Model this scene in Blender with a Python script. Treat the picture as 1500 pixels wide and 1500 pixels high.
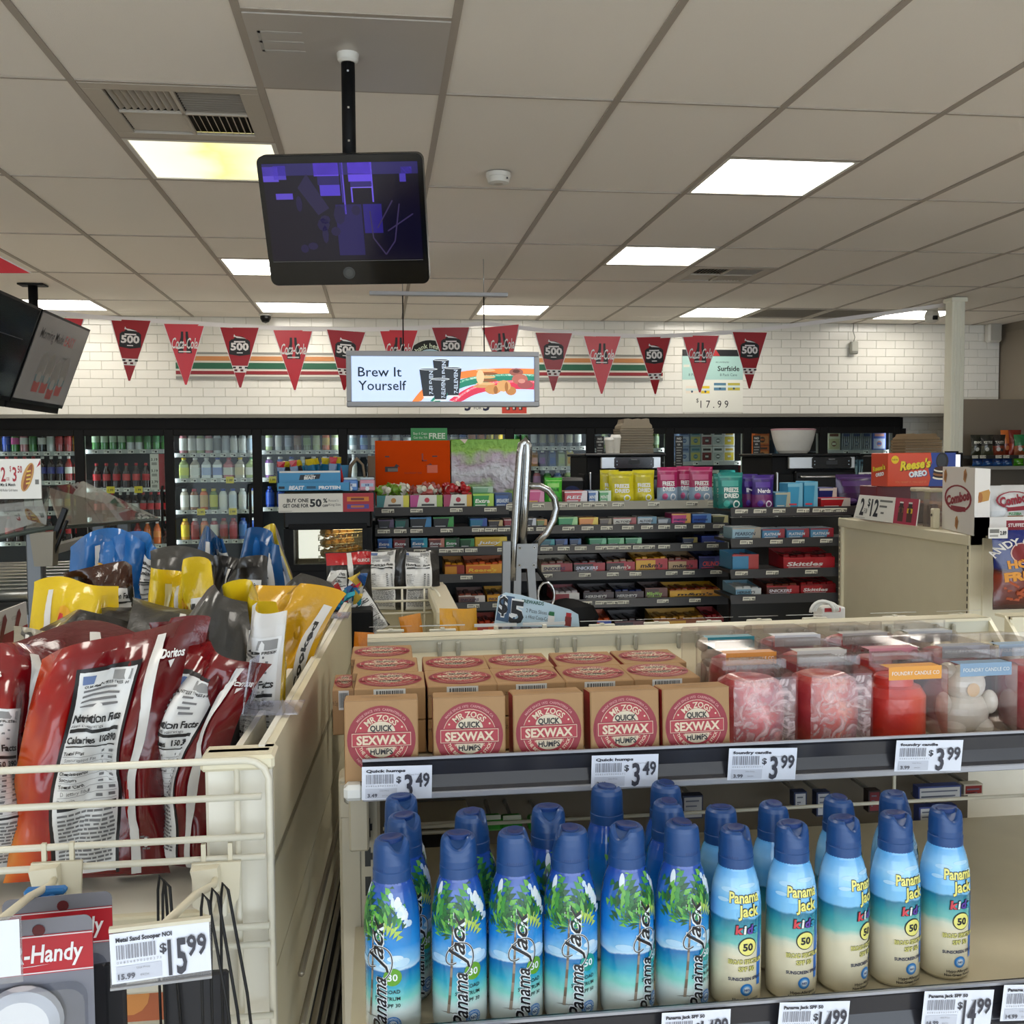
import bpy, bmesh, math, random
from mathutils import Vector, Matrix
from math import sin, cos, pi, radians as R, sqrt, atan2
S = bpy.context.scene
for o in list(bpy.data.objects): bpy.data.objects.remove(o)
# ---------------------------------------------------------------- camera, world, exposure
FPX, YAW, PIT, ROL = 1507.0, .1291, -.0543, -.00655
_F = Vector((cos(PIT)*sin(YAW), cos(PIT)*cos(YAW), sin(PIT)))
_R0 = Vector((cos(YAW), -sin(YAW), 0)); _U0 = Vector((-sin(PIT)*sin(YAW), -sin(PIT)*cos(YAW), cos(PIT)))
_R = cos(ROL)*_R0 + sin(ROL)*_U0; _U = cos(ROL)*_U0 - sin(ROL)*_R0
EYE = Vector((0, 0, 1.5))
cam = bpy.data.cameras.new('camera'); cam.sensor_width = 36; cam.lens = 36*FPX/1500; cam.clip_start = .05
co = bpy.data.objects.new('camera', cam); S.collection.objects.link(co)
m3 = Matrix((_R, _U, -_F)).transposed(); co.matrix_world = Matrix.Translation(EYE) @ m3.to_4x4(); S.camera = co
def W(x, y, Y):
    r = _F + _R*(x-750)/FPX - _U*(y-750)/FPX
    return EYE + r*(Y/r.y)
S.view_settings.view_transform = 'Standard'; S.view_settings.look = 'None'
S.view_settings.gamma = 1; S.view_settings.use_curve_mapping = False
S.view_settings.exposure = EXPOSURE = 0.0
w = bpy.data.worlds.new('daylight'); S.world = w; w.use_nodes = True
w.node_tree.nodes['Background'].inputs[0].default_value = (.80, .90, 1.0, 1)
w.node_tree.nodes['Background'].inputs[1].default_value = 3.4
LAMP = 11.5        # radiance of the ceiling panels
COOL = 14.0        # radiance of the cooler light strips
# ---------------------------------------------------------------- materials
def hx(h):
    h = h.lstrip('#'); c = [int(h[i:i+2], 16)/255 for i in (0, 2, 4)]
    return tuple((x/12.92 if x <= .04045 else ((x+.055)/1.055)**2.4) for x in c) + (1,)
MATS = {}
def mat(name, col, rough=.5, metal=0, bump=0, scale=60, vary=0, emit=0, spec=.5, coat=0, alpha=1, sss=0):
    if name in MATS: return MATS[name]
    m = bpy.data.materials.new(name); m.use_nodes = True; n = m.node_tree.nodes; l = m.node_tree.links
    b = n['Principled BSDF']; c = hx(col)
    b.inputs['Base Color'].default_value = c; b.inputs['Roughness'].default_value = rough
    b.inputs['Metallic'].default_value = metal; b.inputs['Specular IOR Level'].default_value = spec
    if coat: b.inputs['Coat Weight'].default_value = coat; b.inputs['Coat Roughness'].default_value = .08
    if sss: b.inputs['Subsurface Weight'].default_value = sss; b.inputs['Subsurface Radius'].default_value = (.01, .005, .004)
    if alpha < 1: b.inputs['Alpha'].default_value = alpha
    if emit:
        b.inputs['Emission Color'].default_value = c; b.inputs['Emission Strength'].default_value = emit
    if bump or vary:
        tc = n.new('ShaderNodeTexCoord'); nz = n.new('ShaderNodeTexNoise')
        nz.inputs['Scale'].default_value = scale; nz.inputs['Detail'].default_value = 4
        l.new(tc.outputs['Object'], nz.inputs['Vector'])
        if bump:
            bp = n.new('ShaderNodeBump'); bp.inputs['Strength'].default_value = bump; bp.inputs['Distance'].default_value = .01
            l.new(nz.outputs['Fac'], bp.inputs['Height']); l.new(bp.outputs[0], b.inputs['Normal'])
        if vary:
            mx = n.new('ShaderNodeMix'); mx.data_type = 'RGBA'
            mx.inputs[6].default_value = tuple(v*(1-vary) for v in c[:3])+(1,)
            mx.inputs[7].default_value = tuple(min(1, v*(1+vary)) for v in c[:3])+(1,)
            l.new(nz.outputs['Fac'], mx.inputs[0]); l.new(mx.outputs[2], b.inputs['Base Color'])
    MATS[name] = m; return m
def P(h, rough=.5): return mat('print_'+h.lstrip('#')+('' if rough == .5 else '_%d' % int(rough*100)), h, rough)
def Em(h, s=1.0): return mat('lit_%s_%d' % (h.lstrip('#'), int(s*100)), h, .4, emit=s)
def glassmat(name, tint='#ffffff', gloss=.09, haze=0, rough=.02):
    """thin sheet: mostly transparent, with a Fresnel-weighted mirror coat"""
    if name in MATS: return MATS[name]
    m = bpy.data.materials.new(name); m.use_nodes = True; n = m.node_tree.nodes; l = m.node_tree.links; n.clear()
    out = n.new('ShaderNodeOutputMaterial'); t = n.new('ShaderNodeBsdfTransparent'); g = n.new('ShaderNodeBsdfGlossy')
    t.inputs[0].default_value = hx(tint); g.inputs['Roughness'].default_value = rough
    lw = n.new('ShaderNodeLayerWeight'); lw.inputs[0].default_value = .35
    ma = n.new('ShaderNodeMath'); ma.operation = 'MULTIPLY_ADD'; ma.inputs[1].default_value = .30; ma.inputs[2].default_value = gloss; ma.use_clamp = True
    l.new(lw.outputs['Fresnel'], ma.inputs[0])
    mx = n.new('ShaderNodeMixShader'); l.new(ma.outputs[0], mx.inputs[0]); l.new(t.outputs[0], mx.inputs[1]); l.new(g.outputs[0], mx.inputs[2])
    last = mx
    if haze:
        d = n.new('ShaderNodeBsdfDiffuse'); m2 = n.new('ShaderNodeMixShader'); m2.inputs[0].default_value = haze
        l.new(mx.outputs[0], m2.inputs[1]); l.new(d.outputs[0], m2.inputs[2]); last = m2
    l.new(last.outputs[0], out.inputs[0]); MATS[name] = m; return m
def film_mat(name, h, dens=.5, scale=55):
    """crumpled cellophane: clear, with pale streaks painted as highlights"""
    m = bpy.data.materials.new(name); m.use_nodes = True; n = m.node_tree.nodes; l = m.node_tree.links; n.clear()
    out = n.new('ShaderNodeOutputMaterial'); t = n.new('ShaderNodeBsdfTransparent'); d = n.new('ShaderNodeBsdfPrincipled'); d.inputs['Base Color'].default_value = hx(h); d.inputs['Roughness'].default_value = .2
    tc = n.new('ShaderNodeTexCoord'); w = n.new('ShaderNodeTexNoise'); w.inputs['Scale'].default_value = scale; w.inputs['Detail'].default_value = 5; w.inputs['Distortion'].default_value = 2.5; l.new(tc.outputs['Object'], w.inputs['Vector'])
    r = n.new('ShaderNodeValToRGB'); r.color_ramp.elements[0].position = .42; r.color_ramp.elements[0].color = (.12, .12, .12, 1); r.color_ramp.elements[1].position = .66; r.color_ramp.elements[1].color = (dens, dens, dens, 1); l.new(w.outputs['Fac'], r.inputs[0])  # noise streaks put the film's highlights into its colour
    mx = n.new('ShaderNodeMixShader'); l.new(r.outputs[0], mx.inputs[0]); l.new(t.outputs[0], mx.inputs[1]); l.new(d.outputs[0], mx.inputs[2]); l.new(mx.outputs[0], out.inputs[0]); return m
def ramp_mat(name, stops, axis=2, lo=0, hi=1, rough=.3, noise=0, nscale=20, coat=0, metal=0, bump=0, bscale=30):
    """colour ramp along one object axis (printed artwork), optionally broken up by noise"""
    if name in MATS: return MATS[name]
    m = bpy.data.materials.new(name); m.use_nodes = True; n = m.node_tree.nodes; l = m.node_tree.links
    b = n['Principled BSDF']; b.inputs['Roughness'].default_value = rough; b.inputs['Metallic'].default_value = metal
    if coat: b.inputs['Coat Weight'].default_value = coat; b.inputs['Coat Roughness'].default_value = .06
    tc = n.new('ShaderNodeTexCoord'); sp = n.new('ShaderNodeSeparateXYZ'); l.new(tc.outputs['Object'], sp.inputs[0])
    mr = n.new('ShaderNodeMapRange'); mr.inputs[1].default_value = lo; mr.inputs[2].default_value = hi
    l.new(sp.outputs[axis], mr.inputs[0]); src = mr.outputs[0]
    if noise:
        nz = n.new('ShaderNodeTexNoise'); nz.inputs['Scale'].default_value = nscale; nz.inputs['Detail'].default_value = 3
        l.new(tc.outputs['Object'], nz.inputs['Vector'])
        ma = n.new('ShaderNodeMath'); ma.operation = 'MULTIPLY_ADD'; ma.inputs[1].default_value = noise*2; ma.inputs[2].default_value = -noise
        l.new(nz.outputs['Fac'], ma.inputs[0]); ad = n.new('ShaderNodeMath'); l.new(ma.outputs[0], ad.inputs[0]); l.new(src, ad.inputs[1]); src = ad.outputs[0]
    cr = n.new('ShaderNodeValToRGB'); e = cr.color_ramp.elements
    e[0].position = stops[0][0]; e[0].color = hx(stops[0][1]); e[-1].position = stops[-1][0]; e[-1].color = hx(stops[-1][1])
    for p, h in stops[1:-1]: e.new(p).color = hx(h)
    l.new(src, cr.inputs[0]); l.new(cr.outputs[0], b.inputs['Base Color'])
    if bump:
        nb = n.new('ShaderNodeTexNoise'); nb.inputs['Scale'].default_value = bscale; l.new(tc.outputs['Object'], nb.inputs['Vector'])
        bp = n.new('ShaderNodeBump'); bp.inputs['Strength'].default_value = bump; bp.inputs['Distance'].default_value = .01
        l.new(nb.outputs['Fac'], bp.inputs['Height']); l.new(bp.outputs[0], b.inputs['Normal'])
    MATS[name] = m; return m
# ---------------------------------------------------------------- text outlines as flat meshes
_TX = {}
def textgeo(s, bold=0, shear=0, res=2):
    k = (s, bold, shear, res)
    if k in _TX: return _TX[k]
    c = bpy.data.curves.new('t', 'FONT'); c.body = s; c.size = 1; c.resolution_u = res; c.offset = bold; c.shear = shear
    o = bpy.data.objects.new('t', c); me = o.to_mesh()
    v = [(p.co.x, p.co.y) for p in me.vertices]; f = [tuple(p.vertices) for p in me.polygons]
    o.to_mesh_clear(); bpy.data.objects.remove(o); bpy.data.curves.remove(c)
    if v:
        x0 = min(p[0] for p in v); x1 = max(p[0] for p in v)
    else: x0 = x1 = 0
    _TX[k] = (v, f, x0, x1); return _TX[k]
def plane(o, ux, uy):
    o, ux, uy = Vector(o), Vector(ux).normalized(), Vector(uy).normalized(); n = ux.cross(uy)
    return lambda x, y, h=0: o + ux*x + uy*y + n*h
FRONT = lambda x=0, y=0, z=0: plane((x, y, z), (1, 0, 0), (0, 0, 1))       # faces -Y
TOPF = lambda x=0, y=0, z=0: plane((x, y, z), (1, 0, 0), (0, 1, 0))        # faces +Z
# ---------------------------------------------------------------- mesh builder
class MB:
    def __init__(s, T=None): s.v = []; s.f = []; s.m = []; s.s = []; s.mats = []; s.T = T
    def mi(s, m):
        if m not in s.mats: s.mats.append(m)
        return s.mats.index(m)
    def add(s, vs, fs, m, smooth=False):
        b = len(s.v); i = s.mi(m)
        s.v += [tuple(s.T @ Vector(p)) if s.T else tuple(p) for p in vs]
        for f in fs: s.f.append(tuple(b+k for k in f)); s.m.append(i); s.s.append(smooth)
    def convex(s, vs, fs, m, smooth=False):
        c = sum((Vector(p) for p in vs), Vector())/len(vs); out = []
        for f in fs:
            a = [Vector(vs[k]) for k in f]; nn = (a[1]-a[0]).cross(a[2]-a[0])
            out.append(f if nn.dot(a[0]-c) >= 0 else tuple(reversed(f)))
        s.add(vs, out, m, smooth)
    def box(s, x0, x1, y0, y1, z0, z1, m, b=0):
        if b <= 0:
            v = [(x, y, z) for z in (z0, z1) for y in (y0, y1) for x in (x0, x1)]
            s.convex(v, [(0, 1, 3, 2), (4, 5, 7, 6), (0, 1, 5, 4), (2, 3, 7, 6), (0, 2, 6, 4), (1, 3, 7, 5)], m); return
        b = min(b, (x1-x0)*.49, (y1-y0)*.49, (z1-z0)*.49); v = []; ix = {}
        for i, x in enumerate((x0, x1)):
            for j, y in enumerate((y0, y1)):
                for k, z in enumerate((z0, z1)):
                    sx, sy, sz = (1, -1)[i]*b, (1, -1)[j]*b, (1, -1)[k]*b
                    ix[i, j, k] = len(v); v += [(x, y+sy, z+sz), (x+sx, y, z+sz), (x+sx, y+sy, z)]
        f = []
        for a in range(3):
            for e in (0, 1):
                q = []
                for (p, r) in ((0, 0), (0, 1), (1, 1), (1, 0)):
                    t = [p, r]; t.insert(a, e); q.append(ix[tuple(t)]+a)
                f.append(tuple(q))
        for a in range(3):
            for p in (0, 1):
                for r in (0, 1):
                    t0 = [p, r]; t0.insert(a, 0); t1 = [p, r]; t1.insert(a, 1); o = [q for q in range(3) if q != a]
                    f.append((ix[tuple(t0)]+o[0], ix[tuple(t0)]+o[1], ix[tuple(t1)]+o[1], ix[tuple(t1)]+o[0]))
        for c in ix.values(): f.append((c, c+1, c+2))
        s.convex(v, f, m)
    def hexa(s, p, m):
        """eight corners: bottom four then top four, in ring order"""
        s.convex(p, [(0, 1, 2, 3), (4, 5, 6, 7), (0, 1, 5, 4), (1, 2, 6, 5), (2, 3, 7, 6), (3, 0, 4, 7)], m)
    def tube(s, path, r, m, n=8, closed=False, cap=True):
        path = [Vector(p) for p in path]; L = len(path); rings = []
        for i, p in enumerate(path):
            a = path[(i-1) % L] if (i or closed) else p; c = path[(i+1) % L] if (i < L-1 or closed) else p
            t = (c-a).normalized()
            if i == 0: u = t.orthogonal().normalized()
            else: u = (u - t*u.dot(t)).normalized()
            w_ = t.cross(u); rr = r[i] if isinstance(r, (list, tuple)) else r
            rings.append([p + u*rr*cos(2*pi*k/n) + w_*rr*sin(2*pi*k/n) for k in range(n)])
        v = [q for g in rings for q in g]; f = []
        for i in range(L if closed else L-1):
            j = (i+1) % L
            for k in range(n): f.append((i*n+k, i*n+(k+1) % n, j*n+(k+1) % n, j*n+k))
        if cap and not closed: f.append(tuple(range(n))[::-1]); f.append(tuple((L-1)*n+k for k in range(n)))
        s.add(v, f, m, True)
    def lathe(s, prof, m, n=16, c=(0, 0, 0), sx=1, sy=1, dfm=None, smooth=True):
        """m: one material or one per profile segment"""
        v = []
        for (r, z) in prof:
            for k in range(n):
                a = 2*pi*k/n; p = (c[0]+r*sx*cos(a), c[1]+r*sy*sin(a), c[2]+z)
                v.append(dfm(p) if dfm else p)
        L = len(prof)
        for i in range(L-1):
            f = [(i*n+k, i*n+(k+1) % n, (i+1)*n+(k+1) % n, (i+1)*n+k) for k in range(n)]
            s._lf(v, f, m[i] if isinstance(m, list) else m, smooth)
        s._lf(v, [tuple(range(n))[::-1]], m[0] if isinstance(m, list) else m, False)
        s._lf(v, [tuple((L-1)*n+k for k in range(n))], m[-1] if isinstance(m, list) else m, smooth)
    def ball(s, c, rx, ry, rz, m, n=18):
        s.lathe([(max(.0001, rx*sin(pi*i/(n//2))), -rz*cos(pi*i/(n//2))) for i in range(n//2+1)], m, n, c, 1, ry/rx)
    def _lf(s, v, f, m, smooth):
        used = sorted({k for q in f for k in q}); mp = {k: i for i, k in enumerate(used)}
        s.add([v[k] for k in used], [tuple(mp[k] for k in q) for q in f], m, smooth)
    def prism(s, pts, fn, h0, h1, m):
        """polygon (counter-clockwise) in fn's plane, from height h0 to h1"""
        n = len(pts); v = [fn(x, y, h0) for x, y in pts] + [fn(x, y, h1) for x, y in pts]
        s.add(v, [tuple(range(n))[::-1], tuple(range(n, 2*n))] + [(i, (i+1) % n, n+(i+1) % n, n+i) for i in range(n)], m)
    def poly(s, fn, pts, m, h=.0004): s.add([fn(x, y, h) for x, y in pts], [tuple(range(len(pts)))], m)
    def rect(s, fn, x0, x1, y0, y1, m, h=.0004, nx=1, ny=1):
        v = [fn(x0+(x1-x0)*i/nx, y0+(y1-y0)*j/ny, h) for j in range(ny+1) for i in range(nx+1)]
        s.add(v, [(j*(nx+1)+i, j*(nx+1)+i+1, (j+1)*(nx+1)+i+1, (j+1)*(nx+1)+i) for j in range(ny) for i in range(nx)], m, nx+ny > 2)
    def disc(s, fn, x, y, r, m, h=.0004, n=24, r0=0, ry=None, a0=0, a1=2*pi):
        ry = ry or r; full = abs(a1-a0-2*pi) < 1e-6; k = n if full else n+1
        A = [a0+(a1-a0)*i/n for i in range(k)]
        if r0 <= 0:
            rim = [fn(x+r*cos(a), y+ry*sin(a), h) for a in A]; c0 = fn(x, y, h)
            if full and (sum(rim, Vector())/k-c0).length > 2e-5:      # curved ground: follow it with rings
                v = [c0]; q = 4
                for j in range(1, q+1): v += [fn(x+r*j/q*cos(a), y+ry*j/q*sin(a), h) for a in A]
                s.add(v, [(0, 1+i, 1+(i+1) % k) for i in range(k)]+[(1+j*k+i, 1+j*k+k+i, 1+j*k+k+(i+1) % k, 1+j*k+(i+1) % k) for j in range(q-1) for i in range(k)], m, True)
            else: s.add(rim, [tuple(range(k))], m)
        else:
            q = r0/r; v = [fn(x+r*cos(a), y+ry*sin(a), h) for a in A] + [fn(x+r*q*cos(a), y+ry*q*sin(a), h) for a in A]
            s.add(v, [(i, (i+1) % k, k+(i+1) % k, k+i) for i in range(n)], m)
    def text(s, fn, t, x, y, size, m, align='c', bold=0, shear=0, h=.0006, width=None, rot=0, res=2, sx=1):
        v, f, x0, x1 = textgeo(t, bold, shear, res)
        if not v: return
        k = size; kx = size*sx
        if width: kx = width/max(1e-6, x1-x0)
        ox = {'c': -(x0+x1)/2, 'l': -x0, 'r': -x1}[align]; ca, sa = cos(rot), sin(rot)
        P_ = []
        for (a, b) in v:
            a = (a+ox)*kx; b = (b-.35)*k; P_.append(fn(x+a*ca-b*sa, y+a*sa+b*ca, h))
        s.add(P_, f, m)
    def arctext(s, fn, t, cx, cy, r, size, m, mid=pi/2, bold=0, flip=False, h=.0006, sx=1):
        v, f, x0, x1 = textgeo(t, bold, 0, 2)
        xm = (x0+x1)/2; P_ = []
        for (a, b) in v:
            a = (a-xm)*size*sx; b = (b-.35)*size
            if flip: th = mid + a/r; rr = r-b
            else: th = mid - a/r; rr = r+b
            P_.append(fn(cx+rr*cos(th), cy+rr*sin(th), h))
        s.add(P_, f, m)
    def sheet(s, fn, nu, nv, m, flip=False):
        v = [fn(i/nu, j/nv) for j in range(nv+1) for i in range(nu+1)]; f = []
        for j in range(nv):
            for i in range(nu):
                q = (j*(nu+1)+i, j*(nu+1)+i+1, (j+1)*(nu+1)+i+1, (j+1)*(nu+1)+i); f.append(q[::-1] if flip else q)
        s.add(v, f, m, True)
    def mesh(s, name):
        me = bpy.data.meshes.new(name); me.from_pydata(s.v, [], s.f)
        for q in s.mats: me.materials.append(q)
        me.polygons.foreach_set('material_index', s.m); me.polygons.foreach_set('use_smooth', s.s); me.update(); return me
# ---------------------------------------------------------------- objects
COL = S.collection
def link(o, parent=None, loc=None, rot=None):
    COL.objects.link(o)
    if parent: o.parent = parent
    if loc is not None: o.location = loc
    if rot is not None: o.rotation_euler = rot if hasattr(rot, '__len__') else (0, 0, rot)
    return o
def ob(name, mb, parent=None, loc=None, rot=None, label=None, kind=None):
    me = mb.mesh(name) if isinstance(mb, MB) else mb
    o = link(bpy.data.objects.new(name, me), parent, loc, rot)
    if label: o['label'] = label
    if kind: o['kind'] = kind
    return o
def tag(o, label, cat, group=None):
    o['label'] = label; o['category'] = cat
    if group: o['group'] = group
    return o
def thing(name, label, cat, loc=(0, 0, 0), rot=0, group=None):
    return tag(link(bpy.data.objects.new(name, None), None, loc, rot), label, cat, group)
def struct(name, mb, parent=None, loc=None):
    o = ob(name, mb, parent, loc)
    if not parent: o['kind'] = 'structure'
    return o
def dup(r, loc, rot=None, label=None, group=None):
    def cp(o, par):
        c = o.copy(); COL.objects.link(c)
        if par: c.parent = par
        for ch in kids.get(o, ()): cp(ch, c)
        return c
    kids = {}
    for o in r.children_recursive: kids.setdefault(o.parent, []).append(o)
    n = cp(r, None); n.location = loc
    if rot is not None: n.rotation_euler = rot if hasattr(rot, '__len__') else (0, 0, rot)
    if label: n['label'] = label
    if group: n['group'] = group
    return n
NUM = ['first', 'second', 'third', 'fourth', 'fifth', 'sixth', 'seventh', 'eighth', 'ninth', 'tenth', 'eleventh', 'twelfth', 'thirteenth', 'fourteenth', 'fifteenth', 'sixteenth']
def nth(i, n, side='left'):
    other = 'right' if side == 'left' else 'left'
    if n == 1: return 'only'
    if i == 0: return side+'most'
    if i == n-1: return other+'most'
    return NUM[i]+' from '+side
# ================================================================ ROOM
CZ = 2.739; GX = -.983; GY = 3.604; BACK = 9.4; SOF = 1.885
XL, XR = -3.9, 6.03
m_tile = mat('ceiling_fibre', '#efe9e0', .95, bump=.25, scale=420, vary=.05)
m_bar = mat('ceiling_bar_paint', '#a89f94', .6)
m_white = mat('white_paint', '#d9d7cf', .5)
m_black = mat('black_plastic', '#0a0b0c', .35, spec=.25)
m_blk2 = mat('black_matte', '#0d0e10', .6, spec=.2)
m_steel = mat('brushed_steel', '#b9bcbd', .28, metal=1, bump=.03, scale=200)
m_chrome = mat('chrome', '#d8dadc', .12, metal=1)
m_cream = mat('cream_enamel', '#ddd5b9', .32, vary=.04, scale=12)
m_cream2 = mat('cream_enamel_worn', '#e6e2d4', .3, vary=.06, scale=25)
m_glaze = mat('white_glazed_tile', '#e8e6de', .16, vary=.03, scale=3)
m_grout = mat('grout', '#c6c3b8', .9)
m_floor = mat('floor_vinyl', '#d6cdbd', .4, vary=.08, scale=4)
m_brown = mat('brown_wall_panel', '#7b7163', .55, vary=.06, scale=2)
m_dark = mat('dark_shelf_grey', '#232424', .45)
m_lip = mat('charcoal_shelf_rail', '#36373a', .3)
m_card = mat('brown_card', '#a98c66', .8, vary=.05, scale=40)
m_pulp = mat('grey_brown_pulp', '#8b7c69', .9, bump=.2, scale=90)
m_screenoff = mat('dark_screen', '#17191c', .12)
c = MB(); c.box(XL, XR+.1, -3.6, 9.9, CZ+.06, CZ+.12, m_white); ceil_o = struct('ceiling', c)
c = MB(); c.box(XL, XR+.1, -3.6, 9.9, -.1, 0, m_floor); struct('floor', c)
LIGHTS = [(0, 1), (4, 1), (0, 5), (0, 8), (-3, 8), (3, 8), (4, 4), (6, 8), (9, 8), (0, -4), (4, -4), (-4, 1), (8, 0), (-4, -4), (8, -4), (-4, 5)]  # the last ones, out of view, are added for illumination
SPEC = set(LIGHTS) | {(0, 0), (1, -1), (5, 5), (7, 8), (8, 8)}
def cell(k, jh): return GX+.61*k, GY+.61*jh
tl = {}
for L in (1.216, .606, .31):
    b = MB(); b.box(.002, .608, .002, L, 0, .016, m_tile, .003); tl[L] = b.mesh('ceiling_tile')
for k in range(-5, 12):
    if GX+.61*k > XR-.3: continue
    for j in range(-6, 5):
        hs = [2*j, 2*j+1]
        if j == 4:
            if (k, 8) not in SPEC: ob('ceiling_tile', tl[.606], ceil_o, (*cell(k, 8), CZ+.004))
            ob('ceiling_tile', tl[.31], ceil_o, (*cell(k, 9), CZ+.004)); continue
        if not any((k, h) in SPEC for h in hs): ob('ceiling_tile', tl[1.216], ceil_o, (*cell(k, 2*j), CZ+.004+random.Random(k*31+j).uniform(0, .003)))
        else:
            for h in hs:
                if (k, h) not in SPEC: ob('ceiling_tile', tl[.606], ceil_o, (*cell(k, h), CZ+.004))
bb = MB(); bb.box(-.012, .012, -3.6, BACK, 0, .02, m_bar); bm_ = bb.mesh('grid_bar')
for k in range(-5, 13):
    if GX+.61*k < XR: ob('grid_bar', bm_, ceil_o, (GX+.61*k, 0, CZ))
bb = MB(); bb.box(XL, XR, -.006, .006, .001, .02, m_bar); bm_ = bb.mesh('grid_bar')
for j in range(-5, 5): ob('grid_bar', bm_, ceil_o, (0, GY+1.22*j, CZ))
bb = MB(); bb.box(0, .61, -.010, .010, .0012, .02, m_bar); bm_ = bb.mesh('grid_bar')
for (k, h) in SPEC:
    for q in (h, h+1):
        if q % 2: ob('grid_bar', bm_, ceil_o, (*cell(k, q), CZ))
# ceiling lights
m_diff = mat('lit_diffuser', '#fff9ee', .5, emit=LAMP)
m_difw = ramp_mat('lit_diffuser_yellowed', [(0, '#fffbe8'), (.35, '#fff9d8'), (.55, '#fbf29a'), (.72, '#fdf6b8'), (1, '#fffbe8')], axis=0, lo=.03, hi=.58, noise=.25, nscale=4)
_n = m_difw.node_tree; _b = _n.nodes['Principled BSDF']; _c = [x for x in _n.nodes if x.type == 'VALTORGB'][0]
_n.links.new(_c.outputs[0], _b.inputs['Emission Color']); _b.inputs['Emission Strength'].default_value = 1.05
fr = MB()
for a in ((.012, .598, .012, .03), (.012, .598, .58, .598), (.012, .03, .03, .58), (.58, .598, .03, .58)): fr.box(a[0], a[1], a[2], a[3], .001, .03, m_white)
di = MB(); di.box(.03, .58, .03, .58, .006, .02, m_diff)
fr, di = fr.mesh('frame'), di.mesh('diffuser')
dy = MB(); dy.box(.03, .58, .03, .58, .006, .02, m_difw); dy = dy.mesh('diffuser')
WHERE = {(0, 1): 'square yellowed ceiling light beside the air vent, above left of the hanging monitor',
 (4, 1): 'largest square white ceiling light, right of the middle of the ceiling', (0, 5): 'square white ceiling light half hidden behind the hanging monitor',
 (0, 8): 'square ceiling light near the tiled wall, below left of the monitor', (-3, 8): 'square ceiling light above the row of menu screens',
 (3, 8): 'square ceiling light above the lit coffee sign', (4, 4): 'square ceiling light next to the small ceiling vent', (6, 8): 'square ceiling light above the beer price poster',
 (9, 8): 'square ceiling light beside the cream column'}
for i, (k, h) in enumerate(LIGHTS):
    t = thing('ceiling_light', WHERE.get((k, h), 'square ceiling light added out of view for illumination, %s of those' % NUM[max(0, i-9)]), 'light', (*cell(k, h), CZ), 0, 'square ceiling lights')
    ob('frame', fr, t); ob('diffuser', dy if (k, h) == (0, 1) else di, t)
# air vents
m_vent = mat('vent_paint', '#b9b1a4', .5); m_vdk = mat('vent_dark', '#3a3733', .8)
def vent(k, h, label, rich=True):
    t = thing('air_vent', label, 'vent', (*cell(k, h), CZ), 0)
    b = MB()
    if rich:
        for a in ((.012, .598, .012, .07), (.012, .598, .54, .598), (.012, .08, .07, .54), (.53, .598, .07, .54), (.298, .312, .07, .54), (.08, .53, .298, .312)):
            b.box(a[0], a[1], a[2], a[3], 0, .012, m_vent, .002)
    else:
        for a in ((.012, .598, .012, .03), (.012, .598, .58, .598), (.012, .03, .03, .58), (.58, .598, .03, .58)): b.box(a[0], a[1], a[2], a[3], 0, .012, m_vent)
    ob('frame', b, t); b = MB(); b.box(.02, .59, .02, .59, .028, .034, m_vdk); ob('backing', b, t)
    def slat(p, ax, tilt):
        s = MB(); dx = .012*sin(tilt); dz = .012*cos(tilt)
        (x, y, L) = p; e = .0012
        if ax: pts = [(x-dx-e, y, .014-dz), (x-dx+e, y, .014-dz), (x+dx+e, y, .014+dz), (x+dx-e, y, .014+dz)]; q = [(a, y+L, c_) for a, _, c_ in pts]
        else: pts = [(x, y-dx-e, .014-dz), (x, y-dx+e, .014-dz), (x, y+dx+e, .014+dz), (x, y+dx-e, .014+dz)]; q = [(x+L, b_, c_) for _, b_, c_ in pts]
        s.hexa(pts+q, m_vent); ob('slat', s, t)
    if rich:
        for i in range(9):
            d = .012+i*.0235
            slat((.085+d, .075, .22), 1, .9); slat((.315+d, .315, .22), 1, -.5)
            slat((.318, .083+d, .21), 0, .6); slat((.083, .323+d, .21), 0, -1.2)
    else:
        for i in range(22): slat((.03, .045+i*.024, .55), 0, .9)
vent(0, 0, 'grey four-way ceiling air vent next to the yellowed light'); vent(5, 5, 'small four-way ceiling air vent at the right, past the bright light')
vent(7, 8, 'dark louvred return air grille over the wall, left one of two', False); vent(8, 8, 'dark louvred return air grille over the wall, right one of two', False)
# metal plate in the ceiling
b = MB(); x, y = cell(1, -1); b.box(x+.012, x+.598, y+.012, y+.598, CZ-.002, CZ+.006, mat('plate_grey_gloss', '#b5afa7', .32, bump=.05, scale=8), .001)
o = ob('ceiling_plate', b); tag(o, 'shiny grey metal plate in the ceiling around the monitor pole', 'panel')
b = MB()
for i in range(3): b.box(x+.04+.002, x+.17, y+.13+.07*i, y+.145+.07*i, CZ-.0026, CZ-.0018, P('#b8b5b0'))
b.box(x+.04, x+.05, y+.13, y+.285, CZ-.0026, CZ-.0018, P('#a5a29d')); ob('tape_mark', b, o)
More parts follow.
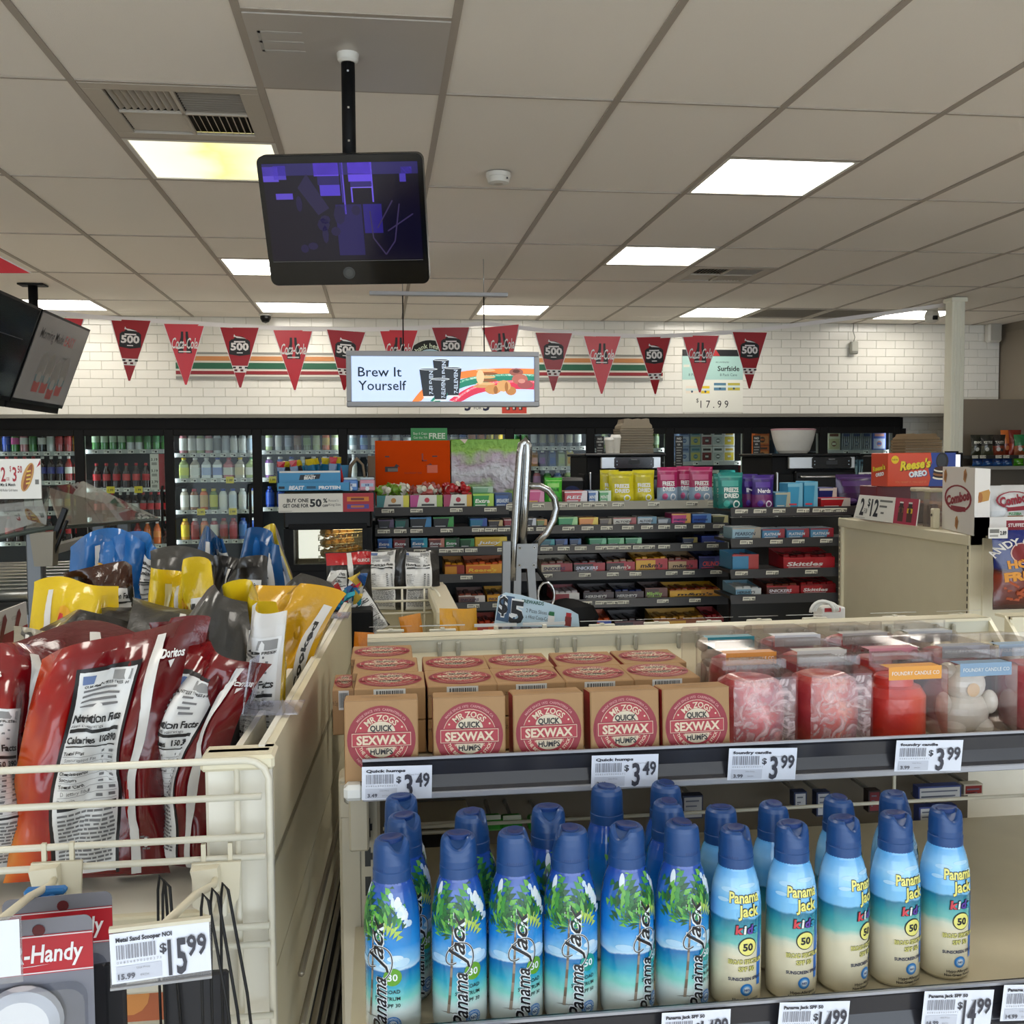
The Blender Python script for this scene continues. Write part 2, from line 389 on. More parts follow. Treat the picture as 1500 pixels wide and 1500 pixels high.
# ---------------------------------------------------------------- walls
b = MB(); b.box(XL, 6.02, BACK, 9.88, SOF, CZ+.05, m_grout); b.box(XL, 6.02, BACK-.006, 9.5, SOF-.03, SOF, mat('soffit_edge_grey', '#77756d', .5))
b.box(5.09, XR, 9.62, 9.9, 0, SOF, m_grout); b.box(XL, XR, 10.62, 10.7, 0, 2, m_blk2); wb = struct('wall_back', b)
b = MB(); b.box(XR, XR+.1, -3.6, 9.9, 0, CZ+.06, m_brown); wr = struct('wall_right', b)
b = MB()
for i in range(3):
    for j in range(4): b.box(XR-.012, XR+.01, 3.3+1.5*j+.004, 4.8+1.5*j-.004, .9*i+.104, .9*i+1.0-.004-(.13 if i == 2 else 0), m_brown, .003)
for f_ in range(0, 1): pass
ob('wall_panel', b, wr)
b = MB(); b.box(XL-.1, XL, -3.6, 9.9, 0, CZ+.06, m_white); struct('wall_left', b)
BW, BH = .19, .0776; bricks = []
for r in range(11):
    off = (r % 2)*BW/2
    for q in range(-23, 34):
        x0 = q*BW+off; x1 = x0+BW; x0 = max(x0, XL); x1 = min(x1, 6.018)
        if x1-x0 > .02: bricks.append((x0, x1, SOF+r*BH, BACK))
for r in range(8):
    off = (r % 2)*BW/2
    for q in range(26, 33):
        x0 = max(q*BW+off, 5.1); x1 = min(q*BW+off+BW, XR-.004)
        if x1-x0 > .02: bricks.append((x0, x1, SOF-(r+1)*BH, 9.62))
def bkey(t):
    x, z = (t[0]+t[1])/2, t[2]
    hidden = (-.3 < x < 1.3 and 1.85 < z < 2.2)
    return (not hidden and -2.6 < x < 5.95 and z < 2.68, -abs(x-2.2)-abs(z-2.2))
bricks.sort(key=bkey, reverse=True); cache = {}; rest = MB()
for i, (x0, x1, z, yy) in enumerate(bricks):
    L = round(x1-x0, 4)
    if i < 300:
        if L not in cache:
            b = MB(); b.box(.0015, L-.0015, -.006, .002, .0015, BH-.0015, m_glaze, .002); cache[L] = b.mesh('tile')
        rr = random.Random(i); o = ob('tile', cache[L], wb, (x0, yy, z)); o.rotation_euler = (rr.uniform(-.006, .006), 0, rr.uniform(-.004, .004))
    else: rest.box(x0+.0015, x1-.0015, yy-.006, yy+.002, z+.0015, z+BH-.0015, m_glaze, .002)
o = ob('tile_field', rest, wb, kind='stuff')
# stripe band, round sign, posters on the tiled wall
zz = lambda x, y, Y=BACK: W(x, y, Y).z
xx = lambda x, y, Y=BACK: W(x, y, Y).x
F = FRONT(0, BACK-.012, 0); b = MB(); xa, xb = xx(258, 535), xx(970, 535)
t = thing('wall_stripe_sign', 'orange, green and red striped band sign on the white tiled wall', 'sign', (xa, BACK-.01, zz(300, 556)))
zs = [zz(300, y)-zz(300, 556) for y in (556, 551.5, 548.5, 543.5, 540.5, 531.5, 528.5, 522, 519, 516)]
nm = ['#8d8d87', '#d8d6cb', '#8c1f26', '#d8d6cb', '#1e5b40', '#d8d6cb', '#c4834f', '#d8d6cb', '#8d8d87']
for i, cc in enumerate(nm):
    b = MB(); b.box(0, xb-xa, -.012+(.004 if cc == '#d8d6cb' else 0), -.0065, zs[i], zs[i+1], P(cc, .35)); ob('stripe', b, t)
b = MB(); b.box(0, xb-xa, -.007, .004, zs[0], zs[-1], P('#d8d6cb')); ob('backing', b, t)
F = FRONT(0, -.012, 0); b = MB(); rad = .235; cx, cz = xx(630, 535), zz(630, 537)
b.prism([(rad*cos(2*pi*i/40), rad*sin(2*pi*i/40)) for i in range(40)], plane((0, 0, 0), (1, 0, 0), (0, 0, 1)), .006, .03, P('#11150f', .3))
b.disc(plane((0, -.03, 0), (1, 0, 0), (0, 0, 1)), 0, 0, rad*.66, P('#a9c6d6'), .0008, 32)
b.arctext(plane((0, -.03, 0), (1, 0, 0), (0, 0, 1)), 'thank heaven', 0, 0, rad*.79, .062, P('#d8e6cf'), bold=.01, h=.001)
b.arctext(plane((0, -.03, 0), (1, 0, 0), (0, 0, 1)), 'for 7-eleven', 0, 0, rad*.84, .05, P('#d8e6cf'), mid=-pi/2, flip=True, h=.001)
o = ob('round_wall_sign', b, None, (cx, BACK, cz)); tag(o, 'round black wall sign peeking over the top of the lit coffee sign', 'sign')
def poster(px0, py0, px1, py1, label):
    x0, x1, z0, z1 = xx(px0, py0), xx(px1, py0), zz(px0, py1), zz(px0, py0)
    b = MB(); b.box(0, x1-x0, -.010, -.0075, 0, z1-z0, P('#e6e6dc')); o = ob('poster', b, None, (x0, BACK, z0)); tag(o, label, 'poster')
    return o, x1-x0, z1-z0, FRONT(0, -.010, 0)
o, pw, ph, F = poster(999, 512, 1088, 604, 'tall beer price poster with teal panel and black top band on the tiled wall')
b = MB(); b.rect(F, 0, pw, ph*.895, ph, P('#15161a')); b.poly(F, [(pw*.45, ph*.9), (pw*.62, ph*.9), (pw*.55, ph), (pw*.5, ph)], P('#b3262c'), .0008)
b.rect(F, 0, pw, ph*.52, ph*.895, P('#a9cfc9')); b.rect(F, pw*.02, pw*.12, ph*.72, ph*.76, P('#d8d9cc'), .0008)
b.text(F, 'Surfside', pw*.76, ph*.70, ph*.11, P('#0d1115'), bold=.02, width=pw*.36); b.text(F, '8 Pack Cans', pw*.76, ph*.60, ph*.06, P('#3b5756'), width=pw*.28)
b.text(F, '8 PK', pw*.16, ph*.60, ph*.06, P('#3b5756')); b.text(F, 'RECOMMENDED', pw*.66, ph*.80, ph*.03, P('#30383a'))
for (u, v_, wd, cc) in ((.16, .36, .2, '#e8dfcf'), (.38, .36, .14, '#e3c229'), (.62, .41, .2, '#54809a'), (.85, .41, .2, '#bcb24c')):
    b.rect(F, pw*(u-wd/2), pw*(u+wd/2), ph*(v_-.06), ph*(v_+.06), P(cc)); b.rect(F, pw*(u-wd/2), pw*(u+wd/2), ph*(v_-.015), ph*(v_+.02), P('#cfe0de'), .0008); b.disc(F, pw*(u), ph*(v_-.03), ph*.018, P('#31506a'), .001, 10)
b.text(F, '$', pw*.25, ph*.19, ph*.09, P('#15161a')); b.text(F, '1 7 . 9 9', pw*.53, ph*.13, ph*.17, P('#15161a'), width=pw*.46)
ob('print', b, o)
o, pw, ph, F = poster(672, 545, 776, 607, 'white price poster half hidden under the lit coffee sign')
b = MB(); b.text(F, '3', pw*.12, ph*.22, ph*.36, P('#1b2140'), bold=.03); b.text(F, 'FOR', pw*.26, ph*.15, ph*.10, P('#1b2140')); b.text(F, '5', pw*.38, ph*.22, ph*.36, P('#1b2140'), bold=.03)
b.rect(F, pw*.60, pw*.95, ph*.02, ph*.6, P('#c8402f'))
for i in range(3):
    b.rect(F, pw*(.66+.09*i), pw*(.71+.09*i), ph*.10, ph*.45, P('#23262b'), .0008); b.rect(F, pw*(.665+.09*i), pw*(.69+.09*i), ph*.12, ph*.4, P('#cfcfc6'), .001)
ob('print', b, o)
# small fittings
b = MB(); b.box(-.035, .035, -.05, 0, -.06, .06, mat('sensor_grey', '#a7a79d', .5), .008); b.box(-.03, .03, -.054, -.05, -.055, -.03, P('#77776f'), .002)
b.tube([(0, -.02, .06), (.012, -.02, .1), (-.006, -.02, .16), (.004, -.02, .30)], .004, P('#9a9a90'), 6)
p = W(1249, 510, 9.38); tag(ob('wall_sensor', b, None, p), 'small grey sensor box hanging by a wire on the tiled wall', 'sensor')
b = MB(); b.box(-.07, .07, -.09, 0, -.095, .09, m_white, .02); b.box(-.055, .055, -.094, -.09, -.08, .075, mat('speaker_mesh', '#bdbab0', .8, bump=.6, scale=900), .003)
tag(ob('wall_speaker', b, None, W(1451, 488, 9.38)), 'small white loudspeaker high in the corner of the tiled wall', 'speaker')
t = thing('security_camera', 'white dome security camera under the ceiling near the cream column', 'camera', (W(1365, 466, 8.2).x, 8.2, CZ))
b = MB(); b.lathe([(.05, 0), (.05, -.02), (.042, -.045)], m_white, 16); ob('base', b, t)
b = MB(); b.lathe([(.03, -.14), (.055, -.125), (.062, -.09), (.05, -.05), (.03, -.04)], m_white, 16); ob('dome', b, t)
b = MB(); b.lathe([(.001, -.124), (.022, -.124), (.026, -.11), (.026, -.09)], m_black, 12, (0, -.045, 0)); ob('lens', b, t)
t = thing('smoke_detector', 'round white smoke detector on the ceiling right of the hanging monitor', 'detector', (.541, 4.557, CZ))
b = MB(); b.lathe([(.03, -.045), (.045, -.042), (.052, -.02), (.055, -.018), (.055, 0)], m_white, 20); b.box(.03, .036, -.05, -.044, -.034, -.028, P('#35353a')); ob('housing', b, t)
b = MB(); b.lathe([(.012, -.048), (.02, -.046), (.022, -.04)], m_vent, 12); ob('vent_ring', b, t)
t = thing('dome_camera', 'small black dome camera at the ceiling edge above the pennants', 'camera', (W(389, 470, 9.2).x, 9.2, CZ))
b = MB(); b.lathe([(.002, -.075), (.03, -.065), (.045, -.035), (.045, 0)], m_black, 14); ob('dome', b, t)
b = MB(); b.lathe([(.055, -.012), (.06, -.006), (.06, 0)], m_white, 14); ob('base', b, t)
# cream column
cxp = W(1397, 560, 7.8).x
b = MB(); m_col = mat('column_cream', '#f2f0de', .4)
b.box(cxp-.055, cxp+.055, 7.74, 7.85, 0, CZ, m_col, .006)
for dx in (-.03, .012): b.box(cxp+dx, cxp+dx+.016, 7.732, 7.742, .05, CZ-.03, m_col, .003)
o = struct('trim_1', b); b = MB(); b.box(cxp-.068, cxp+.068, 7.725, 7.865, CZ-.035, CZ, m_col, .006); ob('collar', b, o)
b = MB(); b.tube([(5.72, 9.61, SOF), (5.70, 9.61, 1.7), (5.73, 9.61, 1.45), (5.72, 9.61, .9)], .006, P('#8d8b80'), 6); tag(ob('wall_cable', b), 'thin grey cable running down the white wall at the right', 'cable')
# ================================================================ HANGING SIGNS AND SCREENS
# monitor on a pole
t = thing('hanging_monitor', 'black security monitor on a ceiling pole showing a dim purple picture', 'monitor', (-.075, 3.27, CZ))
ML = dict(loc=(-.014, -.07, 2.215-CZ), rot=(R(23), 0, R(-10)))
MW, MH = .495, .385
def rr(w_, h_, r, n=5, cx=0, cy=0):
    out = []
    for (sx, sy, a) in ((1, 1, 0), (-1, 1, 90), (-1, -1, 180), (1, -1, 270)):
        for i in range(n+1): q = R(a+90*i/n); out.append((cx+sx*(w_/2-r)+r*cos(q), cy+sy*(h_/2-r)+r*sin(q)))
    return out
b = MB(); F = FRONT(); b.prism(rr(MW, MH, .022), F, -.03, .006, m_black); b.prism(rr(MW*.8, MH*.75, .03), F, -.07, -.03, m_blk2)
b.prism(rr(MW-.004, MH-.004, .02), F, .006, .009, mat('black_gloss', '#07080a', .12)); ob('housing', b, t, **ML)
SX, SZ0, SZ1 = .232, -.115, .170
def E0(h, s=1):
    k = 'screen_%s_%d' % (h.lstrip('#'), int(s*100)); m = mat(k, '#050508', .12, emit=s); m.node_tree.nodes['Principled BSDF'].inputs['Emission Color'].default_value = hx(h); return m
b = MB(); F = FRONT(0, -.0095, 0); b.rect(F, -SX, SX, SZ0, SZ1, E0('#150f30', .4), .0004)
def sr(x0, x1, y0, y1, c_, h=.0008): b.rect(F, -SX+2*SX*x0, -SX+2*SX*x1, SZ1-(SZ1-SZ0)*y1, SZ1-(SZ1-SZ0)*y0, E0(c_, 1), h)
for a in ((0, 1, 0, .12, '#241f5c'), (.0, .1, .03, .18, '#5a48c4'), (.07, .15, .02, .16, '#4a3bb0'), (.33, .49, .0, .13, '#5f45d8'), (.35, .49, .13, .22, '#231a5c'), (.36, .49, .22, .33, '#4b37bd'), (.55, .70, .0, .19, '#5f45d8'), (.56, .7, .19, .24, '#2b2168'), (.56, .70, .245, .255, '#7a66e8'), (.56, .57, .25, .4, '#6552d8'), (.695, .705, .0, .4, '#6552d8'), (.51, .52, 0, .52, '#5a48c4'), (.5, .506, 0, .4, '#3a2d94'), (.07, .18, .30, .36, '#5643bd'), (.89, .96, .05, .12, '#4b3ab8'), (.88, .92, .11, .2, '#4436a8'), (.45, .62, .42, .95, '#1b1450'), (.63, .75, .42, .72, '#241a70')): sr(*a)
b.poly(F, [(-SX+.10, SZ1-.07), (-SX+.155, SZ1-.15), (-SX+.19, SZ1-.13), (-SX+.13, SZ1-.03)], E0('#2a2454', .6), .0009)
for i in range(9):
    rnd = random.Random(i+4); x = rnd.uniform(-.2, .1); z = rnd.uniform(SZ0+.02, .06); b.disc(F, x, z, rnd.uniform(.008, .02), E0('#231c50', .6), .0009, 8, ry=rnd.uniform(.01, .03))
for q in ([(.08, .03), (.085, -.05), (.12, -.1)], [(.15, .06), (.1, -.02)], [(.17, .05), (.15, -.06), (.12, -.1)], [(.13, -.03), (.21, .02)]):
    for i in range(len(q)-1):
        (x0, z0), (x1, z1) = q[i], q[i+1]; d = Vector((-(z1-z0), x1-x0)).normalized()*.002
        b.poly(F, [(x0-d.x, z0-d.y), (x0+d.x, z0+d.y), (x1+d.x, z1+d.y), (x1-d.x, z1-d.y)][::-1], E0('#453a66', .6), .001)
ob('screen', b, t, **ML)
b = MB(); b.disc(F, 0, -.155, .019, P('#3d3f3f', .3), .0006, 20); b.disc(F, 0, -.155, .012, P('#4b4d4c', .3), .0009, 16); ob('sensor_disc', b, t, **ML)
b = MB(); b.rect(F, -SX, SX, SZ0-.004, SZ0-.0025, P('#5b5b60'), .0006); ob('bezel_line', b, t, **ML)
b = MB(); b.tube([(0, 0, -.012), (0, 0, -.40)], .021, m_blk2, 16); b.box(-.05, .05, -.03, .02, -.48, -.38, m_blk2, .004)
for z in (-.06, -.17, -.27): b.box(-.003, .003, -.0225, -.019, z-.003, z+.003, m_chrome)
ob('pole', b, t); b = MB(); b.lathe([(.025, -.03), (.032, -.022), (.034, 0)], m_white, 20); ob('collar', b, t, label='white collar')
# menu screens in a row down the left
UY = Vector((.35, 0, .937)).normalized(); T0 = Vector((-1.57, 0, 2.213)); HS = .465
def menu(y0, y1, label):
    o = plane(T0 + Vector((0, y0, 0)), (0, 1, 0), UY); L = y1-y0
    b = MB(); b.prism([(0, -HS), (L, -HS), (L, 0), (0, 0)], o, -.07, 0, m_black)
    b.prism([(0, -HS-.035), (L, -HS-.035), (L-.02, -HS), (0.0, -HS)], o, -.07, -.012, m_blk2)
    x = ob('menu_screen', b); tag(x, label, 'screen', 'menu screens hung in a row'); return x, o, L
x, o, L = menu(5.19, 6.0, 'grey menu screen with pictured cups, farthest of the hung row')
b = MB(); b.rect(o, .012, L-.012, -HS+.02, -.012, mat('menu_grey_lit', '#7d7975', .25, emit=.2))
b.text(o, 'Morning Made', .08, -.105, .075, P('#1f1c1b'), 'l', width=.36, bold=.01); b.text(o, 'EASY', .46, -.105, .075, P('#b0605e'), 'l', width=.17, bold=.02)
for i, (u, v) in enumerate(((.26, -.31), (.38, -.31), (.50, -.335), (.62, -.31))):
    b.poly(o, [(u-.045, v-.06), (u+.045, v-.06), (u+.055, v+.0), (u-.055, v+.0)], P('#5e8087'), .0008); b.poly(o, [(u-.045, v-.09), (u+.045, v-.09), (u+.05, v-.035), (u-.05, v-.035)], P('#ad5b58'), .001)
    b.poly(o, [(u-.055, v), (u+.055, v), (u+.05, v+.10), (u, v+.13), (u-.05, v+.10)], P('#8f8d8a'), .0008); b.disc(o, u, v-.012, .035, P('#a7a5a3'), .0012, 12, ry=.03)
b.rect(o, .52, .58, -.2, -.192, P('#3a3a3a'), .001); ob('display', b, x)
x, o, L = menu(4.36, 5.17, 'switched-off dark menu screen, in the middle of the hung row')
b = MB(); b.rect(o, .012, L-.012, -HS+.02, -.012, m_screenoff); b.rect(o, .012, L-.10, -.17, -.166, P('#4a4c4e'), .0008); ob('display', b, x)
x, o, L = menu(3.55, 4.34, 'red menu screen, nearest of the hung row at the picture edge')
b = MB(); b.rect(o, .012, L-.012, -HS+.02, -.012, mat('menu_red_lit', '#a8505a', .25, emit=.2)); ob('display', b, x)
b = MB(); b.tube([(-2.0, 6.2, CZ), (-2.0, 6.2, 2.2)], .03, m_blk2, 12); b.box(-2.06, -1.64, 6.17, 6.23, 2.1, 2.2, m_blk2, .004); b.box(-2.07, -1.93, 6.13, 6.27, CZ-.012, CZ, m_blk2)
b = MB(); q = W(48, 417, 7.76); b.tube([(q.x, 7.76, CZ), (q.x, 7.76, 2.05)], .032, m_blk2, 12); b.box(q.x-.09, q.x+.09, 7.7, 7.82, CZ-.01, CZ, m_blk2, .003); b.box(q.x-.2, q.x+.2, 7.72, 7.80, 2.0, 2.3, m_blk2, .006)
tag(ob('screen_pole', b), 'short black ceiling pole behind the menu screens', 'pole')
# lit coffee sign
p0, p1 = W(508, 596, 6.5), W(789, 516, 6.5); SW, SH = p1.x-p0.x, p1.z-p0.z
t = thing('lit_coffee_sign', 'long backlit sign with cups and pastries hanging in front of the pennants', 'sign', (p0.x, 6.5, p0.z))
m_al = mat('aluminium_frame', '#b0b1b4', .4, metal=.1)
b = MB()
for a in ((0, SW, 0, .032), (0, SW, SH-.032, SH), (0, .032, .032, SH-.032), (SW-.032, SW, .032, SH-.032)): b.box(a[0], a[1], -.03, .06, a[2], a[3], m_al, .004)
ob('frame', b, t)
b = MB(); F = FRONT(0, -.012, 0); X0, X1, Z0, Z1 = .032, SW-.032, .032, SH-.032; w_, h_ = X1-X0, Z1-Z0
b.rect(F, X0, X1, Z0, Z1, Em('#bccfee', .95), 0)
U = lambda u, v: (X0+w_*u, Z0+h_*v)
def band(pts, wd, c_, h):
    L_, R_ = [], []
    for i, q in enumerate(pts):
        a = Vector(pts[max(0, i-1)]); d = Vector(pts[min(len(pts)-1, i+1)]); tt = d-a; tt = Vector((tt.x*w_, tt.y*h_)).normalized(); n_ = Vector((-tt.y, tt.x))
        c0 = Vector(U(*q)); 
        for S_, L in ((1, L_), (-1, R_)):
            v = c0+n_*wd*S_*.5; L.append((min(max(v.x, X0), X1), min(max(v.y, Z0), Z1)))
    for i in range(len(pts)-1): b.poly(F, [R_[i], R_[i+1], L_[i+1], L_[i]], Em(c_, .85), h)
def bez(a, c1, c2, d, n=14): return [tuple((1-t_)**3*a[k]+3*(1-t_)**2*t_*c1[k]+3*(1-t_)*t_*t_*c2[k]+t_**3*d[k] for k in (0, 1)) for t_ in [i/n for i in range(n+1)]]
for dx, c_, wd, dv in ((0, '#e8823c', .044, 0), (.10, '#f4f0ec', .012, -.07), (.10, '#1f8068', .05, -.13), (.2, '#f4f0ec', .012, -.22), (.2, '#cf3350', .055, -.29)):
    band(bez((.34+dx, -.05), (.43+dx, .5+dv), (.56+dx*.6, .72+dv), (1.0, .66+dv)), wd, c_, .0006+dx*.001)
b.text(F, 'Brew It', X0+w_*.035, Z0+h_*.66, h_*.3, P('#23384a'), 'l', bold=.008, width=w_*.235); b.text(F, 'Yourself', X0+w_*.035, Z0+h_*.36, h_*.3, P('#23384a'), 'l', bold=.008, width=w_*.26)
def cup(u, v0, v1, wb_, wt, h):
    m = Em('#2a3038', .5); (x0, z0), (_, z1) = U(u, v0), U(u, v1); wb_ *= w_; wt *= w_
    b.poly(F, [(x0-wb_/2, z0), (x0+wb_/2, z0), (x0+wt/2, z1), (x0-wt/2, z1)], m, h); b.disc(F, x0, z1, wt/2*1.04, Em('#dfe6ea', .9), h+.0004, 16, ry=.007); b.disc(F, x0, z1, wt/2*.9, Em('#5a6470', .5), h+.0007, 16, ry=.004)
    b.rect(F, x0-wb_/2, x0+wb_/2, z0-.008, z0, Em('#dcdcdc', .9), h)
    b.text(F, '7-ELEVEN', x0+wb_*.26, (z0+z1)/2, .034, Em('#b9c6d6', .9), rot=pi/2, h=h+.0009, bold=.02, width=(z1-z0)*.86)
cup(.485, .36, .93, .06, .09, .002); cup(.415, .12, .72, .058, .098, .0032); cup(.55, .14, .75, .06, .095, .0032); cup(.48, .05, .50, .062, .10, .0046)
def blob(u, v, ru, rv, c_, h, rot=0):
    x0, z0 = U(u, v); pts = [(x0+ru*w_*cos(a)*cos(rot)-rv*h_*sin(a)*sin(rot), z0+ru*w_*cos(a)*sin(rot)+rv*h_*sin(a)*cos(rot)) for a in [2*pi*i/12 for i in range(12)]]; b.poly(F, pts, Em(c_, .8), h)
for i in range(5): blob(.73+.012*(i % 2), .40+.075*i, .055, .035, ('#d9b07a', '#8d5a35')[i % 2], .003+.0003*i)
for a in ((.70, .55, .022, .16, '#e4c79a', .0048), (.71, .34, .05, .035, '#c89a62', .0046), (.77, .27, .045, .11, '#c98f52', .0050), (.83, .35, .04, .13, '#d6a166', .0052), (.87, .24, .03, .1, '#b97d43', .0051), (.785, .26, .012, .09, '#9b6431', .0055), (.845, .33, .010, .11, '#a56d38', .0056), (.90, .66, .04, .09, '#9a5a4c', .005), (.90, .68, .02, .04, '#5d3028', .0054), (.92, .5, .045, .12, '#b56a5c', .0052), (.95, .38, .045, .1, '#a04e50', .0055), (.93, .46, .02, .05, '#d08c80', .0058)): blob(*a)
ob('lit_face', b, t)
b = MB(); b.box(.02, SW-.02, 0, .055, .02, SH-.02, P('#5b5d62')); ob('back_box', b, t)
b = MB(); z0 = W(541, 429, 6.5).z-p0.z; xa, xb = W(541, 429, 6.5).x-p0.x, W(744, 430, 6.5).x-p0.x
b.box(xa, xb, -.01, .04, z0-.012, z0+.012, m_al, .003); ob('hanger_rail', b, t)
for q in (590, 709):
    xq = W(q, 440, 6.5).x-p0.x; b = MB(); b.tube([(xq, .015, SH-.005), (xq, .015, z0)], .004, m_blk2, 6); b.tube([(xq, .015, z0), (xq, .015, CZ-p0.z)], .0025, m_steel, 6); ob('hanger_rod', b, t)
# pennants on a cord
m_red = mat('pennant_red', '#cc1f2d', .35, vary=.05, scale=6); m_redd = mat('pennant_red_dark', '#a0101f', .35, vary=.05, scale=6); wht = P('#e9e4e2')
t = thing('pennant_bunting', 'string of red triangular pennants across the shop below the ceiling', 'bunting', (0, 8, 2.4))
CORD = [(60, 455), (130, 463), (192, 467), (270, 472), (351, 477), (429, 481), (507, 482), (584, 481), (660, 477), (709, 473), (760, 479), (811, 485), (882, 490), (957, 492), (1026, 489), (1098, 484), (1200, 471), (1300, 458), (1390, 445)]
pts = [W(x, y, 8.0)-Vector((0, 8, 2.4))+Vector((0, 8, 2.4))-Vector((0, 8, 2.4)) for x, y in CORD]
b = MB()
for i in range(len(pts)-1):
    a, d = pts[i], pts[i+1]; b.hexa([a+Vector((0, -.002, -.02)), d+Vector((0, -.002, -.02)), d+Vector((0, .002, -.02)), a+Vector((0, .002, -.02)), a+Vector((0, -.002, .012)), d+Vector((0, -.002, .012)), d+Vector((0, .002, .012)), a+Vector((0, .002, .012))], wht)
ob('cord', b, t)
def pennant(kind):
    b = MB(); F = FRONT(0, -.003, 0); Wd, Hd = .305, .47; m = (m_redd, m_red)[kind]
    def bent(x, y, h=0): return Vector((x, -.003-h+.012*sin(x*9+kind)*(-y/Hd), y))
    N_ = 6
    def tri(w0, y0, y1, mm, h):
        # trapezoid slices following the bend
        for i in range(N_):
            ya, yb = y0+(y1-y0)*i/N_, y0+(y1-y0)*(i+1)/N_
            wa, wb_ = w0*(1+ya/Hd), w0*(1+yb/Hd)
            for j in range(4):
                u0, u1 = -.5+j/4, -.5+(j+1)/4
                b.add([bent(u0*wb_, yb, h), bent(u1*wb_, yb, h), bent(u1*wa, ya, h), bent(u0*wa, ya, h)], [(0, 1, 2, 3)], mm, True)
    tri(Wd, 0, -Hd, wht, 0); tri(Wd*.945, 0, -Hd*.955, m, .001)
    G = lambda x, y, h=0: bent(x, y, h+.001)
    if kind == 0:
        k = '#16171b'; b.poly(G, [(-.078, -.20), (0, -.212), (.078, -.20), (.078, -.105), (.06, -.088), (-.06, -.088), (-.078, -.105)], P(k), .001)
        b.disc(G, 0, -.1, .05, P(k), .001, 16, ry=.035, a0=0, a1=pi)
        b.text(G, '500', 0, -.142, .075, wht, bold=.04, h=.0018, width=.135); b.rect(G, -.042, .042, -.112, -.101, wht, .0018); b.rect(G, -.022, .022, -.192, -.185, wht, .0018)
        b.poly(G, [(-.045, -.062), (-.02, -.078), (.05, -.082), (.0, -.068)], wht, .0018); b.poly(G, [(-.045, -.07), (-.04, -.05), (-.025, -.07)], wht, .0018)
        w1, w2 = .945*Wd*(1-.285/Hd)/2, .945*Wd*(1-.335/Hd)/2
        b.poly(G, [(-w2, -.335), (w2, -.335), (w1, -.285), (-w1, -.285)], wht, .001)
        for i in range(5): b.rect(G, -.052+.022*i-(.011 if i % 2 else 0), -.03+.022*i-(.011 if i % 2 else 0), (-.305, -.327)[i % 2], (-.292, -.312)[i % 2], P(k if i % 2 == 0 else '#5b0f16'), .0016)
    else:
        k = P('#1d1517')
        for s_ in (-1, 1):
            q = [(.008, -.055), (.025, -.055), (.028, -.1), (.045, -.15), (.05, -.215), (.01, -.215), (.014, -.15), (.008, -.1)]; q = [(x*s_, y) for x, y in q]; b.poly(G, q[::-1] if s_ > 0 else q, k, .001)
        b.text(G, 'Coca-Cola', 0, -.140, .112, wht, bold=.014, shear=.35, h=.0018, width=.185); b.rect(G, -.045, .04, -.208, -.199, wht, .0018); b.poly(G, [(-.075, -.175), (-.02, -.168), (-.01, -.176), (-.05, -.186)], wht, .0018)
    return b.mesh('pennant')
pm = [pennant(0), pennant(1)]
for i, (x, y, tip) in enumerate([(92, 464, 0), (192, 467, 556), (270, 473, 565), (351, 478, 569), (429, 482, 570), (507, 483, 572), (584, 482, 571), (660, 478, 568), (733, 476, 562), (811, 486, 573), (882, 491, 577), (957, 492, 580), (1026, 490, 579), (1098, 485, 570)]):
    if i in (4, 8): kd = 1
    else: kd = (i+1) % 2
    if i == 0: kd = 1
    p = W(x, y, 8)-Vector((0, 8, 2.4)); rd = random.Random(i*7+1); o = ob('pennant', pm[kd], t, (p.x, p.y-.004, p.z-.01), (rd.uniform(-.03, .03), rd.uniform(-.05, .05)+(.05 if i in (2, 3) else 0), rd.uniform(-.12, .12)))
    if i == 8: o.rotation_euler = (0, -.10, 0)
t = thing('second_pennant_bunting', 'near end of another red pennant string at the far left of the ceiling', 'bunting', (-1.9, 5.6, 2.6))
b = MB(); a, d = W(-60, 345, 5.6), W(46, 400, 5.6); o_ = Vector((-1.9, 5.6, 2.6)); b.tube([a-o_, d-o_], .004, wht, 6); ob('cord', b, t)
b = MB(); tri_ = [W(-30, 360, 5.6)-o_, W(-40, 400, 5.6)-o_, W(46, 400, 5.6)-o_]; n_ = Vector((0, .004, 0))
b.add(tri_+[q+n_ for q in tri_], [(0, 1, 2), (5, 4, 3), (0, 3, 4, 1), (1, 4, 5, 2), (2, 5, 3, 0)], m_red)
ob('pennant', b, t)
# ================================================================ DRINK COOLERS under the tiled soffit
PX0, PITCH, DG = -3.32, .762, 9.5
m_fr = mat('cooler_frame_black', '#060607', .5, spec=.2); m_wire = mat('cooler_shelf_grey', '#83868a', .4, metal=.4)
cool = thing('drink_cooler', 'wall of black-framed glass-door drink coolers under the white tiles', 'cooler', (0, 0, 0))
xe = PX0+PITCH*11-.082+.1
b = MB(); b.box(XL, xe+.0, DG-.02, DG+.10, 1.745, SOF-.032, m_fr, .004); b.box(XL, xe, DG-.02, DG+.1, 0, .16, m_fr); b.box(xe-.06, xe+.03, DG-.02, DG+.1, .16, 1.745, m_fr)
ob('frame', b, cool)
m_back = mat('cooler_back_wall', '#3a3c3e', .7)
b = MB(); b.box(XL, xe, 10.42, 10.45, 0, 1.88, m_back); b.box(XL, xe, 9.6, 10.44, .1, .13, m_back); b.box(XL, xe, 9.6, 10.44, 1.84, 1.87, m_back); b.box(xe+.0, xe+.03, 9.6, 10.45, 0, 1.87, m_back); b.box(XL-.03, XL, 9.6, 10.45, 0, 1.87, m_back); ob('liner', b, cool)
gl = glassmat('cooler_glass', '#eef4f3', 0)
b = MB()
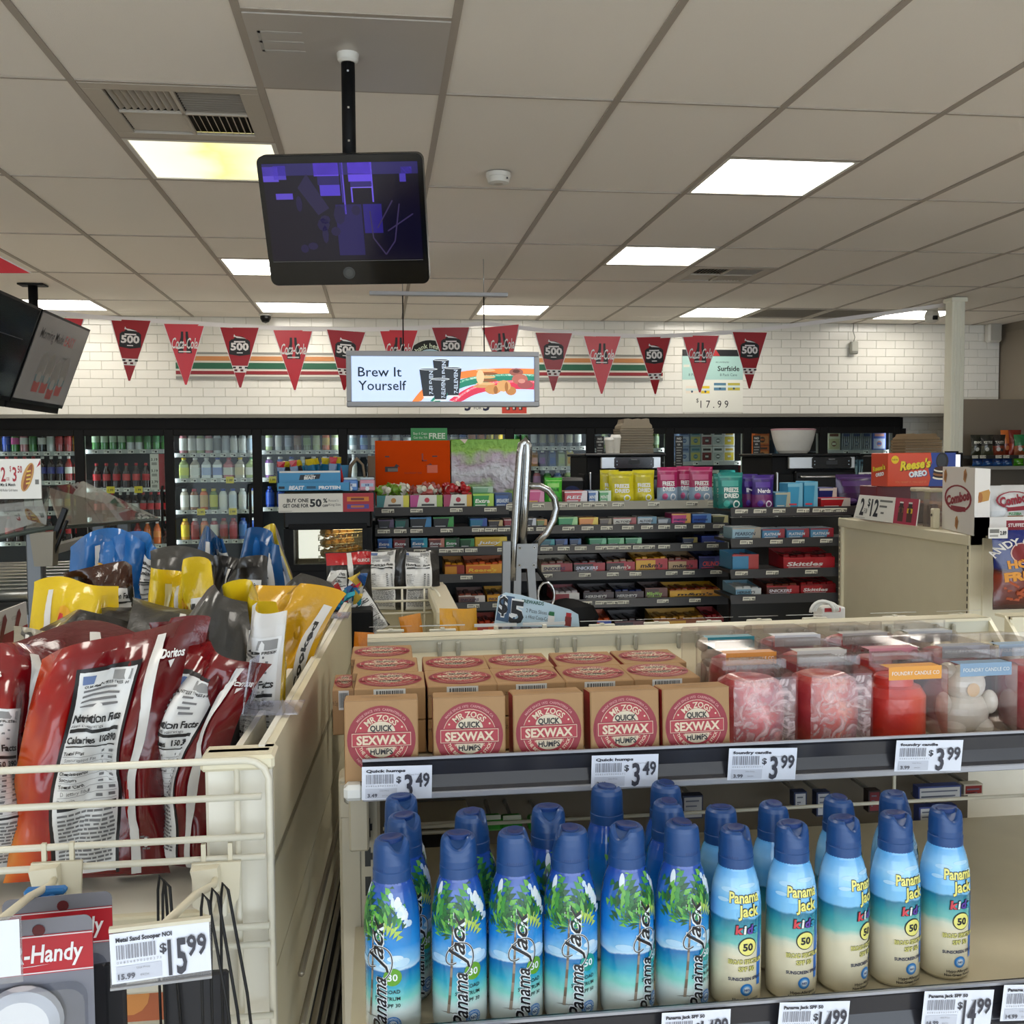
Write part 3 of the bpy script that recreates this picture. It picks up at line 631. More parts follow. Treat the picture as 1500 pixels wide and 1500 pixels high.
for a in ((-.055, 0, .14, 1.76), (.68, .735, .14, 1.76), (0, .68, .14, .2), (0, .68, 1.70, 1.76)): b.box(a[0], a[1], -.045, -.005, a[2], a[3], m_fr, .004)
dfm = b.mesh('door'); b = MB(); b.box(0, .68, -.03, -.026, .2, 1.70, gl); dgm = b.mesh('glass_pane')
b = MB(); b.tube([(.66, -.05, 1.25), (.66, -.09, 1.22), (.66, -.09, .85), (.66, -.05, .82)], .012, m_blk2, 8); dhm = b.mesh('handle')
ls = Em('#f2f7ff', COOL); b = MB(); b.box(-.012, .012, 0, .012, .2, 1.74, ls); lsm = b.mesh('light_strip')
b = MB(); b.box(-.02, .02, -.014, .004, .18, 1.78, m_white); lbm = b.mesh('strip_holder')
b = MB(); F = FRONT(0, -.0465, 0)
b.box(.01, .085, -.0475, -.0455, 1.32, 1.68, P('#17181a')); F = FRONT(0, -.0476, 0); 
for i, (t_, s_) in enumerate((('NO', .028), ('CRUISER', .017), ('I.D.', .022))): b.text(F, t_, .047, 1.655-.028*i, s_, P('#c9ccca'), bold=.02)
for i in range(9): b.rect(F, .02, .075-.006*(i % 3), 1.565-.025*i, 1.575-.025*i, P('#7d807e'))
for i in range(5):
    for j in range(2): b.rect(F, .012+.037*j, .044+.037*j, 1.295-.02*i, 1.31-.02*i, P('#c9ccca'))
decm = b.mesh('decal')
for i in range(11):
    x0 = PX0+PITCH*i
    d = ob('door', dfm, cool, (x0, DG, 0)); ob('glass_pane', dgm, d); ob('handle', dhm, d)
    if i in (7, 8, 9): ob('decal', decm, d)
    h = ob('light_strip', lsm, cool, (x0-.041, DG+.085, 0)); ob('holder', lbm, h)
h = ob('light_strip', lsm, cool, (xe-.07, DG+.085, 0)); ob('holder', lbm, h)
# drinks: one mesh per kind and colouring
m_pet = lambda c_: mat('drink_'+c_.lstrip('#'), c_, .12, coat=.6)
BT = {}
def bottle(kind, body, lab, cap):
    k = (kind, body, lab, cap)
    if k in BT: return BT[k]
    b = MB(); B, L_, C_ = m_pet(body), P(lab, .35), P(cap, .35)
    if kind == 'soda': b.lathe([(.028, 0), (.034, .008), (.034, .07), (.0345, .071), (.0345, .13), (.034, .131), (.032, .155), (.016, .19), (.013, .205), (.0145, .206), (.0145, .226), (.012, .228)], [B, B, B, L_, B, B, B, B, C_, C_, C_], 12)
    elif kind == 'wine': b.lathe([(.03, 0), (.036, .006), (.036, .05), (.0365, .051), (.0365, .12), (.036, .121), (.034, .15), (.014, .19), (.0125, .23), (.0145, .231), (.0145, .245), (.013, .246)], [B, B, B, L_, B, B, B, B, C_, C_, C_], 12)
    elif kind == 'can': b.lathe([(.025, 0), (.031, .008), (.031, .04), (.0312, .041), (.0312, .12), (.031, .121), (.031, .15), (.026, .162), (.024, .16)], [B, B, B, L_, B, B, m_chrome, m_chrome], 12)
    elif kind == 'tea': b.lathe([(.03, 0), (.038, .006), (.038, .03), (.0385, .031), (.0385, .14), (.038, .141), (.03, .165), (.019, .175), (.021, .176), (.021, .195), (.018, .197)], [B, B, B, L_, B, B, B, C_, C_, C_], 12)
    elif kind == 'jug': b.box(-.042, .042, -.042, .042, 0, .15, B, .01); b.box(-.0425, .0425, -.0425, .0425, .03, .12, L_, .008); b.lathe([(.042, .15), (.02, .18), (.019, .19), (.021, .191), (.021, .21)], [B, B, C_, C_], 12)
    elif kind == 'carton': b.box(-.034, .034, -.034, .034, 0, .17, L_, .004); b.hexa([(-.034, -.034, .17), (.034, -.034, .17), (.034, .034, .17), (-.034, .034, .17), (-.03, -.004, .205), (.03, -.004, .205), (.03, .004, .205), (-.03, .004, .205)], L_); b.box(-.025, .025, -.0352, -.034, .04, .12, B); b.lathe([(.016, .185), (.016, .205)], C_, 10, (0, -.016, 0))
    BT[k] = b.mesh('bottle'); return BT[k]
CNAME = {'#2a140f': 'dark cola', '#1d3e9a': 'deep blue', '#3f8f3c': 'green', '#a02320': 'red', '#d8a020': 'yellow', '#d8671e': 'orange', '#dfe3e2': 'clear', '#cfc7b4': 'pale milky', '#1a1b1d': 'black', '#8a5a3a': 'brown', '#4f6fb8': 'blue', '#7b3f8f': 'purple', '#b9c98a': 'pale green', '#9aa7ad': 'silver', '#d58a92': 'pink', '#2f6f66': 'teal', '#6a7f3a': 'olive'}
KN = {'soda': 'soda bottle', 'wine': 'long-necked bottle', 'can': 'tall can', 'tea': 'tea bottle', 'jug': 'juice jug', 'carton': 'drink carton'}
COLA, BLU, GRN, RED, YEL, ORA, CLR, MILK, BLK, BRN, BL2, PUR, PGR, SIL, PNK, TEA, OLI = CNAME.keys()
_b = MB(); _b.box(-.025, .025, -.004, 0, -.016, .016, P('#e9e8e0')); _b.box(-.02, .0, -.0046, -.004, .002, .008, P('#77776f')); _b.box(.004, .02, -.0046, -.004, -.01, .006, P('#2b2b2b')); PT = _b.mesh('price_tag')
_b = MB(); _b.box(-.035, .035, -.006, -.004, -.02, .04, P('#e8d21e')); _b.text(FRONT(0, -.006, 0), '1.99', 0, .008, .03, P('#333010'), bold=.02); YT = _b.mesh('sale_tag')
ZS = {}; HT = dict(soda=.228, wine=.246, can=.162, tea=.197, jug=.21, carton=.206)
def cshelf(i, z, ntag=8, sale=()):
    x0 = PX0+PITCH*i
    b = MB(); b.box(x0-.04, x0+.72, 9.625, 10.3, z-.012, z, m_wire); b.box(x0-.04, x0+.72, 9.612, 9.625, z-.03, z+.008, mat('cooler_tag_rail', '#b8bab8', .35))
    s = ob('shelf', b, cool)
    for k in range(ntag): ob('price_tag', PT, s, (x0+.05+.62*k/max(1, ntag-1), 9.611, z-.012))
    for u in sale: ob('sale_tag', YT, s, (x0+u, 9.606, z-.02))
DOORS = 'first second third fourth fifth sixth seventh eighth ninth tenth eleventh'.split()
def row(i, lvl, z, items, dy=.0, shelf=True, ntag=8, sale=()):
    """items: list of (kind, body, label, cap) left to right in door bay i"""
    if shelf: cshelf(i, z, ntag, sale)
    x0 = PX0+PITCH*i; n = len(items); up = min([q for q in ZS.get(i, ()) if q > z], default=1.84); ZS.setdefault(i, []).append(z)
    for k, it in enumerate(items):
        if it is None: continue
        o = link(bpy.data.objects.new('bottle' if it[0] not in ('can', 'carton') else ('drink_can' if it[0] == 'can' else 'drink_carton'), bottle(*it)), None, (x0+.045+.60*k/max(1, n-1), 9.675+dy, z+.001), random.Random(i*97+k).uniform(-.3, .3))
        o.scale.z = min(1, (up-.036-z)/HT[it[0]]); o.scale.x = o.scale.y = min(1, .60/max(1, n-1)*.97/dict(tea=.077, jug=.086, wine=.073).get(it[0], .07))
        tag(o, '%s %s, %s, %s cooler shelf, %s door from left' % (CNAME[it[1]], KN[it[0]], nth(k, n), lvl, DOORS[i]), 'drink', 'drinks on the %s shelf of the %s cooler door' % (lvl, DOORS[i]))
s = 'soda'; W_, R_, Y_, K_, G_, B_ = '#e4e4dd', '#b3242a', '#e0c62a', '#18191b', '#2f7a3c', '#2b4fa8'
row(0, 'top', 1.56, [(s, BLU, B_, W_), (s, GRN, '#d0509a', W_), (s, PNK, W_, R_), (s, GRN, G_, G_), (s, BLK, W_, K_), (s, CLR, '#c9d6cc', G_), (s, RED, R_, R_), (s, RED, R_, K_), (s, YEL, Y_, R_)])
row(0, 'second', 1.30, [(s, COLA, R_, R_)]*4+[(s, COLA, '#3a3f86', W_)]*3+[(s, RED, W_, W_)]*2)
row(0, 'third', 1.03, [('wine', BLK, K_, W_)]*2+[('wine', BLK, W_, K_)]*4+[('wine', OLI, Y_, Y_), ('wine', GRN, Y_, G_)])
row(0, 'fourth', .76, [(s, COLA, R_, R_)]*8)
row(1, 'top', 1.575, [('soda', GRN, '#bfd8b8', G_)]*4+[('soda', CLR, '#5f9a57', G_)]*2+[('soda', GRN, G_, G_)]*3, ntag=7)
row(1, 'second', 1.231, [(s, COLA, R_, R_)]*3+[(s, COLA, '#c4494a', R_)]*2+[(s, COLA, R_, R_)]*3, sale=(.18, .42))
row(1, 'third', .966, [(s, COLA, '#b8584e', R_)]*3+[(s, COLA, '#d6d3ce', W_)]*3+[(s, COLA, R_, R_)]*4)
row(1, 'fourth', .72, [(s, COLA, '#5a2f2a', R_)]*3+[(s, RED, R_, R_)]*2+[(s, ORA, '#e28a3c', W_)]*2+[(s, COLA, '#5a2f2a', R_)]*1)
row(2, 'top', 1.538, [('tea', PNK, W_, W_), ('tea', MILK, W_, Y_), ('tea', PGR, W_, G_), ('tea', PNK, W_, W_), ('tea', CLR, '#8d8f8e', W_), ('tea', CLR, '#b8bcc6', B_), ('tea', CLR, W_, B_), ('tea', CLR, W_, W_), ('tea', CLR, '#b9cde0', W_)])
row(2, 'second', 1.31, [('jug', PGR, '#c9d06a', Y_), ('jug', MILK, W_, W_), ('jug', CLR, '#a9b9dd', W_), ('jug', CLR, '#8a9ad0', B_), ('jug', PNK, W_, R_), ('jug', MILK, '#d8cba0', Y_), ('jug', PGR, W_, G_)], sale=(.46,))
row(2, 'third', 1.023, [('tea', MILK, W_, W_), ('tea', BRN, W_, R_), ('tea', ORA, '#cfae74', Y_), ('tea', OLI, '#c9c94e', Y_), ('tea', CLR, W_, B_), ('tea', CLR, '#c4d0da', B_), ('tea', CLR, W_, W_), ('tea', MILK, '#b8c6cf', B_)], sale=(.2, .48))
row(2, 'fourth', .752, [('tea', YEL, Y_, Y_), ('tea', RED, '#a43f3a', W_), ('tea', ORA, '#cf8b4a', W_), ('tea', RED, W_, W_), ('tea', BRN, '#a03028', R_), ('tea', RED, R_, R_), ('tea', BL2, '#5a86c4', B_), ('tea', BL2, B_, W_)], sale=(.25,))
row(3, 'top', 1.56, [('can', PGR, W_, G_), ('can', CLR, W_, G_), ('can', SIL, '#b9c4d8', W_), ('wine', BRN, '#8d6a44', W_), ('wine', OLI, '#8fae6a', Y_), ('wine', PGR, '#c9d0a0', G_), ('wine', ORA, '#caa24a', Y_), ('wine', PGR, W_, W_)])
row(3, 'second', 1.31, [('tea', PUR, W_, W_), ('tea', BL2, B_, W_), ('tea', CLR, W_, B_), ('tea', CLR, '#93b9c9', W_), ('tea', BLU, B_, W_), ('tea', PUR, '#7a5aa0', W_), ('tea', RED, R_, W_)], sale=(.08,))
row(3, 'third', 1.04, [('tea', BLU, B_, B_)]*4+[('tea', CLR, W_, B_)]*3)
row(4, 'top', 1.56, [('wine', CLR, '#93a9ae', W_), ('wine', BL2, '#6f9fbf', W_), ('wine', SIL, W_, W_), ('wine', SIL, '#c9cdd0', W_), ('wine', CLR, W_, W_), ('wine', BLK, W_, W_), ('wine', BLK, '#9a9a98', W_)])
row(4, 'second', 1.31, [('wine', CLR, W_, W_), ('wine', BLK, K_, W_), ('wine', BLU, B_, W_), ('wine', BLK, Y_, W_), ('wine', CLR, W_, W_)], sale=(.36,))
row(5, 'top', 1.56, [('wine', SIL, '#9aa4ac', W_), ('wine', PUR, '#5a5a78', W_), ('wine', SIL, W_, W_), ('wine', BL2, '#7f8fb0', W_), ('tea', ORA, '#d8823a', ORA), ('tea', ORA, '#d8823a', R_), ('tea', YEL, Y_, Y_), ('tea', YEL, '#d8b820', G_)])
row(6, 'top', 1.583, [('can', GRN, G_, G_), ('can', GRN, '#5fb04a', G_), ('can', BLK, W_, K_), ('can', BLK, '#b9b08a', K_), ('can', BLK, '#b09a6a', K_), ('can', BLK, '#a89468', K_), ('can', BLK, '#c9c2a0', K_), ('can', BLK, W_, W_)])
row(6, 'second', 1.394, [('carton', PNK, '#b98a90', W_), ('carton', PGR, '#b3b53a', W_), ('carton', ORA, '#c98a4a', W_), ('carton', PUR, '#4a3a66', W_), ('carton', BL2, '#4a6a9a', W_), ('carton', PGR, '#a9b88a', W_), ('carton', YEL, '#cfc06a', W_), None])
row(6, 'third', 1.19, [('tea', MILK, W_, W_), ('tea', PNK, '#cfa39a', W_), ('tea', PNK, '#b98ab0', W_), ('tea', GRN, '#5fae3a', W_), ('tea', BL2, '#7fa8b8', W_), ('tea', PGR, '#8fb87a', W_), ('tea', PGR, W_, W_)])
row(7, 'top', 1.56, [None, ('can', PGR, W_, W_), ('tea', MILK, '#c9c39a', W_), ('tea', BRN, W_, W_), None, ('can', OLI, '#6a8f7a', W_), ('can', OLI, '#9ab08a', W_)], ntag=3)
# beer cases behind the right-hand doors
b = MB(); b.box(-.045, .045, -.002, 0, -.05, .05, P('#2a4f8f')); F = FRONT(0, -.0022, 0)
for q, t_ in enumerate(('DAILY', 'WINE', 'SELECTION')): b.text(F, t_, 0, .03-.026*q, .018, P('#d6dde6'), bold=.02)
ob('shelf_sign', b, cool, (PX0+PITCH*6+.6, 9.6, 1.44))
b = MB(); b.box(-.062, .062, -.002, 0, -.16, .16, P('#ddd9d2')); b.rect(FRONT(0, -.0022, 0), .012, .062, -.16, .16, P('#a8252c')); F = FRONT(0, -.0022, 0)
for q, t_ in enumerate(('3.19', '3.19', '2.79')): b.text(F, t_, -.026, .11-.1*q, .034, P('#2a2424'), bold=.02); b.rect(F, -.05, -.004, .06-.1*q, .085-.1*q, P('#9d9a95'))
ob('shelf_sign', b, cool, (PX0+PITCH*1+.60, 9.55, 1.38))
def case(x, z, w_, h_, base, panel, accent, label, grp, kind=0):
    b = MB(); b.box(0, w_, 0, .25, 0, h_, P(base, .45), .003); F = FRONT(0, 0, 0)
    b.rect(F, w_*.08, w_*.92, h_*.1, h_*.62, P(panel)); b.disc(F, w_*.5, h_*.36, min(w_, h_)*.2, P(accent), .0009, 16)
    b.rect(F, w_*.15, w_*.85, h_*.74, h_*.88, P(accent), .0006); b.rect(F, w_*.35, w_*.65, h_*.3, h_*.42, P(base), .0013)
    if kind == 1:
        for q in range(4): b.poly(F, [(w_*(.1+.2*q), h_*.1), (w_*(.18+.2*q), h_*.1), (w_*(.26+.2*q), h_*.9), (w_*(.18+.2*q), h_*.9)], P('#1b1c1e'), .0012)
    tag(ob('beer_case', b, None, (x, 9.635, z+.001)), label, 'box', grp)
x8 = PX0+PITCH*8; cshelf(8, 1.43, 4); cshelf(8, 1.13, 4)
for k, (bs, pn, ac, nm_) in enumerate((('#8fa3c4', '#b9c4d2', '#5a6f9a', 'blue-grey'), ('#8fa8a8', '#c9c06a', '#4f7f8f', 'teal and yellow'), ('#dcd8d0', '#7a2a2c', '#3a2f2c', 'white and red'), ('#dcdcd6', '#b9bfb6', '#3f4a44', 'white and grey'), ('#e2e0d8', '#d8bf3a', '#c9a52a', 'white and yellow'))):
    for lv in (0, 1): case(x8+.1+.112*k, 1.43+.152*lv, .108, .148, bs, pn, ac, '%s beer case, %s of two, ninth cooler door top shelf' % (nm_, ('lower', 'upper')[lv]), 'beer cases in the ninth cooler door')
for k, (bs, pn, ac, nm_) in enumerate((('#dcdcd6', '#b9bfb6', '#4a4f52', 'white and grey'), ('#dfd3c4', '#cfb9a2', '#5a4f42', 'white and tan'), ('#d6d8c8', '#a9bfa0', '#4f5f4a', 'white and pale green'), ('#2fa39a', '#d8cf3a', '#1d5f5a', 'teal and yellow'))):
    case(x8+.02+.163*k, 1.13, .155, .22, bs, pn, ac, '%s beer case, %s, ninth cooler door lower shelf' % (nm_, nth(k, 4)), 'beer cases in the ninth cooler door')
x9 = PX0+PITCH*9; cshelf(9, 1.44, 3); cshelf(9, 1.0, 3)
for lv in (0, 1): case(x9+.10, 1.44+.15*lv, .145, .146, '#d0641f', '#e08a42', '#5a3a22', 'orange beer case, %s of two, in the tenth cooler door' % ('lower', 'upper')[lv], 'beer cases in the tenth cooler door')
for k in range(3): case(x9+.02+.165*k, 1.12, .16, .27, '#b3161f', '#c9242c', '#d8d0c8', 'tall red beer case, %s in the tenth cooler door' % nth(k, 3), 'beer cases in the tenth cooler door')
case(x9+.3, 1.44, .2, .2, '#3f5f7f', '#6f8f9f', '#2a3f4f', 'dark blue beer case behind the white bowl', 'beer cases in the tenth cooler door')
for k in range(4): case(x9+.02+.165*k, 1.0, .155, .115, '#8f1a20', '#a02228', '#cfc6bd', 'flat red beer case, %s under the tall ones, tenth cooler door' % nth(k, 4), 'beer cases in the tenth cooler door')
x10 = PX0+PITCH*10; cshelf(10, 1.53, 4); cshelf(10, 1.28, 4)
case(x10+.08, 1.53, .13, .19, '#cfcfae', '#b9b68a', '#6a3a26', 'cream beer case, leftmost at the top of the last cooler door', 'beer cases in the last cooler door')
for k in range(3): case(x10+.225+.105*k, 1.53, .1, .19, '#8f979c', '#aab0b4', '#3a4f8a', 'silver beer case with slanted bars, %s at last cooler door top' % nth(k, 3), 'beer cases in the last cooler door', 1)
case(x10+.545, 1.53, .14, .19, '#4a5fa8', '#b9c0d8', '#c98a7a', 'blue and pale beer case at the right of the last cooler door', 'beer cases in the last cooler door')
for k in range(5): case(x10+.03+.125*k, 1.28, .118, .16, '#5f7f94', '#9fb4bf', '#26374a', 'blue-grey beer case, %s on the lower shelf of the last cooler door' % nth(k, 5), 'beer cases in the last cooler door', k % 2)
# ================================================================ CANDY SHELVES in the middle of the shop
def span(px0, px1, py0, py1, Y):
    a, d = W(px0, py1, Y), W(px1, py0, Y); return a.x, a.z, d.x-a.x, d.z-a.z      # left x, base z, width, height
def tagmesh(w_, h_, title, price, tint='#e6e3d3'):
    b = MB(); b.box(-w_/2, w_/2, -.0015, 0, -h_/2, h_/2, P(tint)); F = FRONT(0, -.0017, 0)
    b.rect(F, -w_*.44, 0, h_*.12, h_*.34, P('#8f8d84')); b.rect(F, -w_*.44, 0, -h_*.3, -h_*.05, P('#a9a79e')); b.text(F, price, w_*.26, 0, h_*.75, P('#1d1d1d'), bold=.03, width=w_*.4)
    return b.mesh('price_tag')
CT = [tagmesh(.056, .026, '', p) for p in ('2.19', '1.79', '2.89', '3.49')]
gon = thing('candy_gondola', 'long charcoal candy gondola with rows of gum and chocolate trays', 'shelving', (0, 0, 0))
GA, GB = W(550, 800, 4.7).x, W(1066, 800, 4.7).x; GC, GD = W(1070, 800, 4.3).x, W(1232, 800, 4.3).x
b = MB(); b.box(GA, GB, 5.06, 5.09, 0, 1.25, m_dark); ob('back_panel', b, gon)
b = MB(); b.box(W(1071, 800, 4.72).x, GD+.25, 4.72, 4.75, .0, 1.2, m_dark); ob('back_panel', b, gon)
for x in (GA-.013, GB+.001, (GA+GB)/2-.02):
    b = MB(); b.box(x, x+.012, 4.94 if GA < x < GB else 4.86, 5.06, .0, 1.2, m_blk2); ob('side_panel', b, gon)
def rail(x0, x1, Y, ztop, tags, py, depth=.33, tilt=.012, tall=.038, mt=None):
    b = MB(); b.box(x0, x1, Y+.004, Y+depth, ztop-.006-.012, ztop-.006, m_dark)
    b.hexa([(x0, Y-tilt, ztop-tall), (x1, Y-tilt, ztop-tall), (x1, Y+.004-tilt, ztop-tall), (x0, Y+.004-tilt, ztop-tall), (x0, Y, ztop), (x1, Y, ztop), (x1, Y+.004, ztop), (x0, Y+.004, ztop)], mt or m_lip)
    s = ob('shelf', b, gon); ang = math.atan2(tilt, tall)
    for k, px in enumerate(tags):
        o = ob('price_tag', CT[(k*7+int(py)) % 4], s, (W(px, py, Y).x, Y-tilt*.55-.001, ztop-tall*.52), (ang, 0, 0))
LV = {}
m_lipl = mat('candy_rail_light', '#8a887e', .4)
def zrow(py, Y): return W(900, py, Y).z
for n, y0, tags in (('top', 739, (568, 610, 668, 718, 750, 788, 822, 842, 862, 880, 905, 957, 1013, 1044)), ('second', 768, (562, 586, 610, 654, 700, 719, 738, 772, 794, 832, 860, 888, 919, 947, 972, 996, 1023, 1052)), ('third', 797, (563, 585, 615, 652, 670, 690, 737, 800, 825, 850, 880, 897, 915, 935, 950, 972, 1005, 1043)), ('fourth', 836, (683, 800, 856, 897, 930, 983, 1008, 1048)), ('fifth', 877, (693, 730, 858, 880, 896, 912, 970, 1017)), ('bottom', 925, ())):
    z = zrow(y0, 4.7); LV[n] = z
    if n == 'top': rail(GA, W(745, 740, 4.7).x, 4.7, z, [t_ for t_ in tags if t_ < 745], y0+4); rail(W(745, 740, 4.7).x, W(1056, 740, 4.7).x, 4.7, z+.016, [t_ for t_ in tags if t_ >= 745], y0-1, mt=m_lipl)
    else: rail(GA, GB, 4.7, z, tags, y0+4)
for n, y0, tags in (('rtop', 746, (1085, 1112, 1140, 1175, 1198, 1215, 1230)), ('rsecond', 792, (1092, 1136, 1168, 1209)), ('rthird', 838, (1085, 1130, 1187)), ('rfourth', 876, (1096,)), ('rbottom', 930, ())):
    z = zrow(y0, 4.3); LV[n] = z; rail(GC, GD+.2, 4.3, z, tags, y0+5, depth=.22)
SN = {'top': 'top candy shelf', 'second': 'second candy shelf', 'third': 'third candy shelf', 'fourth': 'fourth candy shelf', 'fifth': 'fifth candy shelf', 'bottom': 'bottom candy shelf', 'rtop': 'right unit top shelf', 'rsecond': 'right unit second shelf', 'rthird': 'right unit third shelf', 'rfourth': 'right unit fourth shelf', 'rbottom': 'right unit bottom shelf'}
CNT = {}
def sub(): return None
def tray(lv, px0, px1, hpx, col, acc, txt, tcol, what, packs=None, dy=.03, h0=.62):
    """open display tray: printed front, slanted side walls, packs standing inside"""
    Y = (4.7 if lv[0] != 'r' or lv == 'rtop' and False else 4.7) if not lv.startswith('r') else 4.3
    Y += dy; x, _, w_, _h = span(px0, px1, 700, 720, Y); h = hpx*Y/FPX; z = LV[lv]-.005
    t = thing('candy_tray', '%s on the %s' % (what, SN[lv]), 'candy', (x, Y, z), 0, 'candy trays on the '+SN[lv])
    m = P(col, .35); D = .17; b = MB(); f = h*h0
    b.box(0, w_, 0, .002, 0, f, m); b.box(0, w_, D-.002, D, 0, h, m); b.box(0, w_, 0, D, 0, .002, m)
    for xx_ in (0, w_-.002): b.hexa([(xx_, 0, 0), (xx_+.002, 0, 0), (xx_+.002, D, 0), (xx_, D, 0), (xx_, 0, f), (xx_+.002, 0, f), (xx_+.002, D, h), (xx_, D, h)], m)
    F = FRONT(0, -.0002, 0); b.rect(F, w_*.62, w_, 0, f, P(acc, .35))
    b.rect(F, 0, w_, f*.88, f, P(acc, .35), .0006)
    if txt: b.text(F, txt, w_*(.42 if len(txt) > 6 else .5), f*.42, f*.5, P(tcol), bold=.03, shear=.15, width=w_*(.7 if len(txt) > 4 else .5), h=.001); b.rect(F, w_*.1, w_*.72, f*.08, f*.13, P(tcol), .0007)
    ob('tray', b, t)
    n = max(3, int(w_/.03)); pc = P(packs or col, .25); pa = P(acc, .25)
    for k in range(n):
        a = .004+(w_-.008)*k/n; e = .004+(w_-.008)*(k+.92)/n; hh = h*(.72+.1*((k*37+px0) % 3)/2)
        b = MB(); b.box(a, e, .012, D-.008, .003, hh, pc, .004); b.box(a-.0002, e+.0002, .0112, D-.007, hh*.55, hh*.8, pa); ob('packet', b, t)
def pack(lv, px0, px1, hpx, col, acc, txt, tcol, what, dy=.025, D=.12, up=0):
    """closed carton or gum sleeve"""
    Y = (4.3 if lv.startswith('r') else 4.7)+dy; x, _, w_, _h = span(px0, px1, 700, 720, Y); h = hpx*Y/FPX; z = LV[lv]-.005+up+(.016 if lv == 'top' and px0 > 745 else 0)
    b = MB(); m = P(col, .3); b.box(0, w_, 0, D, 0, h, m, .003); F = FRONT(0, -.0001, 0)
    b.poly(F, [(w_*.68, 0), (w_, 0), (w_, h), (w_*.8, h)], P(acc, .3)); b.rect(F, 0, w_, h*.84, h*.97, P(acc, .3), .0006)
    if txt: b.text(F, txt, w_*.45, h*.45, h*.38, P(tcol), bold=.03, shear=.15, width=w_*.72, h=.0012)
    b.rect(F, w_*.1, w_*.6, h*.1, h*.17, P(tcol), .0008)
    tag(ob('candy_box', b, None, (x, Y, z)), '%s on the %s' % (what, SN[lv]), 'candy', 'candy boxes on the '+SN[lv])
def foil(col, rough=.25): return mat('foil_'+col.lstrip('#'), col, rough, bump=.25, scale=45, coat=.4)
def pouch_mesh(w_, h, top, low, mid, txt, tcol, sub_='', dep=.035):
    b = MB(); mt, ml = foil(top), foil(low)
    def S_(u, v, side):
        wd = w_*(1-.10*max(0, v-.1)*(1-v)*2); x = (u-.5)*wd
        bul = dep*(max(0, 1-(2*u-1)**2))**.6*(1-v)**.55*(.35+.65*min(1, v*5+.3))
        rip = .0022*sin(u*23+v*9)*(1-v)
        return Vector((x, side*(bul+rip)+.004*sin(v*pi), v*h))
    for sd in (-1, 1):
        b.sheet(lambda u, v: S_(u, v*.4, sd), 10, 5, ml, flip=sd > 0); b.sheet(lambda u, v: S_(u, .4+v*.6, sd), 10, 8, mt, flip=sd > 0)
    b.sheet(lambda u, v: S_(u, 0, -1).lerp(S_(u, 0, 1), v), 10, 1, ml, flip=True)
    G = lambda x, y, hh=0: S_(x/w_+.5, y/h, -1)+Vector((0, -.0012-hh, 0))
    b.rect(G, -w_*.46, w_*.46, h*.86, h*.9, P(mid, .3), .0004, 6, 1); b.rect(G, -w_*.38, w_*.3, h*.62, h*.78, P(mid, .3), .0004, 6, 2)
    for k, l in enumerate(txt.split('|')): b.text(G, l, 0, h*(.52-.16*k), h*.17, P(tcol), bold=.035, width=w_*.6, h=.0018)
    b.disc(G, -w_*.2, h*.14, w_*.13, P(mid), .001, 10); b.disc(G, w_*.18, h*.12, w_*.15, P(tcol), .001, 10); b.disc(G, w_*.18, h*.12, w_*.1, P(low), .0016, 10)
    return b.mesh('candy_pouch')
PM = {}
def pouch(lv, px0, px1, ytop, ybase, dy, cols, txt, tcol, what, zup=None):
    Y = (4.3 if lv.startswith('r') else 4.7)+dy; x, z, w_, h = span(px0, px1, ytop, ybase, Y)
    z = LV[lv]-.005+(.016 if lv == 'top' and px0 > 745 else 0) if zup is None else z
    k = (cols, txt); base = PM.get(k)
    if not base: base = PM[k] = pouch_mesh(.118, .16, *cols, txt, tcol)
    o = link(bpy.data.objects.new('candy_pouch', base), None, (x+w_/2, Y+.02, z), random.Random(px0).uniform(-.08, .08)); o.scale = (w_/.118, 1, h/.16)
    tag(o, '%s on the %s' % (what, SN[lv]), 'candy', 'candy pouches on the '+SN[lv])
def pile(px0, px1, col, acc, wrap, fruit, what):
    """white tray heaped with wrapped sweets"""
    Y = 4.73; x, z, w_, h = span(px0, px1, 723, 742, Y); z = LV['top']-.005
    t = thing('candy_tray', what, 'candy', (x, Y, z), 0, 'heaped sweet trays on the top candy shelf')
    b = MB(); D = .2; m = P('#dad9cf', .35)
    b.box(0, w_, 0, .002, 0, h, m); b.box(0, w_, D-.002, D, 0, h, m); b.box(0, .002, 0, D, 0, h, m); b.box(w_-.002, w_, 0, D, 0, h, m); b.box(0, w_, 0, D, 0, .002, m)
    F = FRONT(0, -.0002, 0); b.poly(F, [(0, 0), (w_*.2, 0), (w_*.28, h), (0, h)], P(col, .3)); b.rect(F, w_*.82, w_, 0, h, P(acc, .3)); b.disc(F, w_*.52, h*.6, h*.2, P(fruit), .0006, 12); b.rect(F, w_*.35, w_*.75, h*.14, h*.3, P('#3a3a35'), .0006)
    ob('tray', b, t); rd = random.Random(px0)
    for k in range(18):
        b = MB(); b.lathe([(.001, -.042), (.015, -.034), (.007, -.024), (.019, 0), (.007, .024), (.015, .034), (.001, .042)], [foil(wrap)]*3+[foil(('#d9d8c8', wrap)[k % 2])]*3, 7)
        ob('sweet', b, t, (rd.uniform(.02, w_-.02), rd.uniform(.03, D-.03), h+.004+rd.uniform(0, .03)), (rd.uniform(.9, 2.2), rd.uniform(-.4, .4), rd.uniform(0, 3)))
pile(552, 599, '#2d7f80', '#d8cf3a', '#7aa83a', '#c9904a', 'tray heaped with green wrapped sweets, leftmost on the top candy shelf')
pile(601, 648, '#b83a84', '#8fae3a', '#b4605a', '#c03a4a', 'tray heaped with pink wrapped sweets, second on the top candy shelf')
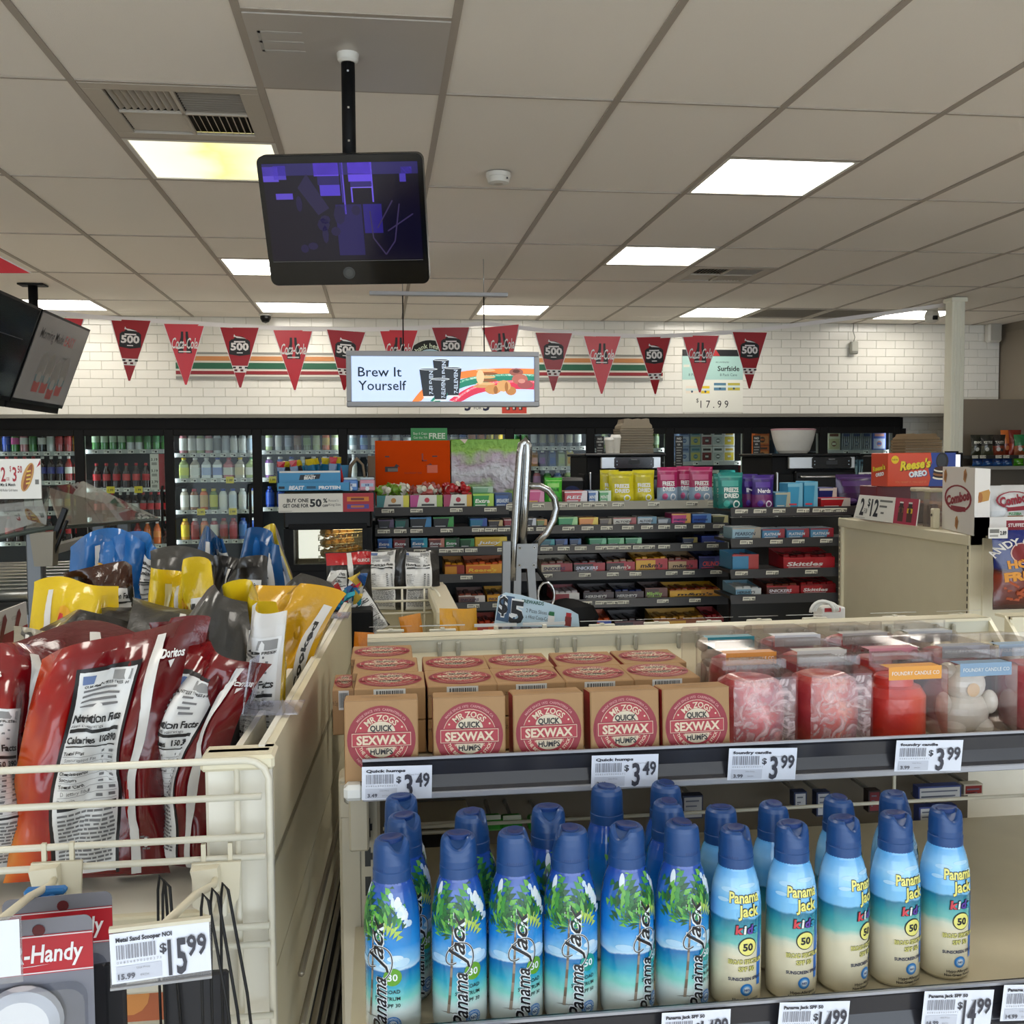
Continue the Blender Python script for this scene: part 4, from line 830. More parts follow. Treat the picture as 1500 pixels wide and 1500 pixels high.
pile(650, 691, '#a5305a', '#d0a63a', '#b01f26', '#b03040', 'tray heaped with red wrapped sweets, third on the top candy shelf')
pack('top', 693, 723, 20, '#2c8f3f', '#a8cf4a', 'Extra', '#e6ece0', 'green gum carton, lower one'); pack('top', 692, 722, 14, '#7fae8a', '#b4cdb4', '', '#dfe8dc', 'pale green gum carton standing behind the green one', dy=.16, up=.045, D=.06)
pack('top', 725, 750, 20, '#25508f', '#16365f', 'BREAKERS', '#cfd8e2', 'blue mint carton beside the green gum'); pack('top', 773, 797, 19, '#c23a78', '#d88aa8', '', '#e8c23a', 'magenta gum carton with a yellow oval')
pouch('top', 799, 825, 706, 743, .01, ('#3fae2c', '#2f9a2a', '#8fd06a'), 'SOUR', '#1d5f1d', 'bright green sweet pouch next to the hand truck handle')
pack('top', 827, 860, 17, '#b9343c', '#d8cfd2', 'RED', '#dfe0e6', 'red and white gum carton'); pack('top', 862, 876, 17, '#3f6aa5', '#c9d3dc', 'MINT', '#dfe6ea', 'small blue mint packet'); pack('top', 878, 895, 17, '#4f9a5a', '#c9dcc4', 'MINT', '#e4eee0', 'small green mint packet')
YP = ('#cfc31c', '#d2c528', '#b9ad1a'); PP = ('#a51d5a', '#8fa8c0', '#c25a86'); TP = ('#0f7f78', '#0c6a64', '#3fa79a'); NP = ('#3a1d78', '#6f2468', '#54309a')
pouch('top', 880, 908, 689, 735, .10, YP, 'FREEZE|DRIED', '#e6e8ea', 'yellow freeze-dried sweet pouch, half hidden leftmost of three'); pouch('top', 893, 930, 692, 737, .03, YP, 'FREEZE|DRIED', '#e6e8ea', 'yellow freeze-dried sweet pouch, front one of three'); pouch('top', 928, 960, 690, 736, .05, YP, 'FREEZE|DRIED', '#e6e8ea', 'yellow freeze-dried sweet pouch, rightmost of three')
pouch('top', 964, 995, 686, 736, .04, PP, 'FREEZE|DRIED', '#eceef0', 'crimson and blue freeze-dried sweet pouch, leftmost of three'); pouch('top', 993, 1018, 686, 736, .10, PP, 'FREEZE|DRIED', '#eceef0', 'crimson and blue freeze-dried sweet pouch, middle of three'); pouch('top', 1011, 1046, 686, 736, .03, PP, 'FREEZE|DRIED', '#eceef0', 'crimson and blue freeze-dried sweet pouch, rightmost of three')
pouch('rtop', 1047, 1070, 700, 750, .10, TP, 'SOUR|SWEET', '#e8efe8', 'teal sweet pouch behind the other teal one'); pouch('rtop', 1054, 1090, 699, 752, .03, TP, 'FREEZE|DRIED', '#e8efe8', 'teal sweet pouch in front at the left end')
pouch('rtop', 1089, 1112, 699, 748, .10, NP, 'N', '#e8e4ee', 'purple sweet pouch behind the other purple one'); pouch('rtop', 1104, 1136, 699, 748, .03, NP, 'Nerds', '#e8e4ee', 'purple sweet pouch in front')
pack('rtop', 1136, 1158, 24, '#4a8aa8', '#b9b59a', '', '#d8d8c8', 'small blue and cream carton'); pack('rtop', 1154, 1176, 38, '#3a9ac4', '#7fc0d8', '', '#c93a4a', 'tall light blue bar carton, left of two', D=.1); pack('rtop', 1178, 1198, 40, '#3a9ac4', '#7fc0d8', '', '#c93a4a', 'tall light blue bar carton, right of two', D=.1)
pack('rtop', 1200, 1226, 28, '#1d2f78', '#dcdcd2', '', '#8fae3a', 'navy and white carton behind the red packets', dy=.14); pack('rtop', 1203, 1246, 14, '#b01f26', '#d8d2cc', '', '#e8e0dc', 'flat red and white sweet packet')
pouch('rtop', 1226, 1292, 702, 748, .16, ('#3b1f5e', '#2d184a', '#5a3a80'), ' ', '#c9a23a', 'large dark purple sweet bag at the right end')
# gum rows
for a in ((553, 576, 13, '#1a1a22', '#5a4a6a'), (578, 598, 13, '#17635a', '#1d2f2c'), (600, 631, 16, '#15181c', '#3f86b8'), (634, 664, 16, '#121517', '#3f9a4a'), (688, 713, 13, '#1f6f8f', '#2f4f9a'), (715, 736, 10, '#2a1f1a', '#b9a06a'), (738, 752, 11, '#8f1f2a', '#c9b9b0'), (764, 785, 12, '#15171a', '#c9ccd0'), (786, 801, 10, '#6a7a3a', '#c98a3a')):
    pack('second', *a[:5], '', '#c9ccd0', '%s gum sleeve' % {553: 'black and violet', 578: 'dark teal', 600: 'black and blue', 634: 'black and green', 688: 'teal and blue', 715: 'dark brown', 738: 'crimson', 764: 'black and white', 786: 'olive and orange'}[a[0]])
for a in ((818, 846, 13, '#1f8a4a', '#9fd08a', 'green fruit gum packet'), (848, 876, 12, '#d8862a', '#e0c23a', 'orange and yellow fruit gum packet'), (878, 896, 10, '#5a4a3a', '#8a7a5a', 'brown mint tin'), (898, 932, 11, '#c4bfb2', '#a03a36', 'cream and red mint tin'), (934, 962, 12, '#b4bcc0', '#5a8aa0', 'silver blue mint tin'), (964, 983, 9, '#a9adb0', '#2a3a4a', 'small silver mint tin'), (984, 1012, 16, '#c9307a', '#e0a84a', 'pink chewy mint box'), (1014, 1042, 15, '#2456b0', '#6fa0d8', 'blue chewy mint box'), (1044, 1067, 12, '#4a4f3a', '#c9c08a', 'mixed olive mint packet')):
    pack('second', *a[:5], {984: 'mentos', 1014: 'mentos', 898: 'ALTOIDS', 934: 'ALTOIDS'}.get(a[0], ''), '#1d2f6a' if a[0] in (984, 1014) else '#3a3a36', a[5])
for a in ((552, 573, 15, '#1c4f9a', '#2f7fc4', 'Extra', 'royal blue gum packet'), (575, 598, 15, '#7a1f26', '#3a2f30', 'Extra', 'dark red gum packet'), (601, 625, 15, '#14628f', '#2f9ab0', 'Extra', 'sea blue gum packet'), (627, 650, 14, '#6a3a3a', '#b87a6a', 'Extra', 'brown pink gum packet'), (651, 672, 14, '#1f6f3a', '#2f3f34', 'Extra', 'green gum packet'), (673, 694, 13, '#1d4a2c', '#3a7f4a', '', 'dark green gum packet'), (695, 742, 15, '#c9a21c', '#d8bc2a', 'Juicy', 'wide yellow gum packet'), (790, 812, 10, '#1f5a6a', '#2f8a8f', '', 'teal gum packet'), (813, 831, 10, '#16264f', '#2f4f8f', '', 'navy gum packet'), (834, 851, 10, '#142a4a', '#1f4f7f', '', 'dark navy gum packet'), (863, 888, 10, '#1f7a4a', '#6fb88a', '', 'mint green gum packet, left of three'), (890, 914, 10, '#2a8a4f', '#7fc08a', '', 'mint green gum packet, middle of three'), (916, 940, 10, '#1f7a4a', '#8fc89a', '', 'mint green gum packet, right of three'), (1000, 1022, 9, '#1a2440', '#8a7a2a', '', 'navy and gold gum packet'), (1028, 1062, 11, '#14287a', '#1f3f9a', '', 'wide deep blue gum packet')):
    pack('third', *a[:5], a[5], '#d6d8d8', a[6])
tray('fourth', 650, 679, 22, '#c9871c', '#8f2a16', '', '#e8c23a', 'yellow and red peanut bar tray'); tray('fourth', 681, 740, 22, '#d0641a', '#e09a1c', 'Reese\'s', '#e8c23a', 'orange peanut cup tray', '#c9541a')
tray('fourth', 792, 838, 21, '#b9ad96', '#8f2226', 'SNICKERS', '#2a1f4a', 'beige chocolate bar tray', '#6a4a3a'); tray('fourth', 840, 886, 21, '#2f1f1c', '#a0262a', 'SNICKERS', '#d8dcea', 'dark brown chocolate bar tray', '#3a2622')
tray('fourth', 888, 930, 22, '#3a241c', '#a8222c', "m&m's", '#dcd2c4', 'dark brown button candy tray', '#8a6a4a'); tray('fourth', 931, 978, 25, '#e0a81c', '#b0222a', "m&m's", '#3a1f16', 'bright yellow button candy tray', '#d89a1c', h0=.7); tray('fourth', 979, 1022, 23, '#b9986a', '#9f2230', "m&m's", '#2a1a16', 'tan button candy tray', '#6a3a2a')
tray('fourth', 1024, 1062, 23, '#1c2456', '#3a3f7a', 'CRUNCH', '#d84a4a', 'navy crisp chocolate tray', '#26306a', h0=.85)
tray('fifth', 670, 709, 16, '#7a5a50', '#d8cfc8', 'SNICKERS', '#2a1f3a', 'pale brown chocolate bar tray beside the hand truck', '#8a4a3a'); tray('fifth', 712, 742, 17, '#e0a41c', '#d08a16', 'SNICKERS', '#1d2a5a', 'yellow chocolate bar tray beside the hand truck', '#3a2a1c')
tray('fifth', 809, 848, 17, '#8a2a30', '#d0ccc6', '', '#dcd8d2', 'red and white chocolate tray right of the hand truck', '#b8aeb0'); tray('fifth', 854, 899, 17, '#2a1c1c', '#3f2a2a', "HERSHEY'S", '#cfccc6', 'dark chocolate bar tray, left of two', '#33201f'); tray('fifth', 901, 943, 17, '#2c1d1c', '#433030', "HERSHEY'S", '#cfccc6', 'dark chocolate bar tray, right of two', '#1f2a5a')
tray('fifth', 945, 978, 18, '#4a2a1f', '#6a3a2a', 'MilkyWay', '#a8d06a', 'brown and green chocolate tray', '#3f251c', h0=.85); tray('fifth', 981, 1056, 17, '#e0a81c', '#c98a16', "m&m's", '#2a1a12', 'wide yellow button candy tray', '#8a3a1c')
tray('bottom', 690, 728, 26, '#a8341c', '#c9541c', '', '#d86a2a', 'red orange tray under the hand truck', '#b03a1c'); tray('bottom', 856, 895, 26, '#c4541c', '#1f3f9a', '', '#e0a02a', 'orange and blue candy tray', '#b84a1c'); tray('bottom', 900, 944, 24, '#241a1c', '#5a2a2c', 'SNICKERS', '#cfd3e0', 'dark chocolate bar tray', '#2a1c1a'); tray('bottom', 958, 1034, 25, '#c9961c', '#8a4a1c', '', '#3a2a12', 'wide mustard yellow tray', '#a8741c'); tray('bottom', 1036, 1061, 26, '#a01c22', '#7a1418', 'KitKat', '#dcd4d0', 'red wafer bar tray', '#8f181e')
pack('rsecond', 1073, 1115, 18, '#8fb0bf', '#a0988a', 'PEARSON', '#3a4a5a', 'pale blue and brown caramel carton'); pack('rsecond', 1117, 1150, 15, '#4f86ad', '#a03a44', 'PLATINUM', '#dfe4e8', 'blue sweet carton, left of three'); pack('rsecond', 1153, 1186, 15, '#4f86ad', '#a03a44', 'PLATINUM', '#dfe4e8', 'blue sweet carton, middle of three'); pack('rsecond', 1188, 1222, 15, '#5a90b4', '#a8323c', 'PLATINUM', '#dfe4e8', 'blue sweet carton, right of three')
tray('rthird', 1073, 1112, 26, '#2f7fa8', '#a8322c', '', '#e8d8c8', 'blue tray with a round red emblem', '#a03028', h0=.9); tray('rthird', 1148, 1224, 27, '#a8141e', '#b8222c', 'Skittles', '#ece4e0', 'wide red fruit sweet tray', '#7a1016')
tray('rfourth', 1078, 1116, 16, '#6f9ab0', '#c9ccca', "HERSHEY'S", '#20252a', 'blue and white chocolate tray', '#c9ccc8'); tray('rfourth', 1124, 1172, 20, '#5a2a20', '#a8262a', 'SNICKERS', '#dcd8e0', 'brown and red chocolate bar tray', '#6a3020'); tray('rfourth', 1174, 1226, 22, '#a8141e', '#7a1016', 'Skittles', '#ece4e0', 'red fruit sweet tray on the lower right', '#8a1218')
# upright display boxes behind the top row
def upbox(name, px0, px1, py0, py1, Y, D, col, label, cat, z=None):
    x, z_, w_, h = span(px0, px1, py0, py1, Y)
    if z is not None: h += z_-z; z_ = z
    t = thing(name, label, cat, (x, Y, z_)); b = MB(); b.box(0, w_, 0, D, 0, h, col if not isinstance(col, str) else P(col, .5), .002); ob('carton', b, t); return t, w_, h, FRONT(0, -.0003, 0)
zt = LV['top']-.004
t, w_, h, F = upbox('display_box', 550, 659, 645, 712, 4.95, .1, mat('orange_board', '#c64206', .85, spec=.1, vary=.05, scale=20), 'large plain orange cardboard display box with punched cut-outs', 'box', zt)
b = MB()
for (u0, u1, v0, v1, c_) in ((.13, .19, .745, .765, '#3a140a'), (.13, .30, .52, .60, '#24100a'), (.165, .30, .525, .575, '#6a6258'), (.69, .83, .5, .62, '#d0603c'), (.76, .83, .745, .765, '#3a140a'), (.62, .64, .68, .80, '#8a2c10'), (.62, .69, .68, .70, '#8a2c10')): b.rect(F, w_*u0, w_*u1, h*v0, h*v1, P(c_), .0005 if c_ != '#6a6258' else .0009)
b.poly(F, [(w_*.25, h*.6), (w_*.33, h*.6), (w_*.28, h*.64)], P('#24100a')); b.poly(F, [(w_*.67, h*.6), (w_*.77, h*.6), (w_*.74, h*.65)], P('#6a200c')); b.text(F, 'YOU WANT THIS', w_*.5, h*.50, h*.035, P('#7a260e')); ob('cut_outs', b, t, kind='stuff')
t, w_, h, F = upbox('display_box', 661, 762, 643, 712, 4.95, .1, ramp_mat('foil_board_green_pink', [(0, '#4f7a22'), (.2, '#6a8a3a'), (.34, '#84797c'), (.5, '#9c9998'), (.66, '#8a787e'), (.82, '#6a8a2c'), (1, '#5a7f20')], axis=2, lo=0, hi=.28, rough=.3, noise=.4, nscale=7, metal=.4, bump=.5, bscale=28), 'large shiny green and pink patterned display box behind the candy', 'box', zt+.0165)
b = MB(); b.poly(F, [(w_*.13, h*1.0), (w_*.20, h*.93), (w_*.24, h*1.0)], P('#d8c4b4'), .0006); ob('torn_corner', b, t)
x, z, w_, h = span(602, 655, 627, 650, 6.2)
t = thing('cup_offer_sign', 'small green cup offer sign on a thin stand above the orange box', 'sign', (x, 6.2, 0)); b = MB(); b.box(0, w_, 0, .006, z-.1, z+h, P('#3f9a58')); F = FRONT(0, -.0002, z)
b.text(F, 'FREE', w_*.72, h*.5, h*.5, P('#dcecd8'), bold=.03, width=w_*.45); b.text(F, 'Buy 6 Cups', w_*.26, h*.66, h*.22, P('#dcecd8'), width=w_*.38); b.text(F, 'Get the 7th', w_*.26, h*.4, h*.22, P('#dcecd8'), width=w_*.38); b.rect(F, w_*.1, w_*.9, h*.12, h*.17, P('#a8d0a8')); ob('panel', b, t)
b = MB(); b.tube([(w_/2, .014, .95), (w_/2, .014, z)], .008, m_steel, 8); b.box(w_/2-.08, w_/2+.08, -.06, .1, .92, .935, m_steel, .002); ob('stand', b, t)
# ================================================================ FOOD WARMER AND ITS BOXES
WY = 4.4; xa, xb = W(416, 800, WY).x, W(545, 800, WY).x; zt = W(480, 720, WY).z; zw0, zw1 = W(480, 826, WY).z, W(480, 774, WY).z
t = thing('food_warmer', 'black glass-fronted food warmer cabinet left of the candy gondola', 'cabinet', (xa, WY, 0)); w_ = xb-xa
b = MB(); b.box(0, w_, 0, .5, 0, zw0-.02, m_blk2, .006); b.box(0, w_, 0, .5, zw1+.0, zt-.0, m_black, .008); b.box(0, .03, 0, .5, zw0-.02, zw1, m_blk2); b.box(w_-.03, w_, 0, .5, zw0-.02, zw1, m_blk2); b.box(.03, w_-.03, .44, .5, zw0-.02, zw1, mat('warmer_liner', '#e6d3a4', .4)); ob('body', b, t)
b = MB(); b.box(.02, w_-.02, -.006, 0, zw0-.03, zw0, m_blk2, .002); b.box(.02, w_-.02, -.006, 0, zw1-.005, zw1+.02, m_blk2, .002); b.box(.02, .04, -.006, 0, zw0, zw1, m_blk2); b.box(w_-.04, w_-.02, -.006, 0, zw0, zw1, m_blk2); b.box(.012, .024, -.004, 0, zt-.07, zt-.063, P('#8a8c8f')); d = ob('door', b, t)
b = MB(); b.box(.04, w_-.04, -.004, -.001, zw0, zw1, glassmat('warmer_glass', '#e6ecec', .10)); ob('glass_pane', b, d)
b = MB(); b.box(.042, w_*.52, .24, .26, zw0+.002, zw1-.002, Em('#fff6e6', 1.5)); b.box(w_*.55, w_*.92, .03, .06, zw1-.008, zw1-.003, Em('#ffd89a', 9.0)); ob('added_glow', b, t, label='added glow panel and warm strip')  # panel added for the window glare, strip added to brighten the rack
m_wirew = mat('rack_wire', '#d8c9a0', .3, metal=.5)
for k, (dz, n) in enumerate(((.01, 5), (.055, 4), (.10, 4))):
    rk = MB(); z = zw0+dz-.004
    for q in range(9): x = w_*.38+w_*.52*q/8; rk.tube([(x, .06, z), (x, .32, z+.02)], .0018, m_wirew, 5); rk.tube([(x, .06, z), (x, .06, z+.022)], .0015, m_wirew, 5)
    for zz_ in (0, .022): rk.tube([(w_*.38, .06, z+zz_), (w_*.9, .06, z+zz_+.012)], .002, m_wirew, 5)
    r_ = ob('rack', rk, t)
    for q in range(n):
        p = MB(); p.lathe([(.001, -.05), (.016, -.04), (.021, -.015), (.021, .02), (.014, .045), (.001, .05)], mat('pastry_gold', '#e0a750', .6, vary=.25, scale=60), 8); ob('pastry', p, r_, (w_*.45+w_*.09*q, .14, z+.026+.004*q), (pi/2, 0, .3))
# two-part price strip
x, z, sw, sh = span(408, 547, 722, 751, WY-.03)
t = thing('half_price_sign', 'long white and red half-price sign on the front of the food warmer', 'sign', (x, WY-.03, z)); b = MB(); b.box(0, sw, 0, .004, 0, sh, P('#d6d3c8')); F = FRONT(0, -.0002, 0)
b.rect(F, sw*.675, sw, 0, sh, P('#a01c2a')); b.text(F, 'BUY ONE', sw*.315, sh*.64, sh*.27, P('#17181a'), 'r', bold=.03); b.text(F, 'GET ONE FOR', sw*.315, sh*.36, sh*.27, P('#17181a'), 'r', bold=.03, width=sw*.27)
b.text(F, '50', sw*.39, sh*.5, sh*.56, P('#17181a'), bold=.04, width=sw*.125); b.text(F, '%', sw*.49, sh*.62, sh*.32, P('#17181a'), bold=.03); b.text(F, 'OFF', sw*.49, sh*.34, sh*.17, P('#17181a'), bold=.03)
b.text(F, "Reese's", sw*.525, sh*.62, sh*.18, P('#5a5a58'), 'l'); b.text(F, 'King Size', sw*.525, sh*.4, sh*.18, P('#5a5a58'), 'l'); b.rect(F, sw*.01, sw*.14, sh*.05, sh*.08, P('#9a988f'))
for (v, c1, c2) in ((.68, '#c9781c', '#6a2a16'), (.28, '#4a3a8a', '#b4622a')): b.rect(F, sw*.72, sw*.95, sh*(v-.12), sh*(v+.12), P(c1), .0008); b.rect(F, sw*.76, sw*.9, sh*(v-.06), sh*(v+.06), P(c2), .0012)
b.box(.02, .06, .004, .029, sh*.4, sh*.5, m_blk2); b.box(sw-.06, sw-.02, .004, .029, sh*.4, sh*.5, m_blk2); ob('board', b, t)
# blue snack box with bags
x, z, bw, bh = span(406, 502, 690, 722, WY+.05); z = zt+.001; bl = P('#1f86b8', .35)
t = thing('snack_display_box', 'bright blue cardboard snack box full of upright meat stick packs', 'box', (x, WY+.03, z)); bh = W(430, 690, WY+.05).z-z; D = .3; lo = bh*.42
b = MB(); b.box(0, bw+.03, 0, .003, 0, lo, bl); b.box(0, bw+.03, D-.003, D, 0, bh*1.25, bl); b.box(0, .003, 0, D, 0, lo, bl); b.box(bw+.027, bw+.03, 0, D, 0, lo, bl); b.box(.008, bw-.01, .03, .033, lo*.6, bh, bl); b.box(0, bw, 0, D, 0, .003, bl); b.rect(FRONT(0, .0295, 0), .01, bw-.012, bh-.008, bh, P('#d6d8d4'))
F = FRONT(0, -.0003, 0); b.text(F, 'BEAST', bw*.30, lo*.42, lo*.62, P('#e4e8ea'), bold=.04, shear=.2); b.text(F, 'PROTEIN', bw*.80, lo*.42, lo*.5, P('#e4e8ea'), bold=.05, width=bw*.33); b.rect(F, bw*.03, bw*.12, lo*.3, lo*.6, P('#1a2a36')); b.rect(F, bw*.45, bw*.59, lo*.3, lo*.6, P('#14506f'))
F = FRONT(0, .0297, 0); b.poly(F, [(bw*.33, bh*.55), (bw*.64, bh*.6), (bw*.66, bh*.84), (bw*.35, bh*.8)], P('#16222c')); b.text(F, 'BEAST', bw*.495, bh*.66, bh*.2, P('#eceee8'), bold=.05, shear=.15, rot=.05, h=.001); b.text(F, 'SNACK LIKE A', bw*.49, bh*.78, bh*.07, P('#d6d8d0'), bold=.05, rot=.05, h=.001)
ob('carton', b, t)
rd = random.Random(5)
for k in range(15):
    c1, c2 = (('#b01f30', '#1f4f7a'), ('#c9b41c', '#1f6f9a'), ('#2a5f8f', '#b0202c'), ('#d0ba22', '#2a2a2e'))[(k*3 + (k > 7)) % 4 if k < 6 else (1 if k < 11 else k % 3)]
    u = .04+.9*k/14; b = MB(); f1, f2 = foil(c1), foil(c2)
    hh = bh*(1.42+.25*k/14); 
    for (z0, z1, m) in ((.01, hh*.8, f2), (hh*.8, hh, f1)): b.hexa([(-.012, 0, z0), (.012, .004, z0), (.012, .03, z0), (-.012, .03, z0), (-.017, .004, z1), (.017, 0, z1), (.017, .008, z1), (-.017, .012, z1)], m)
    ob('snack_pack', b, t, (bw*u, .06+.05*(k % 4), .004), (rd.uniform(-.05, .1), rd.uniform(-.22, .12), rd.uniform(-.6, .6)))
for k, (p0, p1, c1, c2, nm_) in enumerate(((503, 524, '#4f7fc0', '#c9d6e6', 'blue'), (527, 549, '#c98a9a', '#a8c0d8', 'pink'))):
    x, _, mw, _h = span(p0, p1, 700, 722, WY+.05); mh = W(510, 700, WY+.05).z-zt
    t = thing('mint_bottle', 'small %s square mint box on the food warmer beside the blue snack box' % nm_, 'candy', (x, WY+.04, zt+.001)); b = MB(); b.box(0, mw, 0, .06, 0, mh*.82, P(c1, .2), .004); b.rect(FRONT(0, -.0002, 0), mw*.1, mw*.9, mh*.3, mh*.55, P(c2)); b.text(FRONT(0, -.0002, 0), 'ICE', mw*.5, mh*.43, mh*.2, P('#2a3f7a'), bold=.05, h=.001); b.disc(FRONT(0, -.0002, 0), mw*.5, mh*.15, mw*.14, P('#e0e6ea')); ob('body', b, t)
    b = MB(); b.box(mw*.03, mw*.97, .002, .058, mh*.82, mh, P('#b8cad6', .15), .004); ob('lid', b, t)
# paper bag handle loop and box behind, on the warmer
b = MB(); x, z, _w, _h = span(510, 536, 672, 702, WY+.3); b.tube([(x, WY+.3, zt+.003), (x+.012, WY+.3, z+.06), (x+.04, WY+.3, z+_h), (x+.066, WY+.3, z+.065), (x+.08, WY+.3, zt+.003)], [.007, .009, .009, .006, .006], mat('strap_tan', '#7a6a55', .7), 6); tag(ob('carry_strap', b), 'looped tan strap standing behind the small mint boxes', 'strap')
b = MB(); x, z, bw2, bh2 = span(539, 556, 668, 712, WY+.36); b.box(0, bw2-.02, 0, .1, 0, W(540, 668, WY+.36).z-zt, mat('kraft_dark', '#6a5746', .8), .003); b.rect(FRONT(0, -.0003, 0), .002, .03, .05, .056, P('#4a3a2e')); tag(ob('kraft_carton', b, None, (x, WY+.36, zt+.001)), 'small brown carton standing beside the orange display box', 'box')
# ================================================================ HAND TRUCK
t = thing('hand_truck', 'silver tubular hand truck with a looped grip in front of the candy', 'cart', (W(768, 800, 3.9).x, 3.9, 0)); o_ = Vector((W(768, 800, 3.9).x, 3.9, 0))
Q = lambda x, y, Y=3.9: W(x, y, Y)-o_
m_alu = mat('polished_aluminium', '#aeb0b0', .22, metal=1, bump=.06, scale=90); m_alud = mat('dull_aluminium', '#8f9192', .45, metal=.9)
b = MB(); b.tube([Q(751, 850), Q(753, 800), Q(757, 735), Q(762, 665), Q(765, 651), Q(769, 646), Q(773, 652), Q(773, 668), Q(769, 740), Q(765, 800)], .0165, m_alu, 12); ob('handle_loop', b, t)
b = MB(); b.tube([Q(769, 712), Q(790, 712), Q(803, 718), Q(812, 730), Q(815, 745), Q(811, 762), Q(800, 782), Q(782, 800)], .0135, m_alu, 12); ob('grip', b, t)
b = MB()
for (p, q, ww) in (((742, 793), (741, 905), .03), ((758, 800), (757, 905), .028), ((775, 798), (782, 905), .03)):
    a, d = Q(*p), Q(*q); d = a+(d-a)*((-.08-a.z+0.0)/(d.z-a.z))*1 if False else d; low = a+(d-a)*((.06-a.z)/(d.z-a.z)); h_ = ww/2
    b.hexa([low+Vector((-h_, -.012, 0)), low+Vector((h_, -.012, 0)), low+Vector((h_, .02, 0)), low+Vector((-h_, .02, 0)), a+Vector((-h_, -.012, 0)), a+Vector((h_, -.012, 0)), a+Vector((h_, .02, 0)), a+Vector((-h_, .02, 0))], m_alud)
ob('rail', b, t)
b = MB(); F = plane(Q(768, 815)+Vector((0, -.018, 0)), (1, 0, 0), (0, 0, 1)); b.prism([(-.034, -.045), (.045, -.045), (.05, .05), (-.03, .05)], F, -.004, .003, m_alud)
for (u, v) in ((-.02, .035), (.036, .035), (-.022, -.032), (.034, -.032)): b.disc(F, u, v, .0055, m_chrome, .0045, 10); b.disc(F, u, v, .003, P('#2a2b2c'), .005, 8)
ob('gusset_plate', b, t)
a = Q(760, 905); b = MB(); b.box(-.23, .23, .0, .03, .30, .34, m_alud, .004); b.box(-.23, .23, 0, .03, .62, .66, m_alud, .004); b.box(-.23, .23, -.22, .0, .004, .012, m_alud); ob('cross_plate', b, t)
for s_ in (-1, 1):
    b = MB(); b.lathe([(.02, -.025), (.1, -.025), (.115, -.015), (.115, .015), (.1, .025), (.02, .025)], m_blk2, 20); ob('wheel', b, t, (s_*.22, .1, .116), (0, pi/2, 0))
# black trolley strap with ring behind the truck
b = MB(); p = W(800, 872, 4.25); b.tube([p+Vector((.035*cos(a), 0, .055*sin(a))) for a in [2*pi*i/16 for i in range(16)]], .006, m_chrome, 6, closed=True); b.tube([p+Vector((0, 0, .055)), p+Vector((-.05, .05, .14))], .008, m_blk2, 6)
b.lathe([(.001, -.16), (.09, -.15), (.12, -.05), (.1, .0), (.03, .03), (.001, .035)], m_blk2, 12, (p.x+.10, p.y+.08, p.z-.06), 1.2, .5); tag(ob('black_bag', b), 'black bag with a chrome ring hanging behind the hand truck', 'bag')
# ================================================================ COFFEE ISLAND WITH OVENS
m_ctr = mat('counter_dark', '#26262a', .3)
CT_Z = .92
b = MB(); b.box(-.6, 5.0, 6.16, 7.3, CT_Z-.04, CT_Z, m_ctr, .006); b.box(-.55, 4.95, 6.26, 7.25, .1, CT_Z-.04, m_blk2); b.box(-.5, 4.9, 6.32, 7.2, 0, .1, m_blk2)
tag(ob('coffee_counter', b), 'long dark coffee bar counter behind the candy gondola', 'counter')
def oven(px0, px1, Y, label, pxp):
    x0, x1 = W(px0, 700, Y).x, W(px1, 700, Y).x; zt_ = W((px0+px1)/2, 664, Y).z; z1 = W((px0+px1)/2, 687, Y).z; zz0 = CT_Z+.001; w_ = x1-x0
    t = thing('speed_oven', label, 'oven', (x0, Y, zz0), 0, 'speed ovens on the coffee counter'); H = zt_-zz0; hb = z1-zz0; sd = w_*.27
    b = MB(); b.box(sd*.15, w_-.0, .03, .6, .05, H-.02, m_blk2, .006); b.box(0, w_+.012, -.02, .6, H-.02, H, m_black, .006); b.box(0, sd, 0, .2, .04, hb-.03, m_blk2, .004); ob('body', b, t)
    b = MB(); b.box(sd*.75, w_*.965, -.012, .03, hb, H-.02, m_steel, .006); ob('fascia', b, t)
    pa, pb = W(pxp[0], 670, Y).x-x0, W(pxp[1], 670, Y).x-x0; b = MB(); F = FRONT(0, -.0125, 0); b.prism([(pa+.01, hb+.006), (pb-.01, hb+.006), (pb, hb+.014), (pb, H-.034), (pb-.01, H-.026), (pa+.01, H-.026), (pa, H-.034), (pa, hb+.014)], F, -.004, .003, mat('panel_black', '#08090b', .15))
    for u in (.07, .93):
        for v in (.35, .62): b.disc(F, pa+(pb-pa)*u, hb+(H-.02-hb)*v, .004, P('#9fb0c4'), .0034, 8)
    b.rect(F, pa+(pb-pa)*.36, pa+(pb-pa)*.64, hb+.03, hb+.055, P('#1f2226'), .0034); b.rect(F, pa+(pb-pa)*.42, pa+(pb-pa)*.58, H-.042, H-.036, P('#7a7d80'), .0034); ob('control_panel', b, t)
    b = MB(); b.box(sd, w_*.97, -.02, .03, .09, hb-.012, m_black, .01); b.box(sd+.05, w_*.9, -.023, -.02, .14, hb-.07, mat('oven_glass', '#060708', .08)); d = ob('door', b, t)
    b = MB(); b.tube([(sd+.03, -.02, hb-.05), (sd+.03, -.05, hb-.05), (w_*.93, -.05, hb-.05), (w_*.93, -.02, hb-.05)], .009, m_steel, 8); ob('handle', b, d)
    b = MB(); b.box(sd*.2, sd*.28, -.03, .0, .0, hb-.02, m_steel, .003); ob('trim_bar', b, t)
    for (u, v) in ((.1, .05), (.9, .05), (.1, .5), (.9, .5)):
        b = MB(); b.lathe([(.02, 0), (.02, .05)], m_blk2, 8); ob('foot', b, t, (w_*u, v, 0))
    return zz0+H, x0, x1
